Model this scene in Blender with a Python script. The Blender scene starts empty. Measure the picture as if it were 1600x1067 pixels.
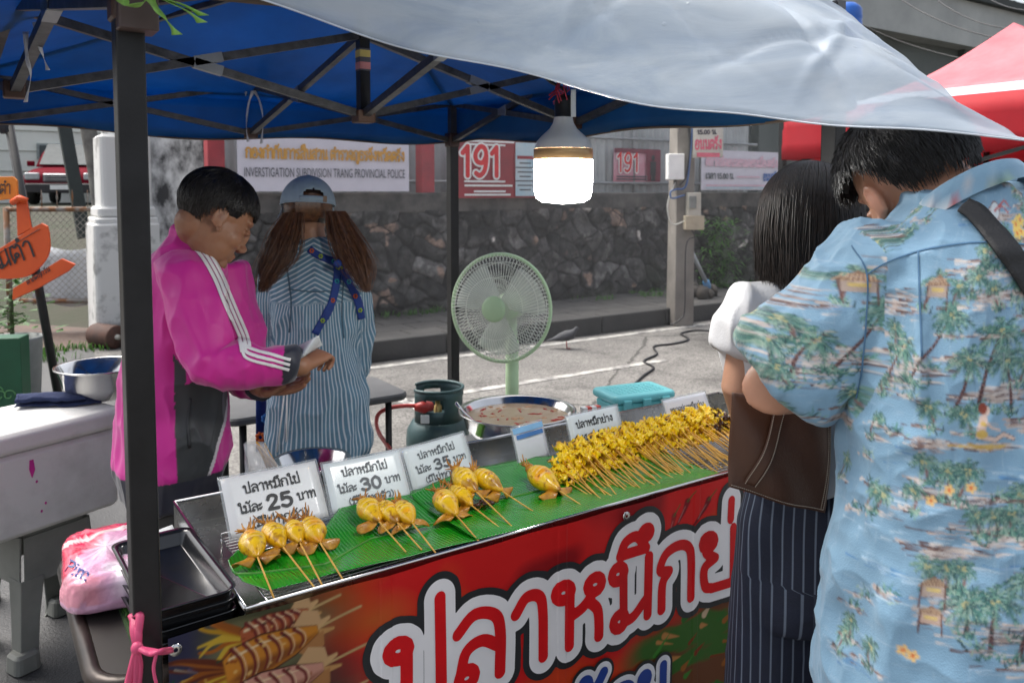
import bpy, bmesh, math, random
import numpy as np
from mathutils import Vector, Matrix, Quaternion
from mathutils.bvhtree import BVHTree
random.seed(7); RNG = np.random.default_rng(7)
S = bpy.context.scene; C = S.collection; R = math.radians
# ---------------------------------------------------------------- camera
H = 1.6; YAW = R(33.9); PITCH = R(3.65); FPX = 1265.0
cam = bpy.data.cameras.new('camera'); cam_o = bpy.data.objects.new('camera', cam); C.objects.link(cam_o)
cam_o.location = (0, 0, H); cam_o.rotation_euler = (R(90) - PITCH, 0, -YAW)
cam.sensor_width = 36; cam.lens = FPX / 1600 * 36; cam.shift_y = -153.5 / 1600
cam.clip_start = 0.05; cam.clip_end = 1500
cam.dof.use_dof = True; cam.dof.focus_distance = 1.65; cam.dof.aperture_fstop = 7.5
S.camera = cam_o
# ---------------------------------------------------------------- sky, sun, exposure
w = bpy.data.worlds.new('World'); S.world = w; w.use_nodes = True
nt = w.node_tree; bg = nt.nodes['Background']
sky = nt.nodes.new('ShaderNodeTexSky'); sky.sky_type = 'NISHITA'; sky.sun_disc = False
SUN_EL, SUN_AZ = R(60), R(-25)
sky.sun_elevation = SUN_EL; sky.sun_rotation = SUN_AZ; sky.air_density = 1.0; sky.dust_density = 6.0; sky.ozone_density = 1.0
cmix = nt.nodes.new('ShaderNodeHueSaturation'); cmix.inputs['Saturation'].default_value = 0.45; cmix.inputs['Value'].default_value = 1.0
nt.links.new(sky.outputs[0], cmix.inputs['Color']); nt.links.new(cmix.outputs[0], bg.inputs[0])
bg.inputs[1].default_value = 0.105
sun = bpy.data.lights.new('sun', 'SUN'); sun_o = bpy.data.objects.new('sun', sun); C.objects.link(sun_o)
sun.energy = 1.5; sun.angle = R(40); sun.color = (1, .96, .9)
sd = Vector((math.sin(SUN_AZ) * math.cos(SUN_EL), math.cos(SUN_AZ) * math.cos(SUN_EL), math.sin(SUN_EL)))
sun_o.rotation_euler = sd.to_track_quat('Z', 'Y').to_euler(); sun_o.location = (0, 0, 30)
S.view_settings.view_transform = 'Standard'; S.view_settings.look = 'None'; S.view_settings.exposure = 1.6; S.view_settings.gamma = 1
S.cycles.max_bounces = 8; S.cycles.transparent_max_bounces = 16; S.cycles.transmission_bounces = 6
S.cycles.use_denoising = True; S.cycles.sample_clamp_indirect = 6
# ---------------------------------------------------------------- where a point of the picture lies in the world
_fw = Vector((math.sin(YAW) * math.cos(PITCH), math.cos(YAW) * math.cos(PITCH), -math.sin(PITCH)))
_rt = Vector((math.cos(YAW), -math.sin(YAW), 0)); _up = _rt.cross(_fw)
CAM = Vector((0, 0, H)); FH = Vector((math.sin(YAW), math.cos(YAW), 0)); UZ = Vector((0, 0, 1))
def ray(px, py): return _fw + _rt * ((px - 800) / FPX) + _up * ((380 - py) / FPX)
def at(px, py, d): return CAM + ray(px, py) * d
def atz(px, py, z):
    r = ray(px, py); return CAM + r * ((z - H) / r.z)
def aty(px, py, Y):
    r = ray(px, py); return CAM + r * (Y / r.y)
def atx(px, py, X):
    r = ray(px, py); return CAM + r * (X / r.x)
# ---------------------------------------------------------------- object bookkeeping
def link(o, parent=None):
    C.objects.link(o)
    if parent is not None: o.parent = parent
    return o
def tag(o, label=None, cat=None, group=None, kind=None):
    if label: o['label'] = label
    if cat: o['category'] = cat
    if group: o['group'] = group
    if kind: o['kind'] = kind
    return o
def thing(name, label, cat, loc=(0, 0, 0), rz=0.0, group=None):
    o = bpy.data.objects.new(name, None); o.empty_display_size = .05; C.objects.link(o)
    o.location = loc; o.rotation_euler = (0, 0, rz)
    return tag(o, label, cat, group)
def copy_tree(o, parent=None):
    c = o.copy(); C.objects.link(c)
    if parent is not None: c.parent = parent
    for ch in KIDS.get(o.name, ()): KIDS.setdefault(c.name, []).append(copy_tree(ch, c))
    return c
KIDS = {}
# ---------------------------------------------------------------- noise
def _hash(i, j, k, s):
    n = (i * 73856093) ^ (j * 19349663) ^ (k * 83492791) ^ (s * 2654435)
    n = (n ^ (n >> 13)) * 1274126177 & 0x7fffffff
    return ((n ^ (n >> 16)) & 0xffff) / 65535.0
def vnoise(p, freq=1.0, seed=0, octaves=1):
    p = np.asarray(p, float) * (np.asarray(freq) if np.ndim(freq) else freq); out = np.zeros(len(p)); amp = 1.0; tot = 0
    for o in range(octaves):
        i = np.floor(p).astype(np.int64); f = p - i; f = f * f * (3 - 2 * f); acc = 0
        for a in (0, 1):
            for b in (0, 1):
                for c in (0, 1):
                    wgt = (f[:, 0] if a else 1 - f[:, 0]) * (f[:, 1] if b else 1 - f[:, 1]) * (f[:, 2] if c else 1 - f[:, 2])
                    acc = acc + wgt * _hash(i[:, 0] + a, i[:, 1] + b, i[:, 2] + c, seed + o * 17)
        out += acc * amp; tot += amp; amp *= .5; p = p * 2.03
    return out / tot
# ---------------------------------------------------------------- materials
def lin(hexs):
    v = [int(hexs[i:i + 2], 16) / 255 for i in (0, 2, 4)]
    return tuple(x / 12.92 if x <= .04045 else ((x + .055) / 1.055) ** 2.4 for x in v)
def mat(name, col, rough=.6, metal=0.0, var=.12, vs=8.0, col2=None, bump=0.0, bs=60.0, spec=.5, coat=0.0, trl=0.0, alpha=1.0,
        emit=None, es=0.0, attr=None, sheen=0.0, detail=5.0, sharp=None, sss=0.0, rv=0.0):
    m = bpy.data.materials.new(name); m.use_nodes = True; n = m.node_tree.nodes; l = m.node_tree.links
    b = n['Principled BSDF']; b.inputs['Roughness'].default_value = rough; b.inputs['Metallic'].default_value = metal
    b.inputs['Specular IOR Level'].default_value = spec; b.inputs['Coat Weight'].default_value = coat; b.inputs['Coat Roughness'].default_value = .15
    b.inputs['Sheen Weight'].default_value = sheen
    if sss: b.inputs['Subsurface Weight'].default_value = sss; b.inputs['Subsurface Radius'].default_value = (.012, .005, .003); b.inputs['Subsurface Scale'].default_value = 1
    tc = n.new('ShaderNodeTexCoord')
    no = n.new('ShaderNodeTexNoise'); no.inputs['Scale'].default_value = vs; no.inputs['Detail'].default_value = detail; no.inputs['Roughness'].default_value = .62
    l.new(tc.outputs['Object'], no.inputs['Vector'])
    mix = n.new('ShaderNodeMix'); mix.data_type = 'RGBA'
    if attr:
        a = n.new('ShaderNodeAttribute'); a.attribute_name = attr
        hs = n.new('ShaderNodeHueSaturation'); l.new(a.outputs['Color'], hs.inputs['Color'])
        mr = n.new('ShaderNodeMapRange'); mr.inputs[3].default_value = 1 - var; mr.inputs[4].default_value = 1 + var
        l.new(no.outputs[0], mr.inputs[0]); l.new(mr.outputs[0], hs.inputs['Value'])
        csock = hs.outputs[0]
    else:
        c2 = col2 if col2 else tuple(min(1, x * (1 - 2 * var)) for x in col)
        c1 = col if col2 else tuple(min(1, x * (1 + var)) for x in col)
        mix.inputs[6].default_value = (*c1, 1); mix.inputs[7].default_value = (*c2, 1)
        rp = n.new('ShaderNodeMapRange')
        lo, hi = sharp if sharp else (.3, .7)
        rp.inputs[1].default_value = lo; rp.inputs[2].default_value = hi
        l.new(no.outputs[0], rp.inputs[0]); l.new(rp.outputs[0], mix.inputs[0]); csock = mix.outputs[2]
    l.new(csock, b.inputs['Base Color'])
    if rv:
        rr = n.new('ShaderNodeMapRange'); rr.inputs[3].default_value = max(.02, rough - rv); rr.inputs[4].default_value = min(1, rough + rv)
        l.new(no.outputs[0], rr.inputs[0]); l.new(rr.outputs[0], b.inputs['Roughness'])
    if bump:
        nb = n.new('ShaderNodeTexNoise'); nb.inputs['Scale'].default_value = bs; nb.inputs['Detail'].default_value = 4
        l.new(tc.outputs['Object'], nb.inputs['Vector'])
        bp = n.new('ShaderNodeBump'); bp.inputs['Strength'].default_value = bump; bp.inputs['Distance'].default_value = .01
        l.new(nb.outputs[0], bp.inputs['Height']); l.new(bp.outputs[0], b.inputs['Normal'])
    out = n['Material Output']; sh = b.outputs[0]
    if emit is not None:
        b.inputs['Emission Color'].default_value = (*emit, 1); b.inputs['Emission Strength'].default_value = es
    if trl:
        t = n.new('ShaderNodeBsdfTranslucent'); l.new(csock, t.inputs[0]); ms = n.new('ShaderNodeMixShader'); ms.inputs[0].default_value = trl
        l.new(sh, ms.inputs[1]); l.new(t.outputs[0], ms.inputs[2]); sh = ms.outputs[0]
    if alpha < 1:
        t = n.new('ShaderNodeBsdfTransparent'); ms = n.new('ShaderNodeMixShader'); ms.inputs[0].default_value = 1 - alpha
        l.new(sh, ms.inputs[1]); l.new(t.outputs[0], ms.inputs[2]); sh = ms.outputs[0]
    l.new(sh, out.inputs[0])
    return m
# ---------------------------------------------------------------- mesh builder
class MB:
    def __init__(s): s.v = []; s.f = []; s.mi = []; s.sm = []
    def add(s, vs, fs, m=0, smooth=True):
        o = len(s.v); s.v += [tuple(v) for v in vs]
        for f in fs: s.f.append(tuple(i + o for i in f)); s.mi.append(m); s.sm.append(smooth)
        return s
    def box(s, c, h, m=0, rot=None, smooth=False):
        c = Vector(c); vs = []
        for z in (-1, 1):
            for y in (-1, 1):
                for x in (-1, 1):
                    v = Vector((x * h[0], y * h[1], z * h[2])); v = rot @ v if rot is not None else v; vs.append(c + v)
        return s.add(vs, [(0, 2, 3, 1), (4, 5, 7, 6), (0, 1, 5, 4), (2, 6, 7, 3), (0, 4, 6, 2), (1, 3, 7, 5)], m, smooth)
    def rbox(s, c, h, r, m=0, rot=None, seg=3, taper=1.0):      # box with rounded vertical edges and softened rims
        c = Vector(c); ring = []
        for cx, cy, a0 in ((1, 1, 0), (-1, 1, 90), (-1, -1, 180), (1, -1, 270)):
            for k in range(seg + 1):
                a = R(a0 + 90 * k / seg); ring.append((cx, cy, math.cos(a), math.sin(a)))
        e = min(r, h[2]) * .5; rows = [(-h[2], e, taper), (-h[2] + e, 0, taper), (h[2] - e, 0, 1), (h[2], e, 1)]; vs = []
        for z, ins, tp in rows:
            for cx, cy, ca, sa in ring:
                rr = max(r - ins, 0.0005); v = Vector(((cx * (h[0] - r) + rr * ca) * tp, (cy * (h[1] - r) + rr * sa) * tp, z))
                vs.append(c + (rot @ v if rot is not None else v))
        n = len(ring); fs = [tuple(range(n))[::-1], tuple(range(3 * n, 4 * n))]
        for j in range(3):
            for i in range(n): fs.append((j * n + i, j * n + (i + 1) % n, (j + 1) * n + (i + 1) % n, (j + 1) * n + i))
        return s.add(vs, fs, m, False)
    def tube(s, pts, rad, m=0, n=8, cap=True, flat=1.0, upv=None, square=False):
        pts = [Vector(p) for p in pts]; rad = rad if isinstance(rad, (list, tuple)) else [rad] * len(pts); vs = []; pu = None
        for i, p in enumerate(pts):
            t = (pts[min(i + 1, len(pts) - 1)] - pts[max(i - 1, 0)])
            t = t.normalized() if t.length > 1e-9 else Vector((0, 0, 1))
            if pu is None:
                u = Vector(upv) if upv is not None else (Vector((0, 0, 1)) if abs(t.z) < .9 else Vector((1, 0, 0)))
            else: u = pu
            u = (u - t * u.dot(t)); u = u.normalized() if u.length > 1e-6 else t.orthogonal().normalized()
            pu = u; sd = t.cross(u)
            for k in range(n):
                a = 2 * math.pi * (k + (.5 if square else 0)) / n
                vs.append(p + (sd * math.cos(a) * flat + u * math.sin(a)) * rad[i])
        fs = []
        for i in range(len(pts) - 1):
            for k in range(n): fs.append((i * n + k, i * n + (k + 1) % n, (i + 1) * n + (k + 1) % n, (i + 1) * n + k))
        if cap: fs += [tuple(range(n))[::-1], tuple(range((len(pts) - 1) * n, len(pts) * n))]
        return s.add(vs, fs, m, not square)
    def bar(s, a, b, w, m=0): return s.tube([a, b], w * .7071, m, n=4, square=True)
    def capsule(s, pts, rad, m=0, n=12):                        # tube with round ends
        pts = [Vector(p) for p in pts]; rad = list(rad) if isinstance(rad, (list, tuple)) else [rad] * len(pts)
        d0 = (pts[0] - pts[1]).normalized(); d1 = (pts[-1] - pts[-2]).normalized(); A = []; B = []
        for a in (85, 60, 35, 15): A.append((pts[0] + d0 * rad[0] * math.sin(R(a)), rad[0] * math.cos(R(a)))); B.append((pts[-1] + d1 * rad[-1] * math.sin(R(a)), rad[-1] * math.cos(R(a))))
        allp = A + list(zip(pts, rad)) + B[::-1]
        return s.tube([p for p, _ in allp], [r for _, r in allp], m, n)
    def ell(s, c, r, m=0, rot=None, nu=16, nv=10):
        c = Vector(c); vs = [];
        for j in range(1, nv):
            t = math.pi * j / nv
            for i in range(nu):
                a = 2 * math.pi * i / nu; v = Vector((r[0] * math.sin(t) * math.cos(a), r[1] * math.sin(t) * math.sin(a), r[2] * math.cos(t)))
                vs.append(c + (rot @ v if rot is not None else v))
        top = Vector((0, 0, r[2])); vs.append(c + (rot @ top if rot is not None else top)); vs.append(c - (rot @ top if rot is not None else top))
        it, ib = len(vs) - 2, len(vs) - 1; fs = []
        for j in range(nv - 2):
            for i in range(nu): fs.append((j * nu + i, (j + 1) * nu + i, (j + 1) * nu + (i + 1) % nu, j * nu + (i + 1) % nu))
        for i in range(nu): fs.append((it, i, (i + 1) % nu)); fs.append((ib, (nv - 2) * nu + (i + 1) % nu, (nv - 2) * nu + i))
        return s.add(vs, fs, m, True)
    def lathe(s, prof, c=(0, 0, 0), m=0, n=32, rot=None, capb=False, capt=False, smooth=True):
        c = Vector(c); vs = []
        for r, z in prof:
            for i in range(n):
                a = 2 * math.pi * i / n; v = Vector((r * math.cos(a), r * math.sin(a), z)); vs.append(c + (rot @ v if rot is not None else v))
        fs = []
        for j in range(len(prof) - 1):
            for i in range(n): fs.append((j * n + i, j * n + (i + 1) % n, (j + 1) * n + (i + 1) % n, (j + 1) * n + i))
        if capb: fs.append(tuple(range(n))[::-1])
        if capt: fs.append(tuple(range((len(prof) - 1) * n, len(prof) * n)))
        return s.add(vs, fs, m, smooth)
    def loft(s, secs, m=0, n=28, p=2.4):                        # sections (centre, side vector, depth vector): a rounded trunk
        vs = []
        for c, a, b in secs:
            c = Vector(c); a = Vector(a); b = Vector(b)
            for i in range(n):
                t = 2 * math.pi * i / n; ct, st = math.cos(t), math.sin(t)
                vs.append(c + a * (math.copysign(abs(ct) ** (2 / p), ct)) + b * (math.copysign(abs(st) ** (2 / p), st)))
        fs = [tuple(range(n))[::-1], tuple(range((len(secs) - 1) * n, len(secs) * n))]
        for j in range(len(secs) - 1):
            for i in range(n): fs.append((j * n + i, j * n + (i + 1) % n, (j + 1) * n + (i + 1) % n, (j + 1) * n + i))
        return s.add(vs, fs, m, True)
    def grid(s, fn, nu, nv, m=0, smooth=True):                  # fn(u, v) -> point
        vs = [fn(i / nu, j / nv) for j in range(nv + 1) for i in range(nu + 1)]
        fs = [(j * (nu + 1) + i, j * (nu + 1) + i + 1, (j + 1) * (nu + 1) + i + 1, (j + 1) * (nu + 1) + i) for j in range(nv) for i in range(nu)]
        return s.add(vs, fs, m, smooth)
    def prism(s, poly, fr, depth, m=0):                         # poly 2-D; fr = (origin, x axis, y axis); extruded against the normal
        o, x, y = (Vector(q) for q in fr); nrm = x.cross(y).normalized(); n = len(poly)
        vs = [o + x * a + y * b for a, b in poly] + [o + x * a + y * b - nrm * depth for a, b in poly]
        fs = [tuple(range(n)), tuple(range(n, 2 * n))[::-1]] + [(i + n, (i + 1) % n + n, (i + 1) % n, i) for i in range(n)]
        return s.add(vs, fs, m, False)
    def mesh(s, name):
        me = bpy.data.meshes.new(name); me.from_pydata(s.v, [], s.f); me.update()
        me.polygons.foreach_set('material_index', s.mi); me.polygons.foreach_set('use_smooth', s.sm); return me
    def build(s, name, mats, parent=None, local=None, bevel=0.0, solid=0.0):
        me = s.mesh(name)
        for m in (mats if isinstance(mats, (list, tuple)) else [mats]): me.materials.append(m)
        o = bpy.data.objects.new(name, me); link(o, parent)
        if parent is not None:
            KIDS.setdefault(parent.name, []).append(o)
            if local is None: place_under(o, parent)
        if solid: md = o.modifiers.new('solid', 'SOLIDIFY'); md.thickness = solid; md.offset = 0
        if bevel: md = o.modifiers.new('bevel', 'BEVEL'); md.width = bevel; md.segments = 2; md.limit_method = 'ANGLE'; md.harden_normals = False
        return o
def world_of(o):
    m = Matrix.LocRotScale(o.location, o.rotation_euler, o.scale)
    return m if o.parent is None else world_of(o.parent) @ o.matrix_parent_inverse @ m
def place_under(o, parent):                                     # coordinates were given in the world: keep them there
    o.matrix_parent_inverse = world_of(parent).inverted()
def put(me, name, mats, parent=None):
    me.name = name; me.materials.clear()
    for m in (mats if isinstance(mats, (list, tuple)) else [mats]): me.materials.append(m)
    o = bpy.data.objects.new(name, me); link(o, parent)
    if parent is not None: KIDS.setdefault(parent.name, []).append(o); place_under(o, parent)
    return o
def remesh(mb, voxel, it=6, fac=.5):
    me = mb.mesh('tmp'); o = bpy.data.objects.new('tmp', me); C.objects.link(o)
    r = o.modifiers.new('r', 'REMESH'); r.mode = 'VOXEL'; r.voxel_size = voxel; r.use_smooth_shade = True
    if it: s = o.modifiers.new('s', 'SMOOTH'); s.iterations = it; s.factor = fac
    dg = bpy.context.evaluated_depsgraph_get(); out = bpy.data.meshes.new_from_object(o.evaluated_get(dg))
    bpy.data.objects.remove(o); bpy.data.meshes.remove(me)
    out.polygons.foreach_set('use_smooth', [True] * len(out.polygons))
    return out
def mverts(me):
    a = np.empty(len(me.vertices) * 3, 'f'); me.vertices.foreach_get('co', a); return a.reshape(-1, 3).astype(float)
def mnorms(me):
    a = np.empty(len(me.vertices) * 3, 'f'); me.vertices.foreach_get('normal', a); return a.reshape(-1, 3).astype(float)
def setv(me, v): me.vertices.foreach_set('co', np.ascontiguousarray(v, 'f').ravel()); me.update()
def displace(me, d): setv(me, mverts(me) + mnorms(me) * np.asarray(d)[:, None])
def setcol(me, c, name='col'):
    a = me.color_attributes.new(name, 'FLOAT_COLOR', 'POINT'); rgba = np.ones((len(me.vertices), 4), 'f'); rgba[:, :3] = c
    a.data.foreach_set('color', rgba.ravel())
def setvec(me, c, name='print'):
    a = me.attributes.new(name, 'FLOAT_VECTOR', 'POINT'); a.data.foreach_set('vector', np.ascontiguousarray(c, 'f').ravel())
def bvh_of(me): return BVHTree.FromPolygons([v.co[:] for v in me.vertices], [p.vertices[:] for p in me.polygons])
def spline(pts, n=6, closed=False):
    P = [np.array(p, float) for p in pts]; out = []; N = len(P); rng = N if closed else N - 1
    for i in range(rng):
        p1, p2 = P[i], P[(i + 1) % N]
        p0 = P[(i - 1) % N] if closed or i > 0 else 2 * p1 - p2
        p3 = P[(i + 2) % N] if closed or i + 2 < N else 2 * p2 - p1
        for k in range(n):
            t = k / n; out.append(.5 * (2 * p1 + (p2 - p0) * t + (2 * p0 - 5 * p1 + 4 * p2 - p3) * t * t + (3 * p1 - p0 - 3 * p2 + p3) * t ** 3))
    if not closed: out.append(P[-1])
    return out
def rope(name, pts, r, m, parent=None, n=6, sub=6): return MB().tube([Vector(p) for p in spline(pts, sub)], r, 0, n).build(name, m, parent)
def drape(bvh, pts, toward, width, off=.004, n=10, wid=None):   # a strap laid on a surface: points are dropped along `toward`
    P = spline(pts, n); toward = Vector(toward).normalized(); mb = MB(); rows = []
    def drop(q):
        hit = bvh.ray_cast(Vector(q) - toward * 1.0, toward)
        return (hit[0] + hit[1] * off) if hit[0] is not None else Vector(q)
    for i, p in enumerate(P):
        p = Vector(p); t = Vector(P[min(i + 1, len(P) - 1)]) - Vector(P[max(i - 1, 0)]); sd = t.cross(toward).normalized() * width / 2
        rows.append([drop(p + sd * k) for k in (-1, -.5, 0, .5, 1)])
    vs = [v for r_ in rows for v in r_]; k = 5
    mb.add(vs, [(i * k + j, i * k + j + 1, (i + 1) * k + j + 1, (i + 1) * k + j) for i in range(len(rows) - 1) for j in range(k - 1)])
    return mb, rows
# ---------------------------------------------------------------- flat shapes from distance fields: lettering and print
def seg_dist(X, Y, pts, w=None):                                # distance to a polyline (minus a width along it)
    d = np.full(X.shape, 1e9)
    for i in range(len(pts) - 1):
        ax, ay = pts[i][:2]; bx, by = pts[i + 1][:2]; dx, dy = bx - ax, by - ay; L = dx * dx + dy * dy
        t = np.clip(((X - ax) * dx + (Y - ay) * dy) / L, 0, 1) if L > 0 else np.zeros_like(X)
        q = np.hypot(X - ax - t * dx, Y - ay - t * dy)
        if w is not None: q = q - (w[i] + (w[i + 1] - w[i]) * t)
        np.minimum(d, q, out=d)
    return d
def poly_sd(X, Y, poly):                                        # signed distance of a closed polygon (negative inside)
    d = seg_dist(X, Y, list(poly) + [poly[0]]); ins = np.zeros(X.shape, bool); n = len(poly)
    for i in range(n):
        x1, y1 = poly[i][:2]; x2, y2 = poly[(i + 1) % n][:2]
        if y1 == y2: continue
        c = ((y1 > Y) != (y2 > Y)) & (X < (x2 - x1) * (Y - y1) / (y2 - y1) + x1); ins ^= c
    return np.where(ins, -d, d)
def iso_mesh(D, iso, x0, y0, h, mb, fr, m=0, lift=0.0, run=10**6):   # marching squares: the region D < iso as clean polygons
    o, ex, ey = (Vector(q) for q in fr); nn = ex.cross(ey).normalized(); V = iso - D; idx = {}; vs = []; fs = []
    def vert(key, x, y):
        if key not in idx:
            p = o + ex * x + ey * y + nn * lift
            idx[key] = len(vs); vs.append(p)
        return idx[key]
    rows, cols = D.shape; full = (V > 0)
    any_ = full[:-1, :-1] | full[1:, :-1] | full[:-1, 1:] | full[1:, 1:]; allc = full[:-1, :-1] & full[1:, :-1] & full[:-1, 1:] & full[1:, 1:]
    for j in range(rows - 1):
        ii = np.nonzero(any_[j])[0]; k = 0
        while k < len(ii):
            i = ii[k]
            if allc[j, i]:
                e = k
                while e + 1 < len(ii) and e - k < run and ii[e + 1] == ii[e] + 1 and allc[j, ii[e + 1]]: e += 1
                # keep shared grid points so neighbouring rows meet edge to edge
                top = [vert((1, q, j + 1), x0 + q * h, y0 + (j + 1) * h) for q in range(ii[e] + 1, i - 1, -1)]
                bot = [vert((1, q, j), x0 + q * h, y0 + j * h) for q in range(i, ii[e] + 2)]
                fs.append(tuple(bot + top)); k = e + 1; continue
            cs = [(i, j), (i + 1, j), (i + 1, j + 1), (i, j + 1)]; poly = []
            for a in range(4):
                (xa, ya), (xb, yb) = cs[a], cs[(a + 1) % 4]; va, vb = V[ya, xa], V[yb, xb]
                if va > 0: poly.append(vert((1, xa, ya), x0 + xa * h, y0 + ya * h))
                if (va > 0) != (vb > 0):
                    t = va / (va - vb); kk = (2, min((xa, ya), (xb, yb)), max((xa, ya), (xb, yb)))
                    poly.append(vert(kk, x0 + (xa + (xb - xa) * t) * h, y0 + (ya + (yb - ya) * t) * h))
            if len(poly) >= 3: fs.append(tuple(poly))
            k += 1
    mb.add(vs, fs, m, False)
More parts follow.
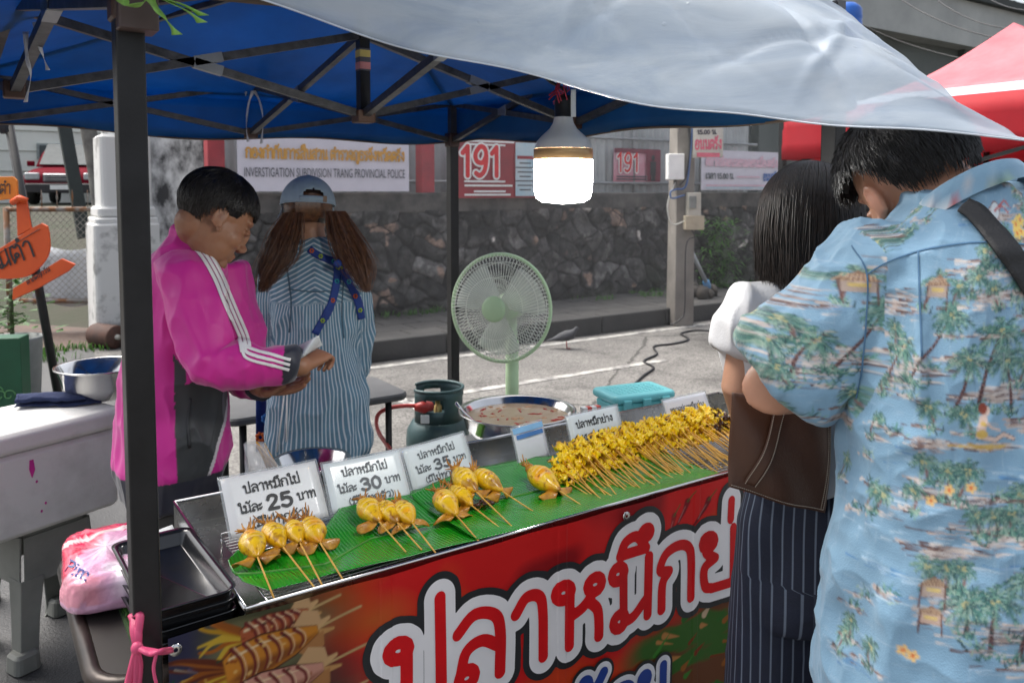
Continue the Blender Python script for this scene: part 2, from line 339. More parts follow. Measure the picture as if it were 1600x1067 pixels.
# Thai letters drawn as pen strokes; (advance, [strokes]); a loop is a small ring
def _c(x, y, r=.118): return [(x + r * math.cos(a), y + r * math.sin(a)) for a in np.linspace(0, 2 * math.pi, 13)]
def _s(*p): return [tuple(q) for q in spline(p, 5)]
HD = _c(.2, .88)
GL = {
 'ก': (.86, [_s((.12, 0), (.13, .45), (.26, .62)), _s((.26, .62), (.08, .7), (.18, .93), (.42, 1), (.64, .93), (.72, .7), (.72, 0))]),
 'ข': (.84, [HD, _s((.3, .88), (.28, .72), (.17, .6), (.22, .4), (.22, .04)), [(.22, .02), (.68, .02), (.68, 1)]]),
 'ง': (.72, [_c(.44, .88), _s((.54, .9), (.56, .3), (.5, .02)), [(.5, .02), (.12, .45)]]),
 'จ': (.8, [_s((.1, .76), (.3, 1), (.58, .92), (.64, .5), (.58, .06), (.42, .05), (.36, .3)), _c(.27, .4)]),
 'ด': (.84, [_s((.14, 0), (.08, .5), (.18, .9), (.42, 1), (.66, .9), (.72, .6), (.72, 0)), [(.14, 0), (.33, .3)], _c(.4, .4)]),
 'ต': (.84, [_s((.14, 0), (.08, .5), (.14, .9), (.28, 1), (.42, .86), (.56, 1), (.68, .9), (.72, .6), (.72, 0)), [(.14, 0), (.33, .3)], _c(.4, .4)]),
 'ท': (.86, [HD, [(.3, .88), (.3, 0)], _s((.3, .3), (.48, .8), (.62, 1), (.74, .85), (.75, 0))]),
 'ธ': (.8, [_s((.12, .5), (.12, .02)), [(.12, .02), (.66, .02)], _s((.66, .02), (.68, .5), (.5, .62), (.16, .68), (.14, .9), (.4, 1), (.7, .92))]),
 'น': (.92, [HD, [(.3, .88), (.3, 0)], _s((.3, .02), (.5, .1), (.64, .2)), [(.72, 1), (.72, .1)], _c(.74, .12)]),
 'บ': (.88, [HD, [(.3, .88), (.3, .02), (.74, .02), (.74, 1)]]),
 'ป': (.88, [HD, [(.3, .88), (.3, .02), (.74, .02), (.74, 1.42)]]),
 'ภ': (.86, [_c(.14, .1), [(.24, .1), (.24, .55)], _s((.24, .55), (.08, .68), (.18, .93), (.42, 1), (.64, .93), (.72, .7), (.72, 0))]),
 'ม': (.9, [HD, [(.3, .88), (.3, .15)], _c(.22, .1), _s((.3, .06), (.5, .08), (.74, .3)), [(.76, 1), (.76, 0)]]),
 'ย': (.86, [HD, _s((.28, .94), (.16, .72), (.34, .56)), _s((.34, .56), (.14, .42), (.16, .1), (.3, .02)), [(.3, .02), (.72, .02), (.72, 1)]]),
 'ร': (.66, [_c(.38, .1), [(.47, .12), (.47, .5)], _s((.47, .5), (.42, .62), (.14, .7), (.14, .92), (.36, .93), (.54, 1))]),
 'ล': (.84, [_s((.1, .8), (.34, 1), (.62, .9), (.7, .6), (.7, 0)), _c(.22, .12), _s((.13, .2), (.22, .5), (.45, .58), (.68, .42))]),
 'ว': (.7, [_s((.08, .8), (.28, 1), (.5, .92), (.56, .6), (.56, .1)), _c(.46, .12)]),
 'ส': (.86, [_s((.1, .8), (.34, 1), (.62, .9), (.7, .6), (.7, 0)), _c(.22, .12), _s((.13, .2), (.22, .5), (.45, .58), (.68, .42)), [(.6, .9), (.8, 1.14)]]),
 'ห': (.92, [HD, [(.3, .88), (.3, 0)], _s((.3, .45), (.5, .55), (.66, .72)), _c(.7, .86), _s((.6, .62), (.74, .45), (.77, .2), (.77, 0))]),
 'อ': (.82, [_c(.26, .6), _s((.16, .6), (.12, .3), (.2, .05), (.42, 0), (.66, .08), (.72, .5), (.64, .9), (.4, 1), (.14, .88))]),
 'า': (.62, [_s((.08, .8), (.24, 1), (.44, .95), (.5, .7), (.5, 0))]),
 'ะ': (.46, [_c(.14, .2, .09), _s((.23, .2), (.3, .26), (.36, .38)), _c(.14, .7, .09), _s((.23, .7), (.3, .76), (.36, .88))]),
 'เ': (.4, [_c(.24, .1), [(.14, .1), (.14, 1)]]),
 'ไ': (.5, [_c(.38, .1), [(.28, .1), (.28, 1)], _s((.28, 1), (.24, 1.12), (.06, 1.2), (.06, 1.42), (.24, 1.44), (.3, 1.3))]),
 'แ': (.72, [_c(.24, .1), [(.14, .1), (.14, 1)], _c(.56, .1), [(.46, .1), (.46, 1)]]),
 'ซ': (.84, [HD, _s((.3, .88), (.28, .72), (.17, .6), (.22, .4), (.22, .04)), [(.22, .02), (.68, .02), (.68, .9), (.8, 1.1)]]),
 'ึ': (0, [_s((-.66, 1.16), (-.56, 1.36), (-.36, 1.4), (-.2, 1.16)), [(-.66, 1.16), (-.2, 1.16)], _c(-.2, 1.42, .08)]),
 'ี': (0, [_s((-.66, 1.16), (-.56, 1.36), (-.36, 1.4), (-.14, 1.16)), [(-.66, 1.16), (-.14, 1.16), (-.14, 1.5)]]),
 'ื': (0, [_s((-.66, 1.16), (-.56, 1.36), (-.36, 1.4), (-.12, 1.16)), [(-.66, 1.16), (-.12, 1.16), (-.12, 1.5)], [(-.28, 1.3), (-.28, 1.5)]]),
 'ั': (0, [_c(-.46, 1.22, .08), _s((-.4, 1.16), (-.22, 1.2), (-.06, 1.44))]),
 'ำ': (.62, [_c(-.12, 1.25, .08), _s((.08, .8), (.24, 1), (.44, .95), (.5, .7), (.5, 0))]),
 '่': (0, [[(-.2, 1.18), (-.18, 1.5)]]), 
 '้': (0, [_c(-.42, 1.4, .07), _s((-.36, 1.32), (-.2, 1.22), (-.02, 1.52))]),
 'ู': (0, [_s((-.34, -.12), (-.32, -.36), (-.1, -.36), (-.1, -.12))]), 'ุ': (0, [[(-.14, -.12), (-.14, -.4)]]),
 '(': (.4, [_s((.32, 1.2), (.14, .8), (.14, .3), (.32, -.15))]), ')': (.4, [_s((.08, 1.2), (.26, .8), (.26, .3), (.08, -.15))]), ' ': (.4, []), '.': (.3, [[(.12, .03), (.15, .03)]]),
 '0': (.7, [_s((.34, 1), (.12, .75), (.12, .25), (.34, 0), (.56, .25), (.56, .75), (.34, 1))]), '1': (.5, [[(.1, .78), (.3, 1), (.3, 0)]]),
 '9': (.7, [_s((.56, .7), (.42, .46), (.18, .5), (.12, .75), (.3, 1), (.5, .95), (.57, .65), (.5, .2), (.3, 0), (.14, .08))]),
 '2': (.72, [_s((.12, .74), (.2, .96), (.4, 1), (.57, .85), (.5, .55), (.3, .3), (.12, .04)), [(.12, .03), (.6, .03)]]),
 '3': (.72, [_s((.12, .84), (.3, 1), (.54, .9), (.52, .64), (.3, .54)), _s((.3, .54), (.56, .45), (.58, .14), (.34, 0), (.1, .14))]),
 '5': (.72, [[(.55, .98), (.18, .98), (.15, .56)], _s((.15, .56), (.36, .64), (.58, .5), (.57, .16), (.34, 0), (.1, .12))]),
 '8': (.72, [_s((.34, .54), (.14, .72), (.2, .96), (.34, 1), (.5, .96), (.54, .74), (.34, .54), (.1, .3), (.18, .04), (.34, 0), (.52, .04), (.58, .3), (.34, .54))]),
}
def strokes_of(text, size=1.0, x=0.0, y=0.0, track=0.0, slant=0.0):
    out = []; raised = False
    for ch in text:
        adv, st = GL.get(ch, GL['อ']) if ch not in GL else GL[ch]
        dy = .34 if ch in '่้' and raised else 0
        for s_ in st: out.append([(x + (px + (py + dy) * slant) * size, y + (py + dy) * size) for px, py in s_])
        if adv: x += (adv + track) * size; raised = False
        elif ch in 'ึีืั': raised = True
    return out, x
def text_field(strokes, pad, h):
    xs = [p[0] for s_ in strokes for p in s_]; ys = [p[1] for s_ in strokes for p in s_]
    x0, x1, y0, y1 = min(xs) - pad, max(xs) + pad, min(ys) - pad, max(ys) + pad
    nx, ny = int((x1 - x0) / h) + 2, int((y1 - y0) / h) + 2; D = np.full((ny, nx), 1e9)
    gx = x0 + np.arange(nx) * h; gy = y0 + np.arange(ny) * h
    for s_ in strokes:
        sx = [p[0] for p in s_]; sy = [p[1] for p in s_]
        i0 = max(0, int((min(sx) - pad - x0) / h)); i1 = min(nx, int((max(sx) + pad - x0) / h) + 2); j0 = max(0, int((min(sy) - pad - y0) / h)); j1 = min(ny, int((max(sy) + pad - y0) / h) + 2)
        X, Y = np.meshgrid(gx[i0:i1], gy[j0:j1]); np.minimum(D[j0:j1, i0:i1], seg_dist(X, Y, s_), out=D[j0:j1, i0:i1])
    return D, x0, y0
def letters(mb, text, fr, size, pen, m=0, lift=.0006, h=None, x=0, y=0, track=0.0, width=None):
    if width is not None:
        _, e = strokes_of(text, 1.0); k = width / (e * size); fr = (fr[0], Vector(fr[1]) * k, fr[2])
    st, xe = strokes_of(text, size, x, y, track); h = h or pen * .45
    D, x0, y0 = text_field(st, pen * 1.5, h); iso_mesh(D, pen / 2, x0, y0, h, mb, fr, m, lift); return xe
def latin(mb, text, fr, size, m=0, lift=.0006, x=0, y=0, width=None, off=0.0):
    cu = bpy.data.curves.new('t', 'FONT'); cu.body = text; cu.size = 1; cu.offset = off; cu.resolution_u = 3
    o = bpy.data.objects.new('t', cu); C.objects.link(o); dg = bpy.context.evaluated_depsgraph_get(); me = bpy.data.meshes.new_from_object(o.evaluated_get(dg))
    bpy.data.objects.remove(o); P = mverts(me); o_, ex, ey = (Vector(q) for q in fr); nn = ex.cross(ey).normalized()
    k = width / max(P[:, 0].max(), .01) if width else size
    mb.add([o_ + ex * (x + p[0] * k) + ey * (y + p[1] * size) + nn * lift for p in P], [tuple(p.vertices) for p in me.polygons], m, False); bpy.data.meshes.remove(me)
# ---------------------------------------------------------------- a canvas of colour (only numbers in memory) read by mesh points
class Canvas:
    def __init__(s, w, h, res, base): s.w, s.h, s.res = w, h, res; s.nx, s.ny = int(w * res), int(h * res); s.a = np.empty((s.ny, s.nx, 3)); s.a[:] = base
    def _win(s, x0, x1, y0, y1):
        i0, i1 = max(0, int(x0 * s.res)), min(s.nx, int(x1 * s.res) + 2); j0, j1 = max(0, int(y0 * s.res)), min(s.ny, int(y1 * s.res) + 2)
        if i0 >= i1 or j0 >= j1: return None
        X, Y = np.meshgrid((np.arange(i0, i1) + .5) / s.res, (np.arange(j0, j1) + .5) / s.res); return i0, i1, j0, j1, X, Y
    def blend(s, win, al, col):
        i0, i1, j0, j1 = win[:4]; al = np.clip(al, 0, 1)[..., None]; s.a[j0:j1, i0:i1] = s.a[j0:j1, i0:i1] * (1 - al) + np.asarray(col) * al
    def line(s, pts, wd, col, a=1.0, w2=None):
        W = max(wd, w2 or 0); xs = [p[0] for p in pts]; ys = [p[1] for p in pts]; wn = s._win(min(xs) - W, max(xs) + W, min(ys) - W, max(ys) + W)
        if wn is None: return
        ww = np.linspace(wd, w2, len(pts)) / 2 if w2 is not None else np.full(len(pts), wd / 2)
        d = seg_dist(wn[4], wn[5], pts, ww); s.blend(wn, (.5 - d * s.res) * a if a < 1 else np.clip(.5 - d * s.res, 0, 1), col)
    def poly(s, pts, col, a=1.0, soft=0.0):
        e = soft + 2 / s.res; xs = [p[0] for p in pts]; ys = [p[1] for p in pts]; wn = s._win(min(xs) - e, max(xs) + e, min(ys) - e, max(ys) + e)
        if wn is None: return
        d = poly_sd(wn[4], wn[5], pts); s.blend(wn, np.clip(.5 - d / max(soft, 1 / s.res), 0, 1) * a, col)
    def ellipse(s, c, rx, ry, col, a=1.0, rot=0.0, soft=0.0):
        m_ = max(rx, ry) + soft; wn = s._win(c[0] - m_, c[0] + m_, c[1] - m_, c[1] + m_)
        if wn is None: return
        x, y = wn[4] - c[0], wn[5] - c[1]; u = x * math.cos(rot) + y * math.sin(rot); v = -x * math.sin(rot) + y * math.cos(rot)
        d = (np.hypot(u / rx, v / ry) - 1) * min(rx, ry); s.blend(wn, np.clip(.5 - d / max(soft, 1 / s.res), 0, 1) * a, col)
    def noise_tint(s, amt, fx, fy, seed=0):
        X, Y = np.meshgrid(np.arange(s.nx) / s.res, np.arange(s.ny) / s.res); n = vnoise(np.stack([X.ravel() * fx, Y.ravel() * fy, X.ravel() * 0], 1), 1, seed, 3).reshape(s.ny, s.nx)
        s.a *= (1 + amt * (n - .5) * 2)[..., None]
    def read(s, u, v):
        x = np.clip(np.asarray(u) * s.res - .5, 0, s.nx - 1.001); y = np.clip(np.asarray(v) * s.res - .5, 0, s.ny - 1.001); i = x.astype(int); j = y.astype(int); fx = (x - i)[:, None]; fy = (y - j)[:, None]
        i1 = np.minimum(i + 1, s.nx - 1); j1 = np.minimum(j + 1, s.ny - 1)
        return (s.a[j, i] * (1 - fx) + s.a[j, i1] * fx) * (1 - fy) + (s.a[j1, i] * (1 - fx) + s.a[j1, i1] * fx) * fy
# ================================================================ materials used in many places
BLK = mat('black_steel', (.009, .009, .01), .45, .2, .3, 14, bump=.05, bs=160)
GREY = mat('grey_steel', (.055, .055, .058), .45, .5, .25, 20, bump=.05)
STEEL = mat('stainless', (.55, .55, .54), .26, 1.0, .12, 6, rv=.12)
STEEL2 = mat('polished_steel', (.66, .65, .63), .14, 1.0, .06, 9, rv=.06)
WHITE = mat('white_paint', (.78, .78, .76), .5, var=.05)
PAPER = mat('paper', (.74, .78, .78), .55, var=.03, coat=.15)
INK = mat('ink', (.02, .022, .025), .5)
INKG = mat('grey_ink', (.12, .13, .14), .5)
RED = mat('red_ink', (.62, .015, .02), .4, var=.1)
PINKSTR = mat('pink_string', (.75, .09, .22), .5, var=.15, trl=.2)
RIB = mat('white_ribbon', (.75, .76, .78), .7, var=.06, trl=.3)
# ================================================================ the setting: ground, road paint, pavement, raised land
asph = mat('asphalt', (.15, .145, .135), .82, var=.0, vs=2.2, col2=(.105, .1, .095), bump=.5, bs=220, spec=.3)
_n = asph.node_tree; _b = _n.nodes['Principled BSDF']
_t = _n.nodes.new('ShaderNodeTexCoord'); _v = _n.nodes.new('ShaderNodeTexVoronoi'); _v.inputs['Scale'].default_value = 75
_r = _n.nodes.new('ShaderNodeMapRange'); _r.inputs[1].default_value = .0; _r.inputs[2].default_value = 1; _r.inputs[3].default_value = .55; _r.inputs[4].default_value = 1.6
_h = _n.nodes.new('ShaderNodeHueSaturation'); _src = _b.inputs['Base Color'].links[0].from_socket
_n.links.new(_t.outputs['Object'], _v.inputs['Vector']); _n.links.new(_v.outputs['Color'], _r.inputs[0]); _n.links.new(_r.outputs[0], _h.inputs['Value']); _n.links.new(_src, _h.inputs['Color']); _q = _n.nodes.new('ShaderNodeTexNoise'); _q.inputs['Scale'].default_value = .55; _q.inputs['Detail'].default_value = 9; _q.inputs['Roughness'].default_value = .7; _n.links.new(_t.outputs['Object'], _q.inputs['Vector'])
_m = _n.nodes.new('ShaderNodeMapRange'); _m.inputs[1].default_value = .5; _m.inputs[2].default_value = .66; _m.inputs[3].default_value = 1.12; _m.inputs[4].default_value = .55; _n.links.new(_q.outputs[0], _m.inputs[0])
_k = _n.nodes.new('ShaderNodeTexVoronoi'); _k.feature = 'DISTANCE_TO_EDGE'; _k.inputs['Scale'].default_value = .42; _w = _n.nodes.new('ShaderNodeMix'); _w.data_type = 'VECTOR'; _w.inputs[0].default_value = .35; _n.links.new(_t.outputs['Object'], _w.inputs[4]); _n.links.new(_q.outputs['Color'], _w.inputs[5]); _n.links.new(_w.outputs[1], _k.inputs['Vector'])
_c2 = _n.nodes.new('ShaderNodeMapRange'); _c2.inputs[1].default_value = .002; _c2.inputs[2].default_value = .006; _c2.inputs[3].default_value = .4; _c2.inputs[4].default_value = 1; _n.links.new(_k.outputs['Distance'], _c2.inputs[0])
_u = _n.nodes.new('ShaderNodeMath'); _u.operation = 'MULTIPLY'; _n.links.new(_m.outputs[0], _u.inputs[0]); _n.links.new(_c2.outputs[0], _u.inputs[1]); _g = _n.nodes.new('ShaderNodeHueSaturation'); _n.links.new(_h.outputs[0], _g.inputs['Color']); _n.links.new(_u.outputs[0], _g.inputs['Value']); _n.links.new(_g.outputs[0], _b.inputs['Base Color'])
MB().add([(-300, -200, 0), (400, -200, 0), (400, 400, 0), (-300, 400, 0)], [(0, 1, 2, 3)], 0, False).build('road', asph)['kind'] = 'structure'
kerbm = mat('kerb_concrete', (.06, .058, .055), .85, vs=1.6, col2=(.03, .03, .03), bump=.5, bs=25)
pave = mat('pavement_slabs', (.075, .072, .068), .85, vs=3, col2=(.035, .035, .034), bump=.5, bs=40)
mb = MB()
for i in range(24):                                             # kerb stones
    x = 1.9 + i * 1.0; mb.rbox((x + .497, 7.03, .1), (.494, .08, .1 + .002 * (i % 3)), .02, 0)
mb.build('kerb', kerbm)['kind'] = 'structure'
mb = MB(); k = 0
for i in range(56):                                             # paving slabs, each a hair off level
    for j in range(4):
        k += 1; x = 1.9 + i * .43 + (.2 if j % 2 else 0); y = 7.112 + j * .34
        mb.rbox((x + .21, y + .168, .085 + .004 * random.random()), (.207, .165, .1), .012, 0, Matrix.Rotation(R(random.uniform(-.5, .5)), 3, 'X'))
mb.build('pavement', pave)['kind'] = 'structure'
paint = mat('road_paint', (.42, .41, .38), .7, vs=9, col2=(.16, .155, .15), sharp=(.42, .62), bump=.3, bs=200)
mb = MB(); mb.box((14, 6.74, .002), (12.2, .05, .003)); mb.box((4.1, 5.5, .002), (1.35, .045, .003)); mb.box((2.72, 5.95, .002), (.045, .75, .003)); mb.box((8.4, 5.5, .002), (1.4, .045, .003))
mb.build('road_marking', paint)['kind'] = 'structure'
land = mat('soil', (.04, .034, .024), .95, vs=1.2, col2=(.022, .03, .012), bump=.6, bs=12)
def _land(u, v):
    x = -60 + 200 * u; y = 8.75 + 230 * v
    if x < 1.6: y = 11.3 + 228 * v
    return Vector((x, y, 1.25 if v > 0 else -.1))
MB().grid(_land, 100, 24, 0, False).build('raised_land', land)['kind'] = 'structure'
MB().add([(-40, 9.2, .004), (1.15, 9.2, .004), (1.15, 11.4, .004), (-40, 11.4, .004)], [(0, 1, 2, 3)], 0, False).build('dirt_verge', mat('wet_dirt', (.045, .032, .025), .8, vs=3, col2=(.09, .05, .035), bump=.7, bs=30))['kind'] = 'structure'
MB().add([(-40, 2.9, .004), (.75, 2.9, .004), (1.0, 9.196, .004), (-40, 9.196, .004)], [(0, 1, 2, 3)], 0, False).build('driveway', mat('wet_asphalt', (.03, .031, .033), .6, vs=1.5, col2=(.055, .055, .056), bump=.5, bs=120, rv=.12))['kind'] = 'structure'
# low weeds and moss along the wall and the verge
leafw = mat('wall_leaf', (.1, .27, .04), .5, var=.4, vs=40, trl=.4)
leafg = mat('weed_leaf', (.06, .16, .025), .55, var=.35, vs=40, trl=.3)
def tuft(mb, c, n, hh, spread, lean=.6):
    for _ in range(n):
        a = random.uniform(0, 6.283); l = hh * random.uniform(.5, 1.1); b = Vector((c[0] + random.gauss(0, spread), c[1] + random.gauss(0, spread * .6), c[2])); o = Vector((math.cos(a), math.sin(a), 0)); sdv = Vector((-o.y, o.x, 0)) * random.uniform(.004, .011)
        p1 = b + o * l * .25 * lean + UZ * l * .6; p2 = b + o * l * .75 * lean + UZ * l * .8
        mb.add([b - sdv, b + sdv, p1 + sdv, p1 - sdv, p2], [(0, 1, 2, 3), (3, 2, 4)], 0, True)
mb = MB()
for _ in range(46): x = random.choice([random.uniform(2.2, 4.6), random.uniform(5, 6.3), random.uniform(6.4, 12)]); tuft(mb, (x, 8.36 - random.random() * .1, .19), 8, .07, .06)
for px, py in ((300, 495), (610, 494), (640, 492), (690, 484), (945, 468), (1010, 463), (1030, 462)): tuft(mb, atz(px, py, .2), 26, .08, .09)
for px, py in ((50, 553), (30, 560), (85, 548), (150, 545), (70, 565)): tuft(mb, atz(px, py, .0), 60, .1, .16)
mb.build('weeds', leafg)['kind'] = 'stuff'
# ================================================================ stone retaining wall
stn = bpy.data.materials.new('stone'); stn.use_nodes = True; n = stn.node_tree.nodes; l = stn.node_tree.links; b = n['Principled BSDF']; b.inputs['Roughness'].default_value = .9
tc = n.new('ShaderNodeTexCoord'); a = n.new('ShaderNodeAttribute'); a.attribute_name = 'col'
no = n.new('ShaderNodeTexNoise'); no.inputs['Scale'].default_value = 14; no.inputs['Detail'].default_value = 8; no.inputs['Roughness'].default_value = .7; l.new(tc.outputs['Object'], no.inputs['Vector'])
mr = n.new('ShaderNodeMapRange'); mr.inputs[1].default_value = .3; mr.inputs[2].default_value = .7; mr.inputs[3].default_value = .5; mr.inputs[4].default_value = 1.6; l.new(no.outputs[0], mr.inputs[0])
hs = n.new('ShaderNodeHueSaturation'); l.new(a.outputs['Color'], hs.inputs['Color']); l.new(mr.outputs[0], hs.inputs['Value']); l.new(hs.outputs[0], b.inputs['Base Color'])
bp = n.new('ShaderNodeBump'); bp.inputs['Strength'].default_value = .7; bp.inputs['Distance'].default_value = .03; l.new(no.outputs[0], bp.inputs['Height']); l.new(bp.outputs[0], b.inputs['Normal'])
NX, NZ = 900, 84; X0, X1, Z0, Z1 = 2.0, 17.0, .1, 1.38
u, v = np.meshgrid(np.linspace(0, 1, NX + 1), np.linspace(0, 1, NZ + 1)); px_ = X0 + (X1 - X0) * u.ravel(); pz_ = Z0 + (Z1 - Z0) * v.ravel()
wx = px_ + .24 * (vnoise(np.stack([px_ * 3, pz_ * 3, 0 * px_], 1), 1, 3) - .5); wz = pz_ + .24 * (vnoise(np.stack([px_ * 3, pz_ * 3, 0 * px_ + 9], 1), 1, 5) - .5)
seeds = []; 
for i in range(66):
    for j in range(6): seeds.append((X0 - .1 + i * .235 + random.uniform(-.11, .11), Z0 + .02 + j * .235 + random.uniform(-.1, .1) + (.1 if i % 2 else 0)))
seeds = np.array(seeds); f1 = np.full(len(px_), 9.); f2 = f1.copy(); own = np.zeros(len(px_), int)
for k in range(len(seeds)):
    m_ = np.abs(wx - seeds[k, 0]) < .8; d = np.full(len(px_), 9.); d[m_] = np.hypot((wx[m_] - seeds[k, 0]) * .85, (wz[m_] - seeds[k, 1]) * 1.1)
    nw = d < f1; f2 = np.where(nw, f1, np.minimum(f2, d)); own = np.where(nw, k, own); f1 = np.where(nw, d, f1)
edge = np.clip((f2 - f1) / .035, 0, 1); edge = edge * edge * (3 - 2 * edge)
nz_ = vnoise(np.stack([px_ * 6, pz_ * 6, 0 * px_], 1), 1, 8, 3)
cp = np.stack([px_, 8.42 - .03 * edge - .1 * (nz_ - .5) + .03 * pz_, pz_], 1)
me = bpy.data.meshes.new('m'); me.from_pydata(cp.tolist(), [], [(j * (NX + 1) + i, j * (NX + 1) + i + 1, (j + 1) * (NX + 1) + i + 1, (j + 1) * (NX + 1) + i) for j in range(NZ) for i in range(NX)]); me.update()
me.polygons.foreach_set('use_smooth', [True] * len(me.polygons))
tone = np.array([.022 + .055 * RNG.random() ** 2 for _ in seeds])[own] * (.5 + 1.1 * vnoise(np.stack([px_ * 2.2, pz_ * 2.6, 0 * px_], 1), 1, 91, 4)); base = tone[:, None] * np.array([1.05, 1.0, .95])
pale = vnoise(np.stack([px_ * 4.5, pz_ * 5, 0 * px_], 1), 1, 21, 3); pk = np.array([RNG.random() for _ in seeds])[own]
wt = np.clip((pale - .66) / .05, 0, 1) * (pk > .45) * edge; base = base * (1 - wt[:, None]) + wt[:, None] * np.where((pk > .88)[:, None], np.array([.34, .31, .28]), np.array([.16, .11, .085]))
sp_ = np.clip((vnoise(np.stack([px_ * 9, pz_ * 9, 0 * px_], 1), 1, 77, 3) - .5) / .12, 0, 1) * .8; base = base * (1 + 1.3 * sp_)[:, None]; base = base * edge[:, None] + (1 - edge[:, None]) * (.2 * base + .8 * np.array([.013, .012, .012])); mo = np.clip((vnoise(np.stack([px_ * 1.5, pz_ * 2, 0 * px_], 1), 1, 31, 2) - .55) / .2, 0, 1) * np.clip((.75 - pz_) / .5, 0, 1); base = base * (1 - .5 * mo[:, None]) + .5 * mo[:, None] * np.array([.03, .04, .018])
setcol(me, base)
swall = thing('stone_wall', 'blackened rubble stone wall with concrete top band, behind the pavement', 'wall', (9, 8.45, 0))
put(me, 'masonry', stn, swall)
band = mat('stained_concrete', (.12, .11, .1), .9, vs=2.5, col2=(.035, .034, .033), bump=.6, bs=18, sharp=(.38, .6))
mb = MB(); mb.box((9.5, 8.6, 1.47), (7.5, .17, .115)); mb.box((9.5, 8.7, .7), (7.5, .12, .66)); mb.build('top_band', band, swall, bevel=.02)
# stained white wing wall and moulded gate pillar at its left end
lime = mat('limewash', (.62, .62, .6), .85, vs=2.2, col2=(.06, .06, .06), sharp=(.53, .68), bump=.3, bs=30)
limeD = mat('mildewed_limewash', (.5, .5, .5), .9, vs=3.2, col2=(.03, .03, .032), sharp=(.36, .62), bump=.5, bs=20)
p0, p1 = Vector((1.72, 9.55, 0)), Vector((2.14, 8.75, 0)); dv = (p1 - p0); c = (p0 + p1) / 2
wing = MB().box((c.x, c.y, 1.4), (dv.length / 2, .11, 1.4), 0, Matrix.Rotation(math.atan2(dv.y, dv.x), 3, 'Z')).build('gate_wing_wall', limeD, bevel=.03)
tag(wing, 'white wall blotched black with mildew between the white gate pillar and the red post', 'wall')
pil = thing('gate_pillar', 'thick white moulded gate pillar with grey stains, left of the mildewed wall', 'pillar', (1.43, 9.7, 0))
q = Matrix.Identity(3); mb = MB(); mb.rbox((1.43, 9.7, 1.1), (.27, .27, 1.1), .06); mb.build('shaft', lime, pil)
mb = MB(); mb.rbox((1.43, 9.7, 1.38), (.31, .31, .06), .05); mb.rbox((1.43, 9.7, 1.29), (.34, .34, .035), .05); mb.build('moulding', lime, pil)
mb = MB(); mb.rbox((1.43, 9.7, .55), (.36, .36, .72), .05); mb.build('pedestal', lime, pil)
mb = MB(); mb.lathe([(.26, 1.44), (.22, 1.6), (.21, 2.2), (.25, 2.6), (.3, 2.75), (.0, 2.9)], (1.43, 9.7, 0), 0, 20); mb.build('column', lime, pil)
# red posts on the wall
redp = mat('red_post_paint', (.42, .05, .06), .6, vs=4, col2=(.26, .04, .05), bump=.1)
for px, lab in ((335, 'square red painted post at the left end of the police banner'), (664, 'square red painted post at the right end of the police banner')):
    c = aty(px, 250, 8.56); o = thing('wall_post', lab, 'post', (c.x, 8.56, 1.3), group='red posts on the stone wall')
    MB().rbox((c.x, 8.56, 2.2), (.085, .085, .9), .012).build('shaft', redp, o); MB().rbox((c.x, 8.56, 3.12), (.1, .1, .02), .012).build('cap', redp, o)
# corrugated fence above the wall
fen = mat('pale_sheet_metal', (.42, .44, .44), .5, .2, .12, 2, bump=.05)
f = thing('sheet_fence', 'pale grey corrugated sheet fence with rails, above the stone wall', 'fence', (7, 8.9, 1.3))
mb = MB(); mb.grid(lambda u, v: Vector((2.3 + 8.4 * u, 8.95 + .018 * math.sin(u * 8.4 * 40), 1.5 + 1.9 * v)), 1050, 1); mb.build('sheet', fen, f)
mb = MB()
for z in (1.72, 2.36): mb.tube([(2.3, 8.86, z), (10.8, 8.86, z)], .022)
for x in np.arange(2.5, 10.8, 1.4): mb.tube([(x, 8.87, 1.5), (x, 8.87, 3.3)], .024)
mb.build('rail_frame', mat('galvanised', (.34, .35, .36), .45, .6, .1, 5), f)
# ================================================================ grey hall and white house in the distance
hall = thing('concrete_hall', 'long dark grey hall with pale concrete beam and metal roof, behind the red market tent', 'building', (24, 14, 0))
hallm = mat('hall_wall', (.13, .145, .135), .85, vs=.5, col2=(.095, .105, .1), bump=.15, bs=4); beam = mat('beam_concrete', (.42, .43, .41), .85, vs=.7, col2=(.3, .31, .3), bump=.3, bs=5)
MB().box((37, 18.6, 3.4), (25.6, 4, 3.4)).build('wall', hallm, hall)
MB().box((37, 14.3, 7.08), (25.8, .3, .72)).build('beam', beam, hall)
MB().box((37, 14.2, 7.95), (26, .42, .14)).build('gutter', mat('gutter_dark', (.025, .03, .028), .7), hall)
mb = MB(); mb.grid(lambda u, v: Vector((10.5 + 53 * u, 13.9 + 9 * v, 8.12 + 2.6 * v + .05 * math.sin(u * 53 * 9))), 900, 2); mb.build('roof', mat('roof_sheet', (.5, .52, .53), .45, .3, .1, .6), hall)
for x in np.arange(12.6, 60, 5.2): MB().box((x, 14.5, 3.2), (.22, .14, 3.2)).build('pilaster', hallm, hall)
hs_ = thing('white_house', 'cream rendered house with a dark framed window, behind the parked pickup', 'house', (1, 30, 1.2))
wallc = mat('cream_render', (.8, .82, .75), .8, var=.04, vs=1, bump=.05); MB().box((3, 32, 5), (11, 3, 4.2)).build('wall', wallc, hs_)
mb = MB()
for z in np.arange(1.6, 9, .62): mb.box((3, 28.985, z), (11, .012, .012))
mb.build('cladding_joint', mat('joint', (.45, .46, .4), .8), hs_)
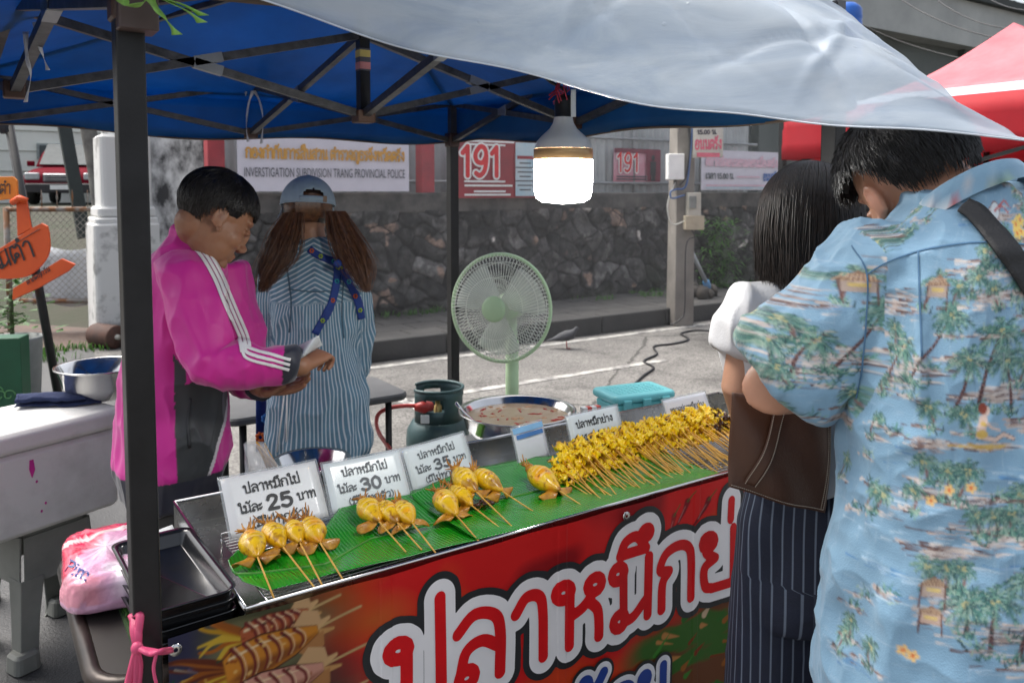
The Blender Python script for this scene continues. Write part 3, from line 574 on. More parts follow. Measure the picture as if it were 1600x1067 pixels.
for px0, px1, y0, y1 in ((57, 124, 224, 250), (127, 152, 226, 251)):
    A = aty(px0, y0, 28.9); B_ = aty(px1, y1, 28.9); c = (A + B_) / 2; hw, hh = abs(B_.x - A.x) / 2, abs(A.z - B_.z) / 2
    wf = MB().box((c.x, 28.94, c.z), (hw, .05, hh)).build('window', mat('window_frame', (.3, .34, .33), .5), hs_); MB().box((c.x, 28.88, c.z), (hw * .88, .02, hh * .74)).build('pane', mat('window_glass', (.05, .07, .08), .08, spec=.8), wf)
# maroon pickup, nose towards the gate
car = thing('pickup_truck', 'maroon pickup with chrome grille parked facing the gate in front of the cream house', 'pickup', (0, 0, 0))
cc = at(97, 320, 20.5); cy = cc.y; cx = cc.x; gz = 1.26; carp = mat('maroon_paint', (.15, .006, .016), .7, .0, .05, spec=.05); gl = mat('windscreen', (.06, .075, .08), .55, spec=.3); chrome = mat('chrome', (.3, .3, .31), .35, 1.0)
yawc = R(-14); Mc = Matrix.Translation((cx, cy, gz)) @ Matrix.Rotation(yawc, 4, 'Z')
def cpt(x, y, z): return Mc @ Vector((x, y, z))
def cbox(mb, c, h, r=.05, taper=1.0): mb.rbox(cpt(*c), h, r, 0, Matrix.Rotation(yawc, 3, 'Z'), 4, taper)
secs = [(.05, .7, .38, .6), (.12, .82, .34, .74), (.25, .88, .32, .86), (.9, .9, .32, .95), (1.5, .9, .32, 1.0), (4.9, .9, .32, .98)]
rows = []; nn_ = 20
for y, hw, z0, z1 in secs:
    cz, hz = (z0 + z1) / 2, (z1 - z0) / 2; rows.append((cpt(0, y, cz), Mc.to_3x3() @ Vector((hw, 0, 0)), Vector((0, 0, hz))))
mb = MB().loft(rows, 0, 32, 5); cab = [(1.35, .8, .98, 1.02), (1.9, .76, .98, 1.45), (2.3, .72, .98, 1.62), (3.9, .72, .98, 1.6), (4.3, .76, .98, 1.0)]
mb.loft([(cpt(0, y, (a_ + b_) / 2), Mc.to_3x3() @ Vector((hw, 0, 0)), Vector((0, 0, (b_ - a_) / 2))) for y, hw, a_, b_ in cab], 0, 32, 5); mb.build('body', carp, car)
mb = MB(); mb.add([cpt(-.7, 1.26, 1.05), cpt(.7, 1.26, 1.05), cpt(.62, 2.02, 1.62), cpt(-.62, 2.02, 1.62)], [(0, 1, 2, 3)], 0, False); mb.build('windscreen', gl, car, solid=.02)
mb = MB(); cbox(mb, (0, .06, .68), (.42, .04, .11)); 
g_ = mb.build('grille', chrome, car); mb = MB()
for z in (.62, .68, .74): cbox(mb, (0, .015, z), (.36, .01, .012), .005)
mb.build('grille_slot', INK, g_)
for sx in (-1, 1):
    mb = MB(); cbox(mb, (sx * .66, .1, .72), (.17, .06, .09), .05); mb.build('headlight', mat('lamp_lens', (.45, .47, .48), .2, .2), car)
    mb = MB(); cbox(mb, (sx * .96, 1.6, 1.08), (.09, .05, .07), .03); mb.build('wing_mirror', carp, car)
    for y in (.95, 3.9):
        q = Mc.to_3x3() @ Matrix.Rotation(R(90), 3, 'Y'); wh = MB().lathe([(.2, -.11), (.34, -.11), (.37, -.06), (.37, .06), (.34, .11), (.2, .11)], cpt(sx * .8, y, .37), 0, 24, q).build('wheel', mat('tyre', (.02, .02, .02), .8), car); MB().lathe([(.0, .1), (.2, .08), (.2, -.08), (0, -.1)], cpt(sx * .8, y, .37), 0, 18, q).build('rim', chrome, wh)
mb = MB(); cbox(mb, (0, .0, .42), (.8, .09, .12), .05); mb.build('bumper', mat('bumper_plastic', (.03, .028, .03), .6), car); mb = MB(); cbox(mb, (0, -.1, .44), (.24, .008, .055), .005); mb.build('number_plate', WHITE, car)
# gate of chain link with rusty frame and spear points
gate = thing('mesh_gate', 'rusty framed chain link gate with spear points, left of the white pillar', 'gate', (.85, 10.4, 0))
GA, GB = Vector((.36, 10.75, 0)), Vector((1.3, 10.15, 0)); gu = (GB - GA).normalized(); gl_ = (GB - GA).length; gn = Vector((gu.y, -gu.x, 0))
rust = mat('rusty_steel', (.2, .19, .18), .75, .2, vs=7, col2=(.17, .075, .03), sharp=(.42, .58), bump=.3, bs=60)
mb = MB()
for z in (1.4, .36): mb.tube([GA + UZ * z, GB + UZ * z], .028)
for t in (0, 1): mb.tube([GA.lerp(GB, t) + UZ * (-.02), GA.lerp(GB, t) + UZ * 1.42], .032)
mb.build('frame', rust, gate)
mb = MB(); s_ = .052; wire = .0028
k = -1.1
while k < gl_ + 1.1:
    for sg in (1, -1):
        a0 = max(0, k) if sg > 0 else min(gl_, k + 1.04); z0 = .36 + (a0 - k) if sg > 0 else .36 + (k + 1.04 - a0)
        a1 = min(gl_, k + 1.04) if sg > 0 else max(0, k); z1 = .36 + (a1 - k) if sg > 0 else .36 + (k + 1.04 - a1)
        if (sg > 0 and a1 > a0) or (sg < 0 and a1 < a0): mb.tube([GA + gu * a0 + UZ * z0, GA + gu * a1 + UZ * z1], wire, 0, 4, False)
    k += s_ * 1.4142
mb.build('chain_link', mat('wire', (.3, .28, .25), .5, .5, .2, 10), gate)
for t in np.linspace(.05, .97, 7): c = GA.lerp(GB, t); MB().tube([c + UZ * 1.4, c + UZ * 1.5, c + UZ * 1.53, c + UZ * 1.62], [.011, .011, .026, .002], 0, 4, flat=.35, upv=gn).build('spear_point', rust, gate)
sh = MB().grid(lambda u, v: GA + gu * (.2 + .7 * u) + gn * (-.1 - .03 * math.sin(u * 9)) + UZ * (.3 + .65 * v + .02 * math.sin(u * 7)), 20, 6).build('white_sheet', mat('dirty_white_sheet', (.55, .57, .6), .7, vs=3, col2=(.22, .24, .25), sharp=(.5, .7)), solid=.004)
tag(sh, 'dirty white sheet hung low behind the chain link gate', 'sheet')
tr = MB().tube([at(130, 130, 10.9), at(138, 200, 10.9), at(150, 270, 10.9), at(157, 318, 10.9), at(160, 520, 10.9)], [.11, .1, .1, .11, .13], 0, 12); trk = tr.build('bare_trunk', mat('grey_bark', (.17, .165, .15), .9, vs=6, col2=(.08, .075, .07), bump=.8, bs=30)); tag(trk, 'bare grey leaning tree trunk beside the white gate pillar', 'tree trunk')
c = atz(166, 529, .09); ro = thing('road_roller_drum', 'short dark rusty drum lying on the verge in front of the gate', 'drum', (c.x, c.y, 0)); q = Matrix.Rotation(R(-62), 3, 'Z') @ Matrix.Rotation(R(90), 3, 'Y')
MB().lathe([(.0, -.17), (.115, -.17), (.12, -.15), (.12, .15), (.115, .17), (0, .17)], (c.x, c.y, .12), 0, 24, q).build('barrel', mat('rusty_drum', (.05, .03, .025), .8, vs=8, col2=(.1, .045, .03), bump=.4), ro)
MB().tube([Vector((c.x, c.y, .12)) + q @ Vector((0, 0, -.2)), Vector((c.x, c.y, .12)) + q @ Vector((0, 0, .2))], .028).build('axle', mat('bare_axle', (.5, .48, .42), .5, .3), ro)
# ================================================================ printed cloths on the wall
vin = mat('vinyl_white', (.6, .57, .63), .55, var=.03, bump=.05, bs=8); GOLD = mat('gold_ink', (.55, .27, .03), .5, var=.1); VRED = mat('vinyl_red', (.34, .025, .035), .5, vs=3, col2=(.2, .02, .03)); VBLU = mat('vinyl_blue', (.3, .5, .6), .5, vs=3, col2=(.55, .6, .62)); DGR = mat('dark_grey_ink', (.07, .07, .085), .5); PNK = mat('pink_ink', (.68, .14, .2), .5); PNK2 = mat('pale_pink_ink', (.62, .34, .42), .5, vs=20, col2=(.66, .5, .56)); NAVY_ = mat('blue_ink', (.04, .13, .38), .5)
def banner_frame(pxl, pxr, Y, z0, z1):
    a = aty(pxl, 300, Y); b = aty(pxr, 300, Y); return Vector((a.x, Y, z0)), Vector((1, 0, 0)), Vector((0, 0, 1)), b.x - a.x, z1 - z0
def cloth(name, label, cat, fr, W, Hh, m, wav=.012, group=None):
    o, ex, ey = fr; t = thing(name, label, cat, o, group=group); nrm = ex.cross(ey)
    MB().grid(lambda u, v: o + ex * (u * W) + ey * (v * Hh) + nrm * (-.012 + wav * .4 * math.sin(u * 9 + v * 2) * (.3 + .7 * abs(.5 - v))), 30, 8).build('cloth', m, t); return t
YB = 8.29
o, ex, ey, W, Hh = banner_frame(372, 640, YB, 1.6, 2.36); fr = (o, ex, ey)
t = cloth('police_banner', 'wide white banner with gold Thai heading above a dark English line', 'banner', fr, W, Hh, vin)
mb = MB()
k = (W - .14) / strokes_of('กองกำกับการสืบสวน ตำรวจภูธรจังหวัดตรัง', 1)[1]
st = [[(x_, y_ * 1.35) for x_, y_ in s_] for s_ in strokes_of('กองกำกับการสืบสวน ตำรวจภูธรจังหวัดตรัง', k)[0]]
mb = MB(); D, x0, y0 = text_field(st, .05, .006); iso_mesh(D, .0098, x0, y0, .006, mb, (o + ex * .08 + ey * .34, ex, ey), 0, .006); mb.build('heading', GOLD, t)
mb = MB(); latin(mb, 'INVERSTIGATION SUBDIVISION TRANG PROVINCIAL POLICE', (o + ex * .06 + ey * .15, ex, ey), .135, 0, .006, width=W - .12, off=.006); mb.build('english_line', DGR, t)
mb = MB(); c = o + ex * (W * .56) + ey * .76 + Vector((0, -.008, 0)); q = Matrix.Rotation(R(90), 3, 'X'); mb.lathe([(.13, 0), (.15, .004), (.17, 0)], c, 0, 30, q); mb.lathe([(.0, .003), (.09, .004), (.1, 0)], c, 1, 24, q)
for s_ in (-1, 1): mb.tube([c + Vector((s_ * .17, -.002, -.05)), c + Vector((s_ * .24, -.002, -.11)), c + Vector((s_ * .2, -.002, -.16))], .014, 0, 6)
mb.build('emblem', [PNK2, mat('pale_emblem', (.5, .32, .3), .6)], t)
# red 191 poster
o, ex, ey, W, Hh = banner_frame(714, 866, 8.31, 1.52, 2.27); fr = (o, ex, ey)
t = cloth('hotline_banner', 'dark red banner with large 191 and pale blue right half, behind the tent leg', 'banner', fr, W, Hh, VRED)
mb = MB(); mb.box(o + ex * (W * .78) + ey * (Hh * .47) + Vector((0, -.006, 0)), (W * .2, .002, Hh * .44)); mb.build('notice_half', VBLU, t)
mb = MB(); st, _ = strokes_of('191', .34, .04, .27); D, x0, y0 = text_field(st, .08, .006); iso_mesh(D, .052, x0, y0, .006, mb, fr, 0, .008); iso_mesh(D, .03, x0, y0, .006, mb, fr, 1, .012); mb.build('number', [WHITE, RED], t)
mb = MB()
for y, a, b in ((.68, .02, .6), (.64, .1, .5), (.2, .05, .5), (.15, .05, .58), (.08, .15, .5), (.04, .05, .56)): mb.box(o + ex * (W * (a + b) / 2 * .98) + ey * y + Vector((0, -.008, 0)), (W * (b - a) / 2 * .9, .001, .011))
for i in range(2):
    for j in range(7): mb.box(o + ex * (W * (.68 + .2 * i)) + ey * (.1 + .055 * j) + Vector((0, -.0105, 0)), (W * (.06 + .02 * ((i * 3 + j) % 3)), .001, .008), 1)
    mb.box(o + ex * (W * (.68 + .2 * i)) + ey * .5 + Vector((0, -.0105, 0)), (W * .085, .001, .02), 2)
mb.build('small_print', [WHITE, DGR, VRED], t)
# second 191 poster
o, ex, ey, W, Hh = banner_frame(959, 1031, 8.84, 1.74, 2.22); fr = (o, ex, ey)
t = cloth('hotline_poster', 'small poster with red 191 and a dark figure, on the pale sheet fence', 'poster', fr, W, Hh, mat('poster_pink', (.6, .42, .48), .5, vs=2, col2=(.5, .1, .14)))
mb = MB(); mb.box(o + ex * (W * .5) + ey * (Hh * .93) + Vector((0, -.008, 0)), (W * .49, .001, Hh * .07)); mb.box(o + ex * (W * .84) + ey * (Hh * .5) + Vector((0, -.0075, 0)), (W * .16, .001, Hh * .48)); mb.build('dark_panel', mat('maroon_ink', (.16, .02, .04), .5), t)
mb = MB(); st, _ = strokes_of('191', .26, .04, .15); D, x0, y0 = text_field(st, .06, .006); iso_mesh(D, .036, x0, y0, .006, mb, fr, 0, .008); iso_mesh(D, .018, x0, y0, .006, mb, fr, 1, .012); mb.build('number', [WHITE, RED], t)
mb = MB(); c = o + ex * (W * .83); y = -.013; mb.box(c + ey * .2 + Vector((0, y, 0)), (.055, .002, .1)); mb.ell(c + ey * .35 + Vector((0, y, 0)), (.035, .006, .045)); mb.box(c + ey * .07 + Vector((0, y, 0)), (.04, .002, .06)); mb.build('officer_silhouette', INK, t)
mb = MB()
for yy in (.035, .075): mb.box(o + ex * (W * .38) + ey * yy + Vector((0, -.008, 0)), (W * .33, .001, .01))
mb.build('small_print', DGR, t)
# pale banner with pink heading
o, ex, ey, W, Hh = banner_frame(1096, 1219, 8.3, 1.62, 2.21); fr = (o, ex, ey)
t = cloth('notice_banner', 'white banner with pale pink Thai heading and a time line, right of the utility pole', 'banner', fr, W, Hh, vin)
mb = MB(); letters(mb, 'ตลาดนัดถนนคนเดินเมืองตรัง', (o + ex * .08 + ey * .36, ex, ey), .1, .03, 0, .006, width=W - .16, h=.008); mb.build('heading', PNK2, t)
mb = MB(); letters(mb, 'เวลา 15.00 น.', (o + ex * .08 + ey * .17, ex, ey), .075, .018, 0, .006, width=.62, h=.006); letters(mb, 'ถนนตรัง', (o + ex * (W - .42) + ey * .15, ex, ey), .1, .022, 1, .006, width=.36, h=.006)
for yy, a, b, mm in ((.2, .42, .72, 2), (.07, .05, .95, 2), (.03, .05, .95, 3)): mb.box(o + ex * (W * (a + b) / 2) + ey * yy + Vector((0, -.0065, 0)), (W * (b - a) / 2, .001, .01), mm)
mb.build('small_print', [INKG, NAVY_, PNK2, VBLU], t)
# ================================================================ concrete utility pole with boxes
up0 = at(1062, 505, 9.75); ux, uy = up0.x, up0.y
conc = mat('pole_concrete', (.27, .25, .22), .85, vs=2.4, col2=(.15, .135, .12), bump=.4, bs=25)
pole = thing('utility_pole', 'square concrete utility pole with meter boxes at the kerb', 'utility pole', (ux, uy, 0)); qz = Matrix.Rotation(R(-20), 3, 'Z')
mb = MB()
for a, b, w0, w1 in ((0, 7.5, .125, .085),): mb.tube([(ux, uy, a), (ux, uy, b)], [w0 * 1.4142, w1 * 1.4142], 0, 4, True, 1, qz @ Vector((1, 0, 0)), True)
mb.build('shaft', conc, pole, bevel=.012)
mb = MB(); mb.tube([(ux, uy, 1.0), (ux, uy, 1.04)], .1); bx = mat('meter_box', (.55, .53, .46), .5, vs=4, col2=(.4, .37, .3)); 
def ubox(name, px0, px1, y0, y1, d, m):
    a, b = at(px0, y0, d), at(px1, y1, d); c = (a + b) / 2; w_ = (b - a).dot(_rt) / 2; h_ = abs(a.z - b.z) / 2
    return MB().rbox(c, (w_, .09, h_), .012, 0, Matrix.Rotation(-YAW, 3, 'Z')).build(name, m, pole)
ubox('breaker_box', 1042, 1067, 241, 281, 9.5, WHITE); mbx = ubox('meter_box', 1072, 1093, 301, 337, 9.52, bx); ubox('junction_box', 1068, 1098, 337, 359, 9.52, mat('ply_box', (.42, .36, .26), .7))
a, b = at(1077, 306, 9.41), at(1088, 326, 9.41); c = (a + b) / 2; MB().rbox(c, (.04, .02, .07), .01, 0, Matrix.Rotation(-YAW, 3, 'Z')).build('meter_window', mat('meter_glass', (.2, .21, .2), .15), mbx)
CBL = mat('cable_blue', (.05, .12, .3), .5); CBK = mat('cable_black', (.02, .02, .022), .5)
for pts, m, r in (([(1082, 195), (1079, 240), (1072, 290), (1056, 296), (1048, 300), (1050, 310), (1070, 305)], CBL, .012), ([(1055, 285), (1043, 320), (1050, 350), (1072, 345)], mat('cable_pale', (.5, .5, .46), .5), .008), ([(1080, 358), (1085, 370), (1072, 385), (1070, 480), (1064, 498), (1048, 508)], CBK, .008), ([(1062, 290), (1072, 275), (1078, 230), (1076, 195)], CBK, .01)):
    rope('pole_cable', [at(x, y, 9.48) for x, y in pts], r, m, pole)
stay = thing('propped_pipe', 'pale blue ended steel pipe leaning beside the utility pole', 'pipe', atz(1104, 447, .2)); A, B_ = at(1078, 388, 10.6), at(1103, 440, 10.9)
MB().tube([A, B_], .028).build('tube', mat('pipe_grey', (.42, .44, .45), .5, .4), stay); MB().tube([B_, at(1108, 456, 11)], .05).build('coupling', mat('pipe_blue', (.08, .22, .4), .4), stay)
mb = MB()
for i in range(9): c = atz(1098 + random.uniform(-16, 18), 462 + random.uniform(-6, 5), .2); mb.ell(c + UZ * .05, (random.uniform(.05, .16), random.uniform(.05, .14), random.uniform(.04, .12)), 0, Matrix.Rotation(random.random() * 3, 3, 'Z'), 9, 6)
tag(mb.build('rubble_heap', stn_d := mat('rubble', (.07, .06, .05), .9, vs=6, col2=(.03, .028, .026), bump=.6)), 'small heap of dark rubble at the foot of the propped pipe', 'rubble')
# tall weeds on the wall right of the pole
mb = MB(); cb = aty(1118, 420, 8.28)
for _ in range(520):
    b = cb + Vector((random.gauss(0, .2), random.uniform(-.12, .02), random.uniform(-.3, .75))); a = random.uniform(0, 6.283); o2 = Vector((math.cos(a), -abs(math.sin(a)), random.uniform(-.2, .7))).normalized(); l_ = random.uniform(.1, .26); s2 = o2.cross(UZ).normalized() * random.uniform(.008, .018)
    mb.add([b - s2 * .3, b + s2 * .3, b + o2 * l_ * .5 + s2, b + o2 * l_ * .5 - s2, b + o2 * l_ - UZ * l_ * .3], [(0, 1, 2, 3), (3, 2, 4)], 0, True)
wp = thing('wall_plant', 'bushy green weed growing out of the stone wall right of the utility pole', 'plant', cb); mb.build('foliage', leafw, wp); MB().tube([cb + Vector((0, .05, -.4)), cb + Vector((.02, -.02, .1)), cb + Vector((-.03, -.04, .6))], [.012, .008, .003]).build('stem', mat('stem', (.06, .08, .03), .7), wp)
mb = MB(); mb.tube([Vector(p) for p in spline([atz(x, y, .012) for x, y in ((1200, 540), (1160, 527), (1125, 519), (1090, 516), (1064, 521), (1076, 530), (1052, 537), (1022, 541), (1026, 553), (1006, 564), (1021, 574), (1004, 588), (985, 606))], 8)], .011, 0, 6); tag(mb.build('power_cord', CBK), 'black power cord snaking over the road from the utility pole', 'cord')
# notice hanging on the pole
ca_, cb_, cc_, cd_ = at(1082, 247, 9.3), at(1129, 246, 9.45), at(1134, 184, 9.45), at(1086, 186, 9.3); hx = (cb_ - ca_); HWn = hx.length; hx.normalize(); fr = (ca_, hx, UZ); HHn = (cd_ - ca_).z
t = thing('hanging_notice', 'small white notice with pink and dark Thai lines, hanging on the utility pole', 'notice', ca_)
MB().grid(lambda u, v: ca_ + hx * (u * HWn) + UZ * (v * HHn) + hx.cross(UZ) * (.01 * math.sin(4 * v)), 4, 8).build('sheet', mat('notice_cream', (.6, .58, .5), .6, var=.03), t, solid=.002)
mb = MB(); letters(mb, 'ตลาดนัด', (ca_ + hx * .03 + UZ * .36, hx, UZ), .07, .018, 0, .014, width=HWn - .06, h=.006); letters(mb, '15.00 น.', (ca_ + hx * .05 + UZ * .27, hx, UZ), .045, .012, 1, .014, width=HWn - .14, h=.005); letters(mb, 'ถนนตรัง', (ca_ + hx * .02 + UZ * .1, hx, UZ), .1, .024, 0, .014, width=HWn - .04, h=.006)
mb.box(ca_ + hx * HWn / 2 + UZ * .03 + hx.cross(UZ) * .014, (HWn * .38, .002, .025), 2, Matrix.Rotation(math.atan2(hx.y, hx.x), 3, 'Z')); mb.build('lettering', [PNK, DGR, PNK], t)
# pigeon
pg = thing('pigeon', 'dark grey pigeon standing on the road behind the fan', 'pigeon', atz(885, 545, 0)); pc = atz(885, 545, 0); pr = Vector((_rt.x, _rt.y, 0)).normalized(); pf = pr; psd = UZ.cross(pf)
mb = MB(); mb.loft([(pc + pf * x + UZ * z, psd * a, (UZ * .95 - pf * .25) * b) for x, z, a, b in ((-.2, .085, .012, .006), (-.13, .1, .03, .018), (-.06, .12, .052, .045), (.0, .135, .058, .056), (.06, .15, .045, .05), (.085, .18, .026, .032), (.095, .205, .022, .024), (.112, .212, .016, .016), (.128, .208, .004, .004))], 0, 14, 2); mb.build('body', mat('pigeon_grey', (.05, .052, .06), .7, vs=30, col2=(.03, .03, .035)), pg)
mb = MB()
for s_ in (-1, 1): mb.tube([pc + psd * .02 * s_ + UZ * .09, pc + psd * .022 * s_ + pf * .005 + UZ * .003, pc + psd * .022 * s_ + pf * .04 + UZ * .003], .005)
mb.build('legs', mat('pigeon_leg', (.3, .06, .06), .6), pg)
# ================================================================ red market tent on the right, overhead wires, blue canister
redc = mat('red_canvas', (.72, .04, .06), .6, vs=2, col2=(.6, .04, .06), trl=.6, bump=.15, bs=10); pinkc = mat('faded_red_canvas', (.66, .2, .23), .6, vs=3, col2=(.58, .11, .14), trl=.3, bump=.2, bs=9); whc = mat('white_canvas', (.66, .69, .74), .55, vs=3, col2=(.55, .6, .68), trl=.3, bump=.2, bs=9)
x0, x1, y0, y1 = 5.2, 8.3, 1.2, 4.02; ez = 2.2; pk = at(1584, 36, 6.15); rt = thing('red_tent', 'red topped market tent with white lower band, at the right edge', 'tent', (6.7, 2.6, 0))
cor = [Vector((x0, y0, ez)), Vector((x1, y0, ez)), Vector((x1, y1, ez)), Vector((x0, y1, ez))]
mbr, mbw, mbv = MB(), MB(), MB()
for i in range(4):
    a, b = cor[i], cor[(i + 1) % 4]; mid = lambda u, v: (a.lerp(b, u)).lerp(pk, v) - UZ * (.16 * math.sin(math.pi * v) * 1.0)
    mbr.grid(lambda u, v: mid(u, .42 + .58 * v), 14, 10); mbw.grid(lambda u, v: mid(u, .42 * v), 14, 6)
    ou = (a + b) / 2 - Vector((6.75, 2.6, ez)); ou.normalize()
    mbv.grid(lambda u, v: a.lerp(b, u) - UZ * (.36 * v) + ou * (.02 + .02 * math.sin(u * 18) * v), 40, 3)
mbr.build('roof_cloth', pinkc, rt, solid=.003); mbw.build('white_band', whc, rt, solid=.003); mbv.build('valance', redc, rt, solid=.003)
for c in cor: MB().bar(c * 1, Vector((c.x, c.y, 0)), .045).build('leg', BLK, rt)
mb = MB()
for i in range(4):
    a, b = cor[i], cor[(i + 1) % 4]; m_ = (a + b) / 2
    for p_, q_ in ((a, m_), (m_, b)): mb.bar(p_ - UZ * .05, q_ - UZ * .42, .022); mb.bar(p_ - UZ * .42, q_ - UZ * .05, .022)
mb.build('truss', BLK, rt)
can = thing('blue_barrel', 'blue plastic barrel high on a stand in front of the grey hall', 'barrel', at(1322, 60, 9)); cc = at(1321, 45, 9); 
MB().lathe([(.0, .27), (.1, .27), (.14, .24), (.17, .2), (.175, .1), (.168, .08), (.175, .06), (.175, -.5), (.16, -.55), (0, -.56)], cc, 0, 22).build('shell', mat('blue_plastic', (.01, .1, .42), .35, var=.08), can); MB().bar(cc - UZ * .56, Vector((cc.x, cc.y, 0)), .09).build('stand', GREY, can)
mb = None
for i, (a, b, sag) in enumerate((((1380, -20, 20), (1640, 70, 14), .3), ((1440, -20, 20), (1640, 45, 15), .35), ((1520, -20, 19), (1640, 15, 15), .2), ((1330, 30, 22), (1640, 110, 14), .25))):
    A, B_ = at(*a), at(*b); w_ = MB().tube([A.lerp(B_, t) - UZ * sag * 4 * t * (1 - t) for t in np.linspace(-.6, 1.6, 30)], .012, 0, 5).build('overhead_wire', CBK); tag(w_, 'black overhead wire crossing the sky above the red tent', 'wire', 'overhead wires')
# ================================================================ left edge: leaning poles, orange signs, green box, plant
top, bot = at(6, 150, 4.3), at(119, 771, 4.3); po = thing('sign_pole', 'dark leaning pole carrying the two orange signs at the left edge', 'pole', (bot.x, bot.y, 0))
MB().tube([bot, top], .022).build('shaft', BLK, po); MB().tube([at(-4, 163, 4.28), at(3, 190, 4.28), at(8, 208, 4.28)], [.03, .035, .022], 0, 10).build('wrapped_top', mat('dark_wrap', (.015, .02, .03), .4, bump=.5, bs=40), po)
p2 = MB().bar(at(92, 150, 12), at(132, 372, 12), .17).build('leaning_post', mat('dark_post', (.02, .028, .026), .6)); tag(p2, 'dark green leaning post in front of the maroon pickup', 'post')
ORG = mat('orange_board', (.72, .1, .012), .55, vs=5, col2=(.62, .075, .01)); ORG2 = mat('amber_board', (.72, .22, .015), .55, vs=5, col2=(.62, .17, .01))
def sign(name, label, outlines, d, m, parts):
    t = thing(name, label, 'sign', at(*outlines[0][0], d)); base = at(50, 400, d)
    for nm, poly in zip(parts, outlines): 
        P = [((x - 50) * d / FPX, (400 - y) * d / FPX) for x, y in poly]; MB().prism(P[::-1] if sum((P[i][0] - P[i - 1][0]) * (P[i][1] + P[i - 1][1]) for i in range(len(P))) > 0 else P, (base, _rt, _up), .014).build(nm, m, t, bevel=.002)
    return t, (base, _rt, _up)
sg, fr = sign('mortar_sign', 'orange mortar and pestle shaped sign with black Thai writing, on the leaning pole', [[(x, y) for x, y in spline([(-60, 412), (0, 388), (65, 349), (77, 376), (74, 400), (58, 421), (38, 433), (5, 436), (-30, 432), (-55, 424)], 3, True)], [(25, 311), (40, 309), (48, 357), (27, 369)], [(20, 451), (58, 428), (96, 404), (117, 413), (106, 424), (60, 450), (19, 469)]], 4.2, ORG, ['bowl', 'pestle', 'foot'])
k = 4.2 / FPX; mb = MB(); a_ = R(20); e1 = _rt * math.cos(a_) + _up * math.sin(a_); e2 = -_rt * math.sin(a_) + _up * math.cos(a_)
letters(mb, 'ส้มตำ', (at(-22, 428, 4.2) - _fw * .004, e1, e2), 26 * k, 3.2 * k, 0, .002, h=1.2 * k, width=84 * k)
mb.tube([at(-5, 398, 4.194), at(62, 358, 4.194)], .0022, 0, 5); letters(mb, 'ตำสดทุกวัน', (at(44, 445, 4.2) - _fw * .004, e1 * .94 + e2 * .2, e2), 7 * k, 1.1 * k, 0, .002, h=.5 * k, width=44 * k); mb.build('lettering', INK, sg)
MB().tube([at(20, 316, 4.2) , at(30, 310, 4.17), at(42, 315, 4.19)], .018, 0, 8).build('pestle_head', ORG, sg)
sg2, fr = sign('amber_sign', 'small amber sign board tied to the leaning pole above the mortar sign', [[(-30, 277), (20, 276), (26, 282), (27, 310), (-30, 316)]], 4.22, ORG2, ['board'])
mb = MB(); letters(mb, 'ร้านตำ', (at(-26, 303, 4.22) - _fw * .004, _rt, _up), 15 * k, 2 * k, 0, .002, h=.8 * k, width=44 * k); mb.build('lettering', INK, sg2)
gb = thing('green_gift_bag', 'dark green printed paper bag at the left edge below the orange signs', 'bag', at(5, 622, 4.0)); gm = mat('green_card', (.008, .07, .03), .45, vs=9, col2=(.01, .1, .045)); c = at(2, 600, 4.05)
q = Matrix.Rotation(-YAW + R(12), 3, 'Z'); MB().rbox(c - UZ * .16, (.115, .06, .40), .006, 0, q).build('bag_body', gm, gb)
gf = mat('pale_green_print', (.12, .33, .12), .5)
for i in range(7):
    mb = MB(); cx_, cz_ = random.uniform(-.08, .09), random.uniform(-.3, .18); o2 = c - UZ * .16 + q @ Vector((cx_, -.0615, cz_)); mb.tube([o2 + q @ Vector((.03 * math.cos(t) * (1 - t / 9), 0, .03 * math.sin(t) * (1 - t / 9))) for t in np.linspace(0, 6, 16)], .0035, 0, 5); mb.build('scroll_print', gf, gb)
st_ = thing('bag_stool', 'plain dark stool under the green paper bag at the left edge', 'stool', (c.x, c.y, 0)); MB().rbox(c - UZ * .575, (.17, .17, .012), .03).build('seat', BLK, st_)
for i in (-1, 1):
    for j in (-1, 1): p_ = c + Vector((i * .13, j * .13, 0)); MB().bar(Vector((p_.x, p_.y, c.z - .585)), Vector((p_.x, p_.y, 0)), .025).build('leg', BLK, st_)
mb = MB(); pl = at(18, 490, 4.9)
for _ in range(150):
    b = pl + Vector((random.gauss(0, .11), random.gauss(0, .08), random.uniform(-.12, .2))); a = random.uniform(0, 6.283); o2 = Vector((math.cos(a), math.sin(a), random.uniform(-.2, .6))).normalized(); l_ = random.uniform(.05, .11); s2 = o2.cross(UZ).normalized() * l_ * .25
    mb.add([b, b + o2 * l_ * .5 + s2, b + o2 * l_, b + o2 * l_ * .5 - s2], [(0, 1, 2, 3)], 0, False)
pp = thing('potted_plant', 'leafy green plant in a pot behind the orange mortar sign', 'plant', (pl.x, pl.y, 0)); mb.build('foliage', leafg, pp)
MB().lathe([(0, 0), (.12, 0), (.16, .7), (.17, .72), (.15, .72), (.14, .68), (0, .66)], (pl.x, pl.y, 0), 0, 20).build('pot', mat('grey_pot', (.2, .22, .22), .6), pp); MB().tube([(pl.x, pl.y, .6), pl - UZ * .05, pl + UZ * .12], .012).build('stem', mat('stem_b', (.06, .08, .03), .7), pp)
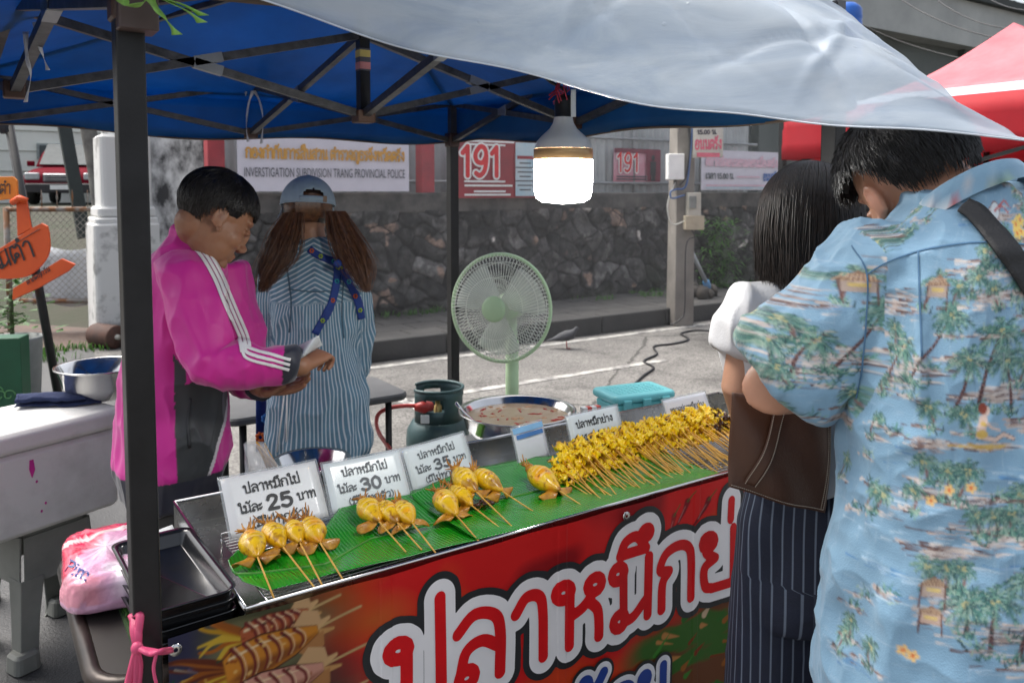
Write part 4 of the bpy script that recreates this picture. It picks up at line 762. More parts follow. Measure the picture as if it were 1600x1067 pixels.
# ================================================================ canopy tent over the stall
tA, tB, tC, tD = Vector((.19, 1.22, 0)), Vector((2.1, 3.68, 0)), Vector((1.77, 1.22, 0)), Vector((.03, 3.68, 0))
tent = thing('canopy_tent', 'blue canopy tent with dark folding frame over the food stall', 'tent', (1.1, 2.45, 0))
ZT, ZE, ZL = 2.03, 1.855, 1.86; cx_, cy_ = 1.07, 2.45; PEAK = Vector((cx_, cy_, 2.42))
for p_, w_ in ((tA, .037), (tB, .048), (tC, .042), (tD, .045)):
    MB().bar(p_, p_ + UZ * 1.9, w_).build('leg', BLK, tent, bevel=.003); MB().bar(p_ + UZ * 1.55, p_ + UZ * 2.06, w_ * .72).build('inner_tube', mat('aluminium_tube', (.12, .12, .125), .4, .7), tent)
    MB().rbox(p_ + UZ * 1.865, (w_ * .62, w_ * .62, .035), .006).build('slider', mat('brown_plastic', (.06, .03, .022), .5), tent)
bars = []
mids = {}
for nm, a, b in (('f', tA, tC), ('r', tC, tB), ('b', tB, tD), ('l', tD, tA)): mids[nm] = (a + b) / 2
def X2(a, b): bars.append((a + UZ * (ZL), b + UZ * 2.07)); bars.append((a + UZ * 2.05, b + UZ * ZL))
for nm, a, b in (('f', tA, tC), ('r', tC, tB), ('b', tB, tD), ('l', tD, tA)):
    X2(a, mids[nm]); X2(b, mids[nm]); c0 = Vector((cx_, cy_, 0)); m0 = mids[nm]; bars.append((m0 + UZ * ZL, c0 + UZ * 2.1)); bars.append((m0 + UZ * 2.07, c0 + UZ * 1.845))
barm = mat('truss_grey', (.075, .075, .078), .42, .5, .3, 25); plate = mat('truss_plate', (.26, .27, .28), .4, .7)
for a, b in bars:
    t = MB().bar(a, b, .023).build('truss_bar', barm, tent); m_ = (a + b) / 2; d = (b - a).normalized() * .04; MB().bar(m_ - d, m_ + d, .0275).build('joint_plate', plate, t)
cp_ = MB().bar((cx_, cy_, 1.83), (cx_, cy_, 2.36), .034).build('centre_post', BLK, tent)
mb = MB(); mb.bar((cx_, cy_, 1.985), (cx_, cy_, 2.055), .036, 0); mb.bar((cx_, cy_, 1.99), (cx_, cy_, 2.012), .0366, 1); mb.bar((cx_, cy_, 2.028), (cx_, cy_, 2.05), .0366, 2); mb.build('sticker', [DGR, mat('sticker_pink', (.5, .2, .2), .5), mat('sticker_gold', (.5, .4, .12), .5)], cp_)
for nm in mids: MB().rbox(mids[nm] + UZ * 1.86, (.025, .025, .022), .005).build('hub', mat('hub_brown', (.06, .03, .02), .5), tent)
MB().rbox((cx_, cy_, 1.84), (.03, .03, .02), .005).build('hub', mat('hub_brown2', (.1, .05, .03), .5), tent)
for p_ in (tA, tB, tC, tD): MB().bar(p_ + UZ * 2.05, PEAK - UZ * .09, .018).build('roof_rib', barm, tent)
blue = mat('blue_canvas', (.014, .12, .29), .55, var=.12, vs=2.5, trl=.62, bump=.12, bs=7)
mb = MB(); eo = .1; co = [Vector((-.02, 1.17, 1.99)), Vector((1.79, 1.18, 1.97)), Vector((2.14, 3.74, ZT)), Vector((-.05, 3.74, ZT))]
for i in range(4):
    a, b = co[i], co[(i + 1) % 4]
    mb.grid(lambda u, v: a.lerp(b, u).lerp(PEAK, v) - UZ * (.05 * math.sin(math.pi * v) * (1 - .3 * math.sin(math.pi * u)) + .02 * math.sin(math.pi * u) * (1 - v)), 20, 14)
mb.build('roof_cloth', blue, tent, solid=.0015)
mb = MB()
for i in range(4):
    a, b = co[i], co[(i + 1) % 4]; ou = Vector(((b - a).y, -(b - a).x, 0)).normalized()
    mb.grid(lambda u, v: a.lerp(b, u) - UZ * (v * ((.17 if i else .1) + .012 * math.sin(u * 13)) + .02 * math.sin(math.pi * u)) + ou * (.012 * math.sin(u * 21 + i) * v), 60, 4)
mb.build('valance', blue, tent, solid=.0015)
mb = MB()
for i in range(4):
    a, b = co[i], co[(i + 1) % 4]; mb.tube([a.lerp(b, u) - UZ * ((.17 if i else .1) + .012 * math.sin(u * 13) + .02 * math.sin(math.pi * u)) for u in np.linspace(0, 1, 40)], .0045, 0, 5)
mb.build('hem_piping', mat('hem_brown', (.1, .07, .05), .6), tent)
def ribbon(name, pts, wd, m, parent=None, n=8):
    P = [Vector(p) for p in spline(pts, n)]; mb = MB(); vs = []
    for i, p_ in enumerate(P):
        sd = (_rt * math.cos(i * .12) + FH * math.sin(i * .12)) * wd * (.75 + .25 * math.cos(i * .5)); vs += [p_ - sd, p_ + sd]
    mb.add(vs, [(2 * i, 2 * i + 1, 2 * i + 3, 2 * i + 2) for i in range(len(P) - 1)]); return mb.build(name, m, parent, solid=.0008)
for pts, wd, d in (([(396, 140), (388, 165), (385, 200), (388, 222)], .008, 3.55), ([(396, 140), (406, 160), (411, 190), (408, 225)], .008, 3.55), ([(398, 136), (386, 142), (384, 150)], .008, 3.55), ([(944, 140), (937, 165), (930, 185), (924, 203)], .008, 3.1), ([(944, 140), (950, 150), (957, 170)], .008, 3.1), ([(40, 50), (42, 90), (48, 120), (40, 160)], .006, 1.75), ([(55, 35), (60, 65), (68, 90), (75, 110)], .006, 1.75)):
    ribbon('tie_ribbon', [at(x, y, d) for x, y in pts], wd, RIB, tent)
GRB = mat('green_raffia', (.3, .55, .12), .5, var=.2, vs=30, trl=.35)
gr = thing('green_tie', 'bright green raffia tied round the top of the near tent leg', 'ribbon', at(230, 10, 1.06))
for pts in ([(190, 0), (200, 10), (222, 6), (232, -4)], [(228, -10), (245, 15), (262, 35), (277, 55)], [(232, -12), (268, 5), (295, 20), (316, 36)], [(232, -12), (262, 0), (290, 10), (318, 25)]): ribbon('raffia_strand', [at(x, y, 1.04) for x, y in pts], .0085, GRB, gr)
br = MB().rbox(at(212, 18, 1.09) + UZ * .0, (.025, .025, .028), .003).build('corner_bracket', mat('brown_bracket', (.07, .045, .04), .5), tent)
# ================================================================ white plastic sheet pulled over the tent front
shm = bpy.data.materials.new('wet_plastic_sheet'); shm.use_nodes = True; n = shm.node_tree.nodes; l = shm.node_tree.links; b = n['Principled BSDF']
tc = n.new('ShaderNodeTexCoord'); mp = n.new('ShaderNodeMapping'); mp.inputs['Scale'].default_value = (4, 4, 13); mp.inputs['Rotation'].default_value = (.2, 0, .5); l.new(tc.outputs['Object'], mp.inputs[0])
no = n.new('ShaderNodeTexNoise'); no.inputs['Scale'].default_value = 1.0; no.inputs['Detail'].default_value = 7; no.inputs['Roughness'].default_value = .62; no.inputs['Distortion'].default_value = .8; l.new(mp.outputs[0], no.inputs[0])
n2 = n.new('ShaderNodeTexNoise'); n2.inputs['Scale'].default_value = 38; n2.inputs['Detail'].default_value = 3; l.new(tc.outputs['Object'], n2.inputs[0])
rp = n.new('ShaderNodeValToRGB'); rp.color_ramp.elements[0].position = .28; rp.color_ramp.elements[0].color = (.4, .48, .58, 1); rp.color_ramp.elements[1].position = .62; rp.color_ramp.elements[1].color = (.58, .64, .7, 1); l.new(no.outputs[0], rp.inputs[0]); l.new(rp.outputs[0], b.inputs['Base Color'])
b.inputs['Roughness'].default_value = .32; b.inputs['Specular IOR Level'].default_value = .5
vo = n.new('ShaderNodeTexVoronoi'); vo.inputs['Scale'].default_value = 55; vo.inputs['Randomness'].default_value = 1; l.new(tc.outputs['Object'], vo.inputs[0])
dr = n.new('ShaderNodeMapRange'); dr.inputs[1].default_value = .1; dr.inputs[2].default_value = .22; dr.inputs[3].default_value = 1; dr.inputs[4].default_value = 0; l.new(vo.outputs['Distance'], dr.inputs[0])
msk = n.new('ShaderNodeMath'); msk.operation = 'GREATER_THAN'; msk.inputs[1].default_value = .93; sx = n.new('ShaderNodeSeparateColor'); l.new(vo.outputs['Color'], sx.inputs[0]); l.new(sx.outputs[0], msk.inputs[0])
dm = n.new('ShaderNodeMath'); dm.operation = 'MULTIPLY'; l.new(dr.outputs[0], dm.inputs[0]); l.new(msk.outputs[0], dm.inputs[1])
hsum = n.new('ShaderNodeMath'); hsum.operation = 'ADD'; l.new(no.outputs[0], hsum.inputs[0]); l.new(dm.outputs[0], hsum.inputs[1])
bp = n.new('ShaderNodeBump'); bp.inputs['Strength'].default_value = .3; bp.inputs['Distance'].default_value = .012; l.new(hsum.outputs[0], bp.inputs['Height']); l.new(bp.outputs[0], b.inputs['Normal'])
tl = n.new('ShaderNodeBsdfTranslucent'); l.new(rp.outputs[0], tl.inputs[0]); m1 = n.new('ShaderNodeMixShader'); m1.inputs[0].default_value = .45; l.new(b.outputs[0], m1.inputs[1]); l.new(tl.outputs[0], m1.inputs[2])
tr = n.new('ShaderNodeBsdfTransparent'); m2 = n.new('ShaderNodeMixShader'); m2.inputs[0].default_value = .36; l.new(m1.outputs[0], m2.inputs[1]); l.new(tr.outputs[0], m2.inputs[2]); l.new(m2.outputs[0], n['Material Output'].inputs[0])
Lp = [(-.08, 1.15, 1.96), (.06, 1.15, 1.905), (.19, 1.12, 1.872), (.33, 1.115, 1.862), (.547, 1.12, 1.818), (.72, 1.06, 1.79), (.86, .93, 1.735), (.95, .81, 1.715), (1.02, .71, 1.695), (1.1, .61, 1.685), (1.215, .52, 1.668)]
Up = [(-.15, 2.1, 2.5), (.2, 2.2, 2.66), (.6, 2.25, 2.8), (1.0, 2.2, 2.78), (1.35, 1.95, 2.6), (1.68, 1.55, 2.34), (1.84, 1.3, 2.11)]
Ls, Us = spline(Lp, 10), spline(Up, 10)
Mp = [(-.08, 1.15, 2.06), (.06, 1.15, 2.04), (.19, 1.13, 2.04), (.33, 1.125, 2.04), (.547, 1.125, 2.03), (.74, 1.08, 2.02), (.89, .99, 1.97), (.99, .88, 1.92), (1.07, .78, 1.86), (1.16, .69, 1.8), (1.28, .6, 1.7)]; Ms = spline(Mp, 10)
def along(P, u):
    x = u * (len(P) - 1); i = min(int(x), len(P) - 2); return Vector(P[i] * (1 - (x - i)) + P[i + 1] * (x - i))
CRE = [(.5, .5, .008, .15, .008), (.52, .2, .006, .12, -.007), (.56, -.3, .007, .2, .008), (.6, .9, .01, .3, .009), (.42, .35, .007, .2, .007), (.3, .4, .008, .15, -.007), (.7, -.25, .009, .35, .008), (.75, .35, .008, .2, -.007), (.85, -.2, .01, .3, .009), (.66, -.6, .008, .25, .007), (.8, -.9, .009, .4, .008)]
def _sheet(u, v):
    uu = u; A_, M_, B_ = along(Ls, uu), along(Ms, uu), along(Us, uu); k_ = .24; p_ = A_.lerp(M_, v / k_) if v < k_ - .06 else M_.lerp(B_, (v - k_) / (1 - k_)) if v > k_ + .06 else A_.lerp(M_, (k_ - .06) / k_).lerp(M_, (v - k_ + .06) / .12).lerp(M_.lerp(M_.lerp(B_, .06 / (1 - k_)), (v - k_ + .06) / .12), (v - k_ + .06) / .12); sag = .012 * math.sin(math.pi * v)
    q = np.array([[p_.x, p_.y, p_.z]]); wv = (vnoise(q, (6, 6, 3), 4, 3)[0] - .5) * .03 * (1 - abs(2 * v - 1) * .4) + .004 * math.sin(u * 46 + 9 * v) * (1 - v) + .006 * math.sin(v * 30 - u * 16 + 5 * vnoise(q, 3, 8, 1)[0]) * math.exp(-v * 2.5); wv += sum(a_ * math.exp(-((u - u0 - s_ * v) / w_) ** 2) * math.exp(-((v - v0) / .3) ** 2) for u0, s_, w_, v0, a_ in CRE); wv *= min(1, v * 7)
    return p_ + Vector((.1, .45, -1)).normalized() * (sag + wv)
sheet = MB().grid(_sheet, 300, 90).build('plastic_sheet', shm, solid=.0006); tag(sheet, 'wrinkled wet white plastic sheet over the front of the blue tent', 'sheet')
MB().tube([p_ for p_ in [Vector(q_) + Vector((0, 0, -.001)) for q_ in Ls]], .0013, 0, 6).build('sheet_hem', mat('hem_clear', (.55, .6, .66), .3), sheet)
ls_ = MB().grid(lambda u, v: Vector((-.06 - .06 * v, 1.15 + 2.4 * u, 1.9 + .3 * v)) + Vector((.01 * math.sin(u * 30), 0, .008 * math.sin(u * 22))), 60, 8).build('side_sheet', shm, sheet)
# ================================================================ lamp
bd = 1.75; bz = lambda y: at(880, y, bd).z; bc = at(880, 240, bd); lamp = thing('led_bulb', 'lit high power white LED bulb with gold ring hanging at the tent front', 'lamp', (bc.x, bc.y, bz(130)))
pw = mat('bulb_plastic', (.62, .62, .62), .35, var=.02)
MB().lathe([(.02, bz(184)), (.0225, bz(193)), (.03, bz(202)), (.047, bz(213)), (.058, bz(222)), (.0625, bz(233))], (bc.x, bc.y, 0), 0, 36).build('housing', pw, lamp)
MB().lathe([(.0628, bz(233)), (.064, bz(234)), (.064, bz(249)), (.0628, bz(250))], (bc.x, bc.y, 0), 0, 36).build('gold_ring', mat('gold_plastic', (.6, .36, .16), .35, .3), lamp)
MB().lathe([(.0635, bz(250)), (.0638, bz(262)), (.0632, bz(298)), (.058, bz(310)), (.045, bz(316)), (0, bz(319))], (bc.x, bc.y, 0), 0, 36).build('diffuser', mat('lit_diffuser', (.9, .9, .9), .4, emit=(1, .985, .94), es=28), lamp)
MB().lathe([(.0, bz(150)), (.017, bz(151)), (.019, bz(160)), (.019, bz(184)), (.02, bz(185))], (bc.x, bc.y, 0), 0, 20).build('socket', mat('socket_black', (.015, .015, .016), .4), lamp)
rope('lamp_wire', [(bc.x, bc.y, bz(152)), (bc.x + .01, bc.y + .01, bz(140)), (bc.x - .005, bc.y + .05, bz(122)), (bc.x, bc.y + .12, 1.9)], .004, CBK, lamp)
mb = MB()
for i in range(14):
    a = random.uniform(0, 6.28); mb.tube([Vector((bc.x + .012 * math.cos(a), bc.y + .012 * math.sin(a), bz(128))), Vector((bc.x + .02 * math.cos(a), bc.y + .02 * math.sin(a), bz(140))), Vector((bc.x - .012 + .022 * math.cos(a + 1), bc.y + .02 * math.sin(a + 1), bz(150 + random.uniform(0, 14))))], .0016, 0, 4)
tag(mb.build('red_string', mat('red_raffia', (.5, .03, .07), .5, var=.2)), 'red raffia string knotted above the LED bulb', 'string')
tg = MB().grid(lambda u, v: at(892 + 8 * u, 140 + 43 * v, bd - .03) + FH * (.004 * math.sin(v * 3)), 3, 8).build('price_tag', PAPER, solid=.0006); tag(tg, 'narrow white card strip hanging beside the socket of the LED bulb', 'card')
# ================================================================ cool box with bowl and cloth on a grey stool, far left
RF = Vector((.445, 3.17, 0)); ce = Vector((.915, .403, 0)); cn = Vector((-.403, .915, 0)); cq = Matrix.Rotation(math.atan2(.403, .915), 3, 'Z')
foam = mat('foam_white', (.62, .62, .6), .7, vs=4, col2=(.45, .45, .43), sharp=(.5, .75), bump=.12, bs=90)
cool = thing('cool_box', 'large white foam cool box with lid, left of the person in pink', 'cool box', (0, 3.2, .47)); cc = RF - ce * .42 + cn * .19
MB().rbox((cc.x, cc.y, .61), (.41, .18, .14), .03, 0, cq, 4, .985).build('tub', foam, cool, bevel=.004); MB().rbox((cc.x, cc.y, .79), (.425, .195, .036), .03, 0, cq, 4).build('lid', foam, cool, bevel=.006)
f_ = RF - cn * .0055; mb = MB(); tp = RF - ce * .33 + cn * .008
mb.prism([(0, 0), (.012, .0), (.016, -.035), (.006, -.06), (-.002, -.03)], (Vector((tp.x, tp.y, .72)), ce, UZ), .003)
for i in range(3): mb.ell(Vector((tp.x, tp.y, 0)) + ce * random.uniform(-.03, .05) + UZ * random.uniform(.52, .66), (.004, .002, .005), 0, cq, 6, 4)
mb.build('pink_mark', mat('pink_tape', (.5, .02, .25), .5), cool)
stm = mat('grey_stool_plastic', (.24, .245, .22), .6, vs=5, col2=(.16, .165, .15), bump=.05)
def stool(label, sx, sy, rz=0, group=None):
    t = thing('plastic_stool', label, 'stool', (sx, sy, 0), rz, group); q = Matrix.Rotation(rz, 3, 'Z'); o = Vector((sx, sy, 0))
    MB().rbox(o + UZ * .45, (.115, .115, .018), .04, 0, q, 4).build('seat', stm, t); mb = MB()
    for i in range(4):
        qq = q @ Matrix.Rotation(i * math.pi / 2, 3, 'Z'); mb.add([o + qq @ Vector((x, -.117 - .03 * (1 - z / .44), z)) for x, z in ((-.11, .44), (.11, .44), (.118, .28), (-.118, .28))], [(0, 1, 2, 3)], 0, False)
    mb.build('skirt', stm, t, solid=.006)
    for i in range(4):
        qq = q @ Matrix.Rotation(i * math.pi / 2, 3, 'Z'); mb = MB(); vs = []
        for z, w0 in ((.3, .075), (.16, .06), (.02, .055), (.0, .07)):
            k = .12 + .03 * (1 - z / .44); vs += [o + qq @ Vector(p) for p in ((-k, -k + w0, z), (-k, -k, z), (-k + w0, -k, z))]
        mb.add(vs, [(3 * j + a, 3 * j + a + 1, 3 * j + a + 4, 3 * j + a + 3) for j in range(3) for a in (0, 1)], 0, False); lg = mb.build('leg', stm, t, solid=.008, bevel=.003)
        c_ = o + qq @ Vector((-.135, -.135, .035)); MB().rbox(c_ + UZ * .0, (.04, .04, .035), .02, 0, qq, 3, 1.08).build('foot', stm, lg)
    return t
stool('grey plastic stool with broad legs, under the right end of the cool box', .17, 3.26, R(24)); stool('grey plastic stool under the left end of the cool box', -.5, 2.98, R(24))
bw = thing('steel_bowl', 'polished steel mixing bowl standing on the foam cool box', 'bowl', (.42, 3.36, .826)); MB().lathe([(0, .83), (.07, .828), (.1, .84), (.135, .88), (.155, .945), (.166, .95), (.166, .955), (.155, .953), (.132, .886), (.098, .846), (0, .836)], (.4, 3.34, 0), 0, 48).build('bowl_body', STEEL2, bw)
clm = mat('navy_cloth', (.01, .02, .075), .9, vs=30, col2=(.02, .035, .1), bump=.8, bs=180); A, B_ = atz(22, 640, .828), atz(157, 632, .828); dx = (B_ - A); dn = Vector((-dx.y, dx.x, 0)).normalized()
def _cl(u, v):
    f = v * 3.0; lay = int(min(f, 2.999)); fr_ = f - lay; y = fr_ if lay % 2 == 0 else 1 - fr_; q = np.array([[u * 9, v * 7, 0]])
    return A + dx * (u + .01 * math.sin(v * 20)) + dn * (.075 * y + .01 * math.sin(u * 7)) + UZ * (.004 + .013 * lay + .01 * math.sin(math.pi * fr_) + .012 * (vnoise(q, 1, 2, 2)[0] - .3))
cl = MB().grid(_cl, 60, 48).build('folded_cloth', clm, solid=.003); tag(cl, 'navy blue cloth folded on the lid of the foam cool box', 'cloth')
# ================================================================ stall table, second table, grey table
tb = thing('stall_table', 'brown folding table with rounded rim carrying the steel tray and green mat', 'table', (1.35, 1.85, 0)); tbm = mat('table_brown', (.012, .009, .008), .65, vs=6, col2=(.022, .017, .014), rv=.15); rimm = mat('table_rim', (.03, .022, .018), .35, .5, .3, 8)
MB().rbox((1.36, 1.85, .722), (1.2, .315, .014), .07, 0, None, 6).build('tabletop', tbm, tb); q = None
ringp = []
for cx0, cy0, a0 in ((1, 1, 0), (-1, 1, 90), (-1, -1, 180), (1, -1, 270)):
    for k in range(7): a = R(a0 + 15 * k); ringp.append(Vector((1.36 + cx0 * 1.13 + .07 * math.cos(a), 1.85 + cy0 * .245 + .07 * math.sin(a), .722)))
MB().tube(ringp + ringp[:1], .0185, 0, 8, False).build('rim', rimm, tb)
for x in (.42, 2.3):
    for y in (1.62, 2.08): MB().tube([(x, y, .71), (x, y, 0)], .016).build('leg', BLK, tb)
def table(name, label, x0, x1, y0, y1, z, m, r=.03, rz=0):
    t = thing(name, label, 'table', ((x0 + x1) / 2, (y0 + y1) / 2, 0)); MB().rbox(((x0 + x1) / 2, (y0 + y1) / 2, z - .015), ((x1 - x0) / 2, (y1 - y0) / 2, .015), r, 0, None, 5).build('tabletop', m, t)
    for x in (x0 + .08, x1 - .08):
        for y in (y0 + .06, y1 - .06): MB().tube([(x, y, z - .03), (x, y, 0)], .015).build('leg', BLK, t)
    return t
table('prep_table', 'low steel topped table behind the tray, holding the soup pan and teal box', .8, 2.62, 2.3, 2.66, .66, STEEL)
table('grey_table', 'dark grey folding table behind the woman in the cap', .78, 1.56, 3.1, 3.5, .735, mat('grey_plastic', (.08, .082, .085), .5, bump=.1, bs=120), .06)
# green turf mat
mb = MB(); mb.box((.33, 1.82, .739), (.1, .25, .003), 1)
for _ in range(5200):
    x, y = random.uniform(.235, .435), random.uniform(1.575, 2.07); a = random.uniform(0, 6.283); o2 = Vector((math.cos(a), math.sin(a), 0)) * .006; s2 = Vector((-math.sin(a), math.cos(a), 0)) * .0012; b_ = Vector((x, y, .741)); mb.add([b_ - s2, b_ + s2, b_ + o2 + UZ * random.uniform(.008, .013)], [(0, 1, 2)], 0, False)
tag(mb.build('turf_mat', [mat('turf_blade', (.07, .2, .015), .6, var=.4, vs=90), mat('turf_back', (.02, .05, .01), .8)]), 'bright green artificial turf strip on the left end of the stall table', 'mat')
# ================================================================ black serving trays in a stack, tissue pack, paper
TC = Vector((.318, 1.712, 0)); tray_a = R(2); traym = mat('black_tray', (.008, .008, .009), .22, var=.1, coat=.4, rv=.06)
def tray(z, i, lab):
    t = thing('serving_tray', lab, 'tray', (TC.x, TC.y, z), 0, 'stacked black serving trays'); q = Matrix.Rotation(tray_a + R(random.uniform(-1.5, 1.5)), 3, 'Z'); o = Vector((TC.x + random.uniform(-.003, .003), TC.y + random.uniform(-.004, .004), 0)); rows = []
    prof = [(-.012, .002), (-.009, .012), (-.002, .03), (.0, .036), (.003, .038), (-.006, .037), (-.012, .03), (-.018, .008), (-.02, .005)]; vs = []; ring = []
    for cx0, cy0, a0 in ((1, 1, 0), (-1, 1, 90), (-1, -1, 180), (1, -1, 270)):
        for k in range(5): ring.append((cx0, cy0, R(a0 + 22.5 * k)))
    n_ = len(ring)
    for off, h in prof:
        for cx0, cy0, a in ring: vs.append(o + q @ Vector((cx0 * (.08 - .025) + (.025 + off) * math.cos(a), cy0 * (.178 - .025) + (.025 + off) * math.sin(a), z + h)))
    fs = [(j * n_ + k, j * n_ + (k + 1) % n_, (j + 1) * n_ + (k + 1) % n_, (j + 1) * n_ + k) for j in range(len(prof) - 1) for k in range(n_)] + [tuple(range(n_))[::-1], tuple(range((len(prof) - 1) * n_, len(prof) * n_))]
    MB().add(vs, fs, 0, True).build('tray_shell', traym, t); return t
for i, lab in enumerate(('bottom black tray of the stack beside the near tent leg', 'second black tray from the bottom of the stack by the tent leg', 'third black tray up, just under the topmost tray by the tent leg', 'topmost black tray of the stack, open and glossy, by the tent leg')): tray(.743 + i * .022, i, lab)
tq = Matrix.Rotation(R(-6), 3, 'Z'); to = Vector((.225, 1.92, .742)); tis = thing('tissue_pack', 'pink and red plastic pack of tissues with navy lettering, left of the black trays', 'tissue pack', to)
mb = MB()
def _tp(u, v):
    a = u * 2 * math.pi; b_ = (v - .5) * math.pi; ca, sa, cb, sb = math.cos(a), math.sin(a), math.cos(b_), math.sin(b_); pw_ = lambda t, e: math.copysign(abs(t) ** e, t)
    p_ = Vector((.085 * pw_(ca, .45) * pw_(cb, .3), .15 * pw_(sa, .45) * pw_(cb, .3), .043 + .043 * pw_(sb, .45))); q = np.array([[p_.x, p_.y, p_.z]]); p_ += Vector((p_.x, p_.y, max(0, p_.z - .03) * 1.6)).normalized() * ((vnoise(q, 26, 3, 3)[0] - .5) * .03)
    return to + tq @ p_
mb.grid(_tp, 96, 48); me = mb.mesh('tissue'); P = mverts(me); lc = np.array([(tq.transposed() @ Vector(p_ - np.array(to)))[:] for p_ in P]); nz = vnoise(P, 30, 6, 2)
colr = np.tile(np.array([.66, .36, .52]), (len(P), 1)); w_ = np.clip((vnoise(P, 16, 12, 2) - .55) / .05, 0, 1)[:, None]; colr = colr * (1 - w_) + w_ * np.array([.74, .6, .7])
red_ = ((lc[:, 0] < -.03 + .03 * np.sin(lc[:, 1] * 25)) | (lc[:, 1] > .07 + .02 * nz)) & (lc[:, 2] > .018 + .02 * nz); colr[red_] = np.array([.62, .02, .075]); wh = red_ & (np.abs(lc[:, 1] - .085 - .3 * lc[:, 0]) < .011); colr[wh] = np.array([.72, .6, .6]); pk_ = red_ & (lc[:, 1] < -.075); colr[pk_] = np.array([.7, .28, .36])
setcol(me, colr); put(me, 'pack_film', mat('tissue_film', (1, 1, 1), .22, attr='col', var=.1, vs=40, coat=.5, bump=.3, bs=60), tis)
bt = bvh_of(me)
def on_surface(mesh_mb, bvh, dr, off):
    for i, v_ in enumerate(mesh_mb.v):
        h = bvh.ray_cast(Vector(v_) - Vector(dr) * .3, Vector(dr)); 
        if h[0] is not None: mesh_mb.v[i] = tuple(h[0] - Vector(dr) * off)
    return mesh_mb
vdir = ray(105, 880).normalized(); mb = MB(); p0 = at(97, 890, 1.75); e1 = (at(141, 909, 1.75) - p0).normalized(); e2 = -vdir.cross(e1).normalized() * -1; e2 = e1.cross(vdir).normalized() * -1
latin(mb, 'Pim', (p0, e1, e2 if e2.z > 0 else -e2), .036, 0, 0, off=.012); on_surface(mb, bt, vdir, .0025).build('pack_lettering', mat('pack_navy', (.02, .03, .2), .4), tis)
pp_ = MB().grid(lambda u, v: Vector((.3 + .1 * u, 2.0 + .13 * v, .746 + .018 * u + .004 * math.sin(v * 6))), 8, 8).build('loose_price_sheet', PAPER, solid=.0006); tag(pp_, 'white sheet numbered 10 lying behind the black trays', 'sheet')
mb = MB(); letters(mb, '10', (Vector((.385, 2.06, .7665)), Vector((-.2, .98, .0)).normalized() * -1, Vector((.98, .2, .18)).normalized() * -1), .05, .008, 0, .0012, h=.0025); mb.build('number', INKG, pp_)
# ================================================================ long steel tray
TX0, TX1, TY0, TY1, TZ0, TZ1 = .41, 2.42, 1.515, 2.15, .747, .812
st = thing('steel_tray', 'long stainless steel tray full of squid skewers and price cards', 'tray', ((TX0 + TX1) / 2, 1.83, TZ0)); mb = MB(); t_ = .004
mb.box(((TX0 + TX1) / 2, (TY0 + TY1) / 2, TZ0 - .001), ((TX1 - TX0) / 2, (TY1 - TY0) / 2, .002)); mb.build('tray_floor', STEEL, st)
def wall_(a, b, lean):
    a, b = Vector(a), Vector(b); d = (b - a).normalized(); nn = Vector((-d.y, d.x, 0)); MB().add([a + UZ * TZ0, b + UZ * TZ0, b + UZ * TZ1 - nn * lean, a + UZ * TZ1 - nn * lean], [(0, 1, 2, 3)], 0, False).build('tray_wall', STEEL, st, solid=.003)
    MB().tube([a + UZ * TZ1 - nn * lean, b + UZ * TZ1 - nn * lean], .0045, 0, 8).build('rolled_rim', STEEL2, st)
for a, b in (((TX0, TY0), (TX1, TY0)), ((TX1, TY0), (TX1, TY1)), ((TX1, TY1), (TX0, TY1)), ((TX0, TY1), (TX0, TY0))): wall_((*a, 0), (*b, 0), .0)
def rack(label, x0, x1, y0, y1, z):
    t = thing('wire_rack', label, 'rack', ((x0 + x1) / 2, (y0 + y1) / 2, z)); mb = MB(); mb.tube([(x0, y0, z), (x1, y0, z), (x1, y1, z), (x0, y1, z), (x0, y0, z)], .0024, 0, 6); mb.tube([(x0, y1, z), (x0, y1, z + .012), (x1, y1, z + .012), (x1, y1, z)], .0018, 0, 6); mb.build('frame', STEEL2, t); mb = MB()
    for y in np.arange(y0 + .016, y1, .016): mb.tube([(x0, y, z), (x1, y, z)], .0011, 0, 5)
    for x in np.linspace(x0, x1, 5)[1:-1]: mb.tube([(x, y0, z - .002), (x, y1, z - .002)], .002, 0, 5)
    mb.build('wires', STEEL2, t)
    for x in (x0, x1):
        for y in (y0, y1): MB().tube([(x, y, z), (x, y, TZ0 + .001)], .0022, 0, 6).build('leg', STEEL2, t)
rack('wire rack under the banana leaf at the left end of the steel tray', .47, 1.2, 1.56, 1.93, .782); rack('wire rack under the skewer pile at the right end of the steel tray', 1.23, 2.3, 1.56, 1.95, .782)
# banana leaves
lfm = bpy.data.materials.new('banana_leaf'); lfm.use_nodes = True; n = lfm.node_tree.nodes; l = lfm.node_tree.links; b = n['Principled BSDF']; b.inputs['Roughness'].default_value = .26; b.inputs['Coat Weight'].default_value = .25; b.inputs['Coat Roughness'].default_value = .2
tc = n.new('ShaderNodeTexCoord'); wv = n.new('ShaderNodeTexWave'); wv.wave_type = 'BANDS'; wv.bands_direction = 'X'; wv.inputs['Scale'].default_value = 34; wv.inputs['Distortion'].default_value = 2.5; wv.inputs['Detail'].default_value = 2; l.new(tc.outputs['Object'], wv.inputs[0])
no = n.new('ShaderNodeTexNoise'); no.inputs['Scale'].default_value = 7; no.inputs['Detail'].default_value = 5; l.new(tc.outputs['Object'], no.inputs[0]); mx = n.new('ShaderNodeMix'); mx.data_type = 'RGBA'; mx.inputs[6].default_value = (.003, .2, .008, 1); mx.inputs[7].default_value = (.02, .36, .012, 1); l.new(no.outputs[0], mx.inputs[0])
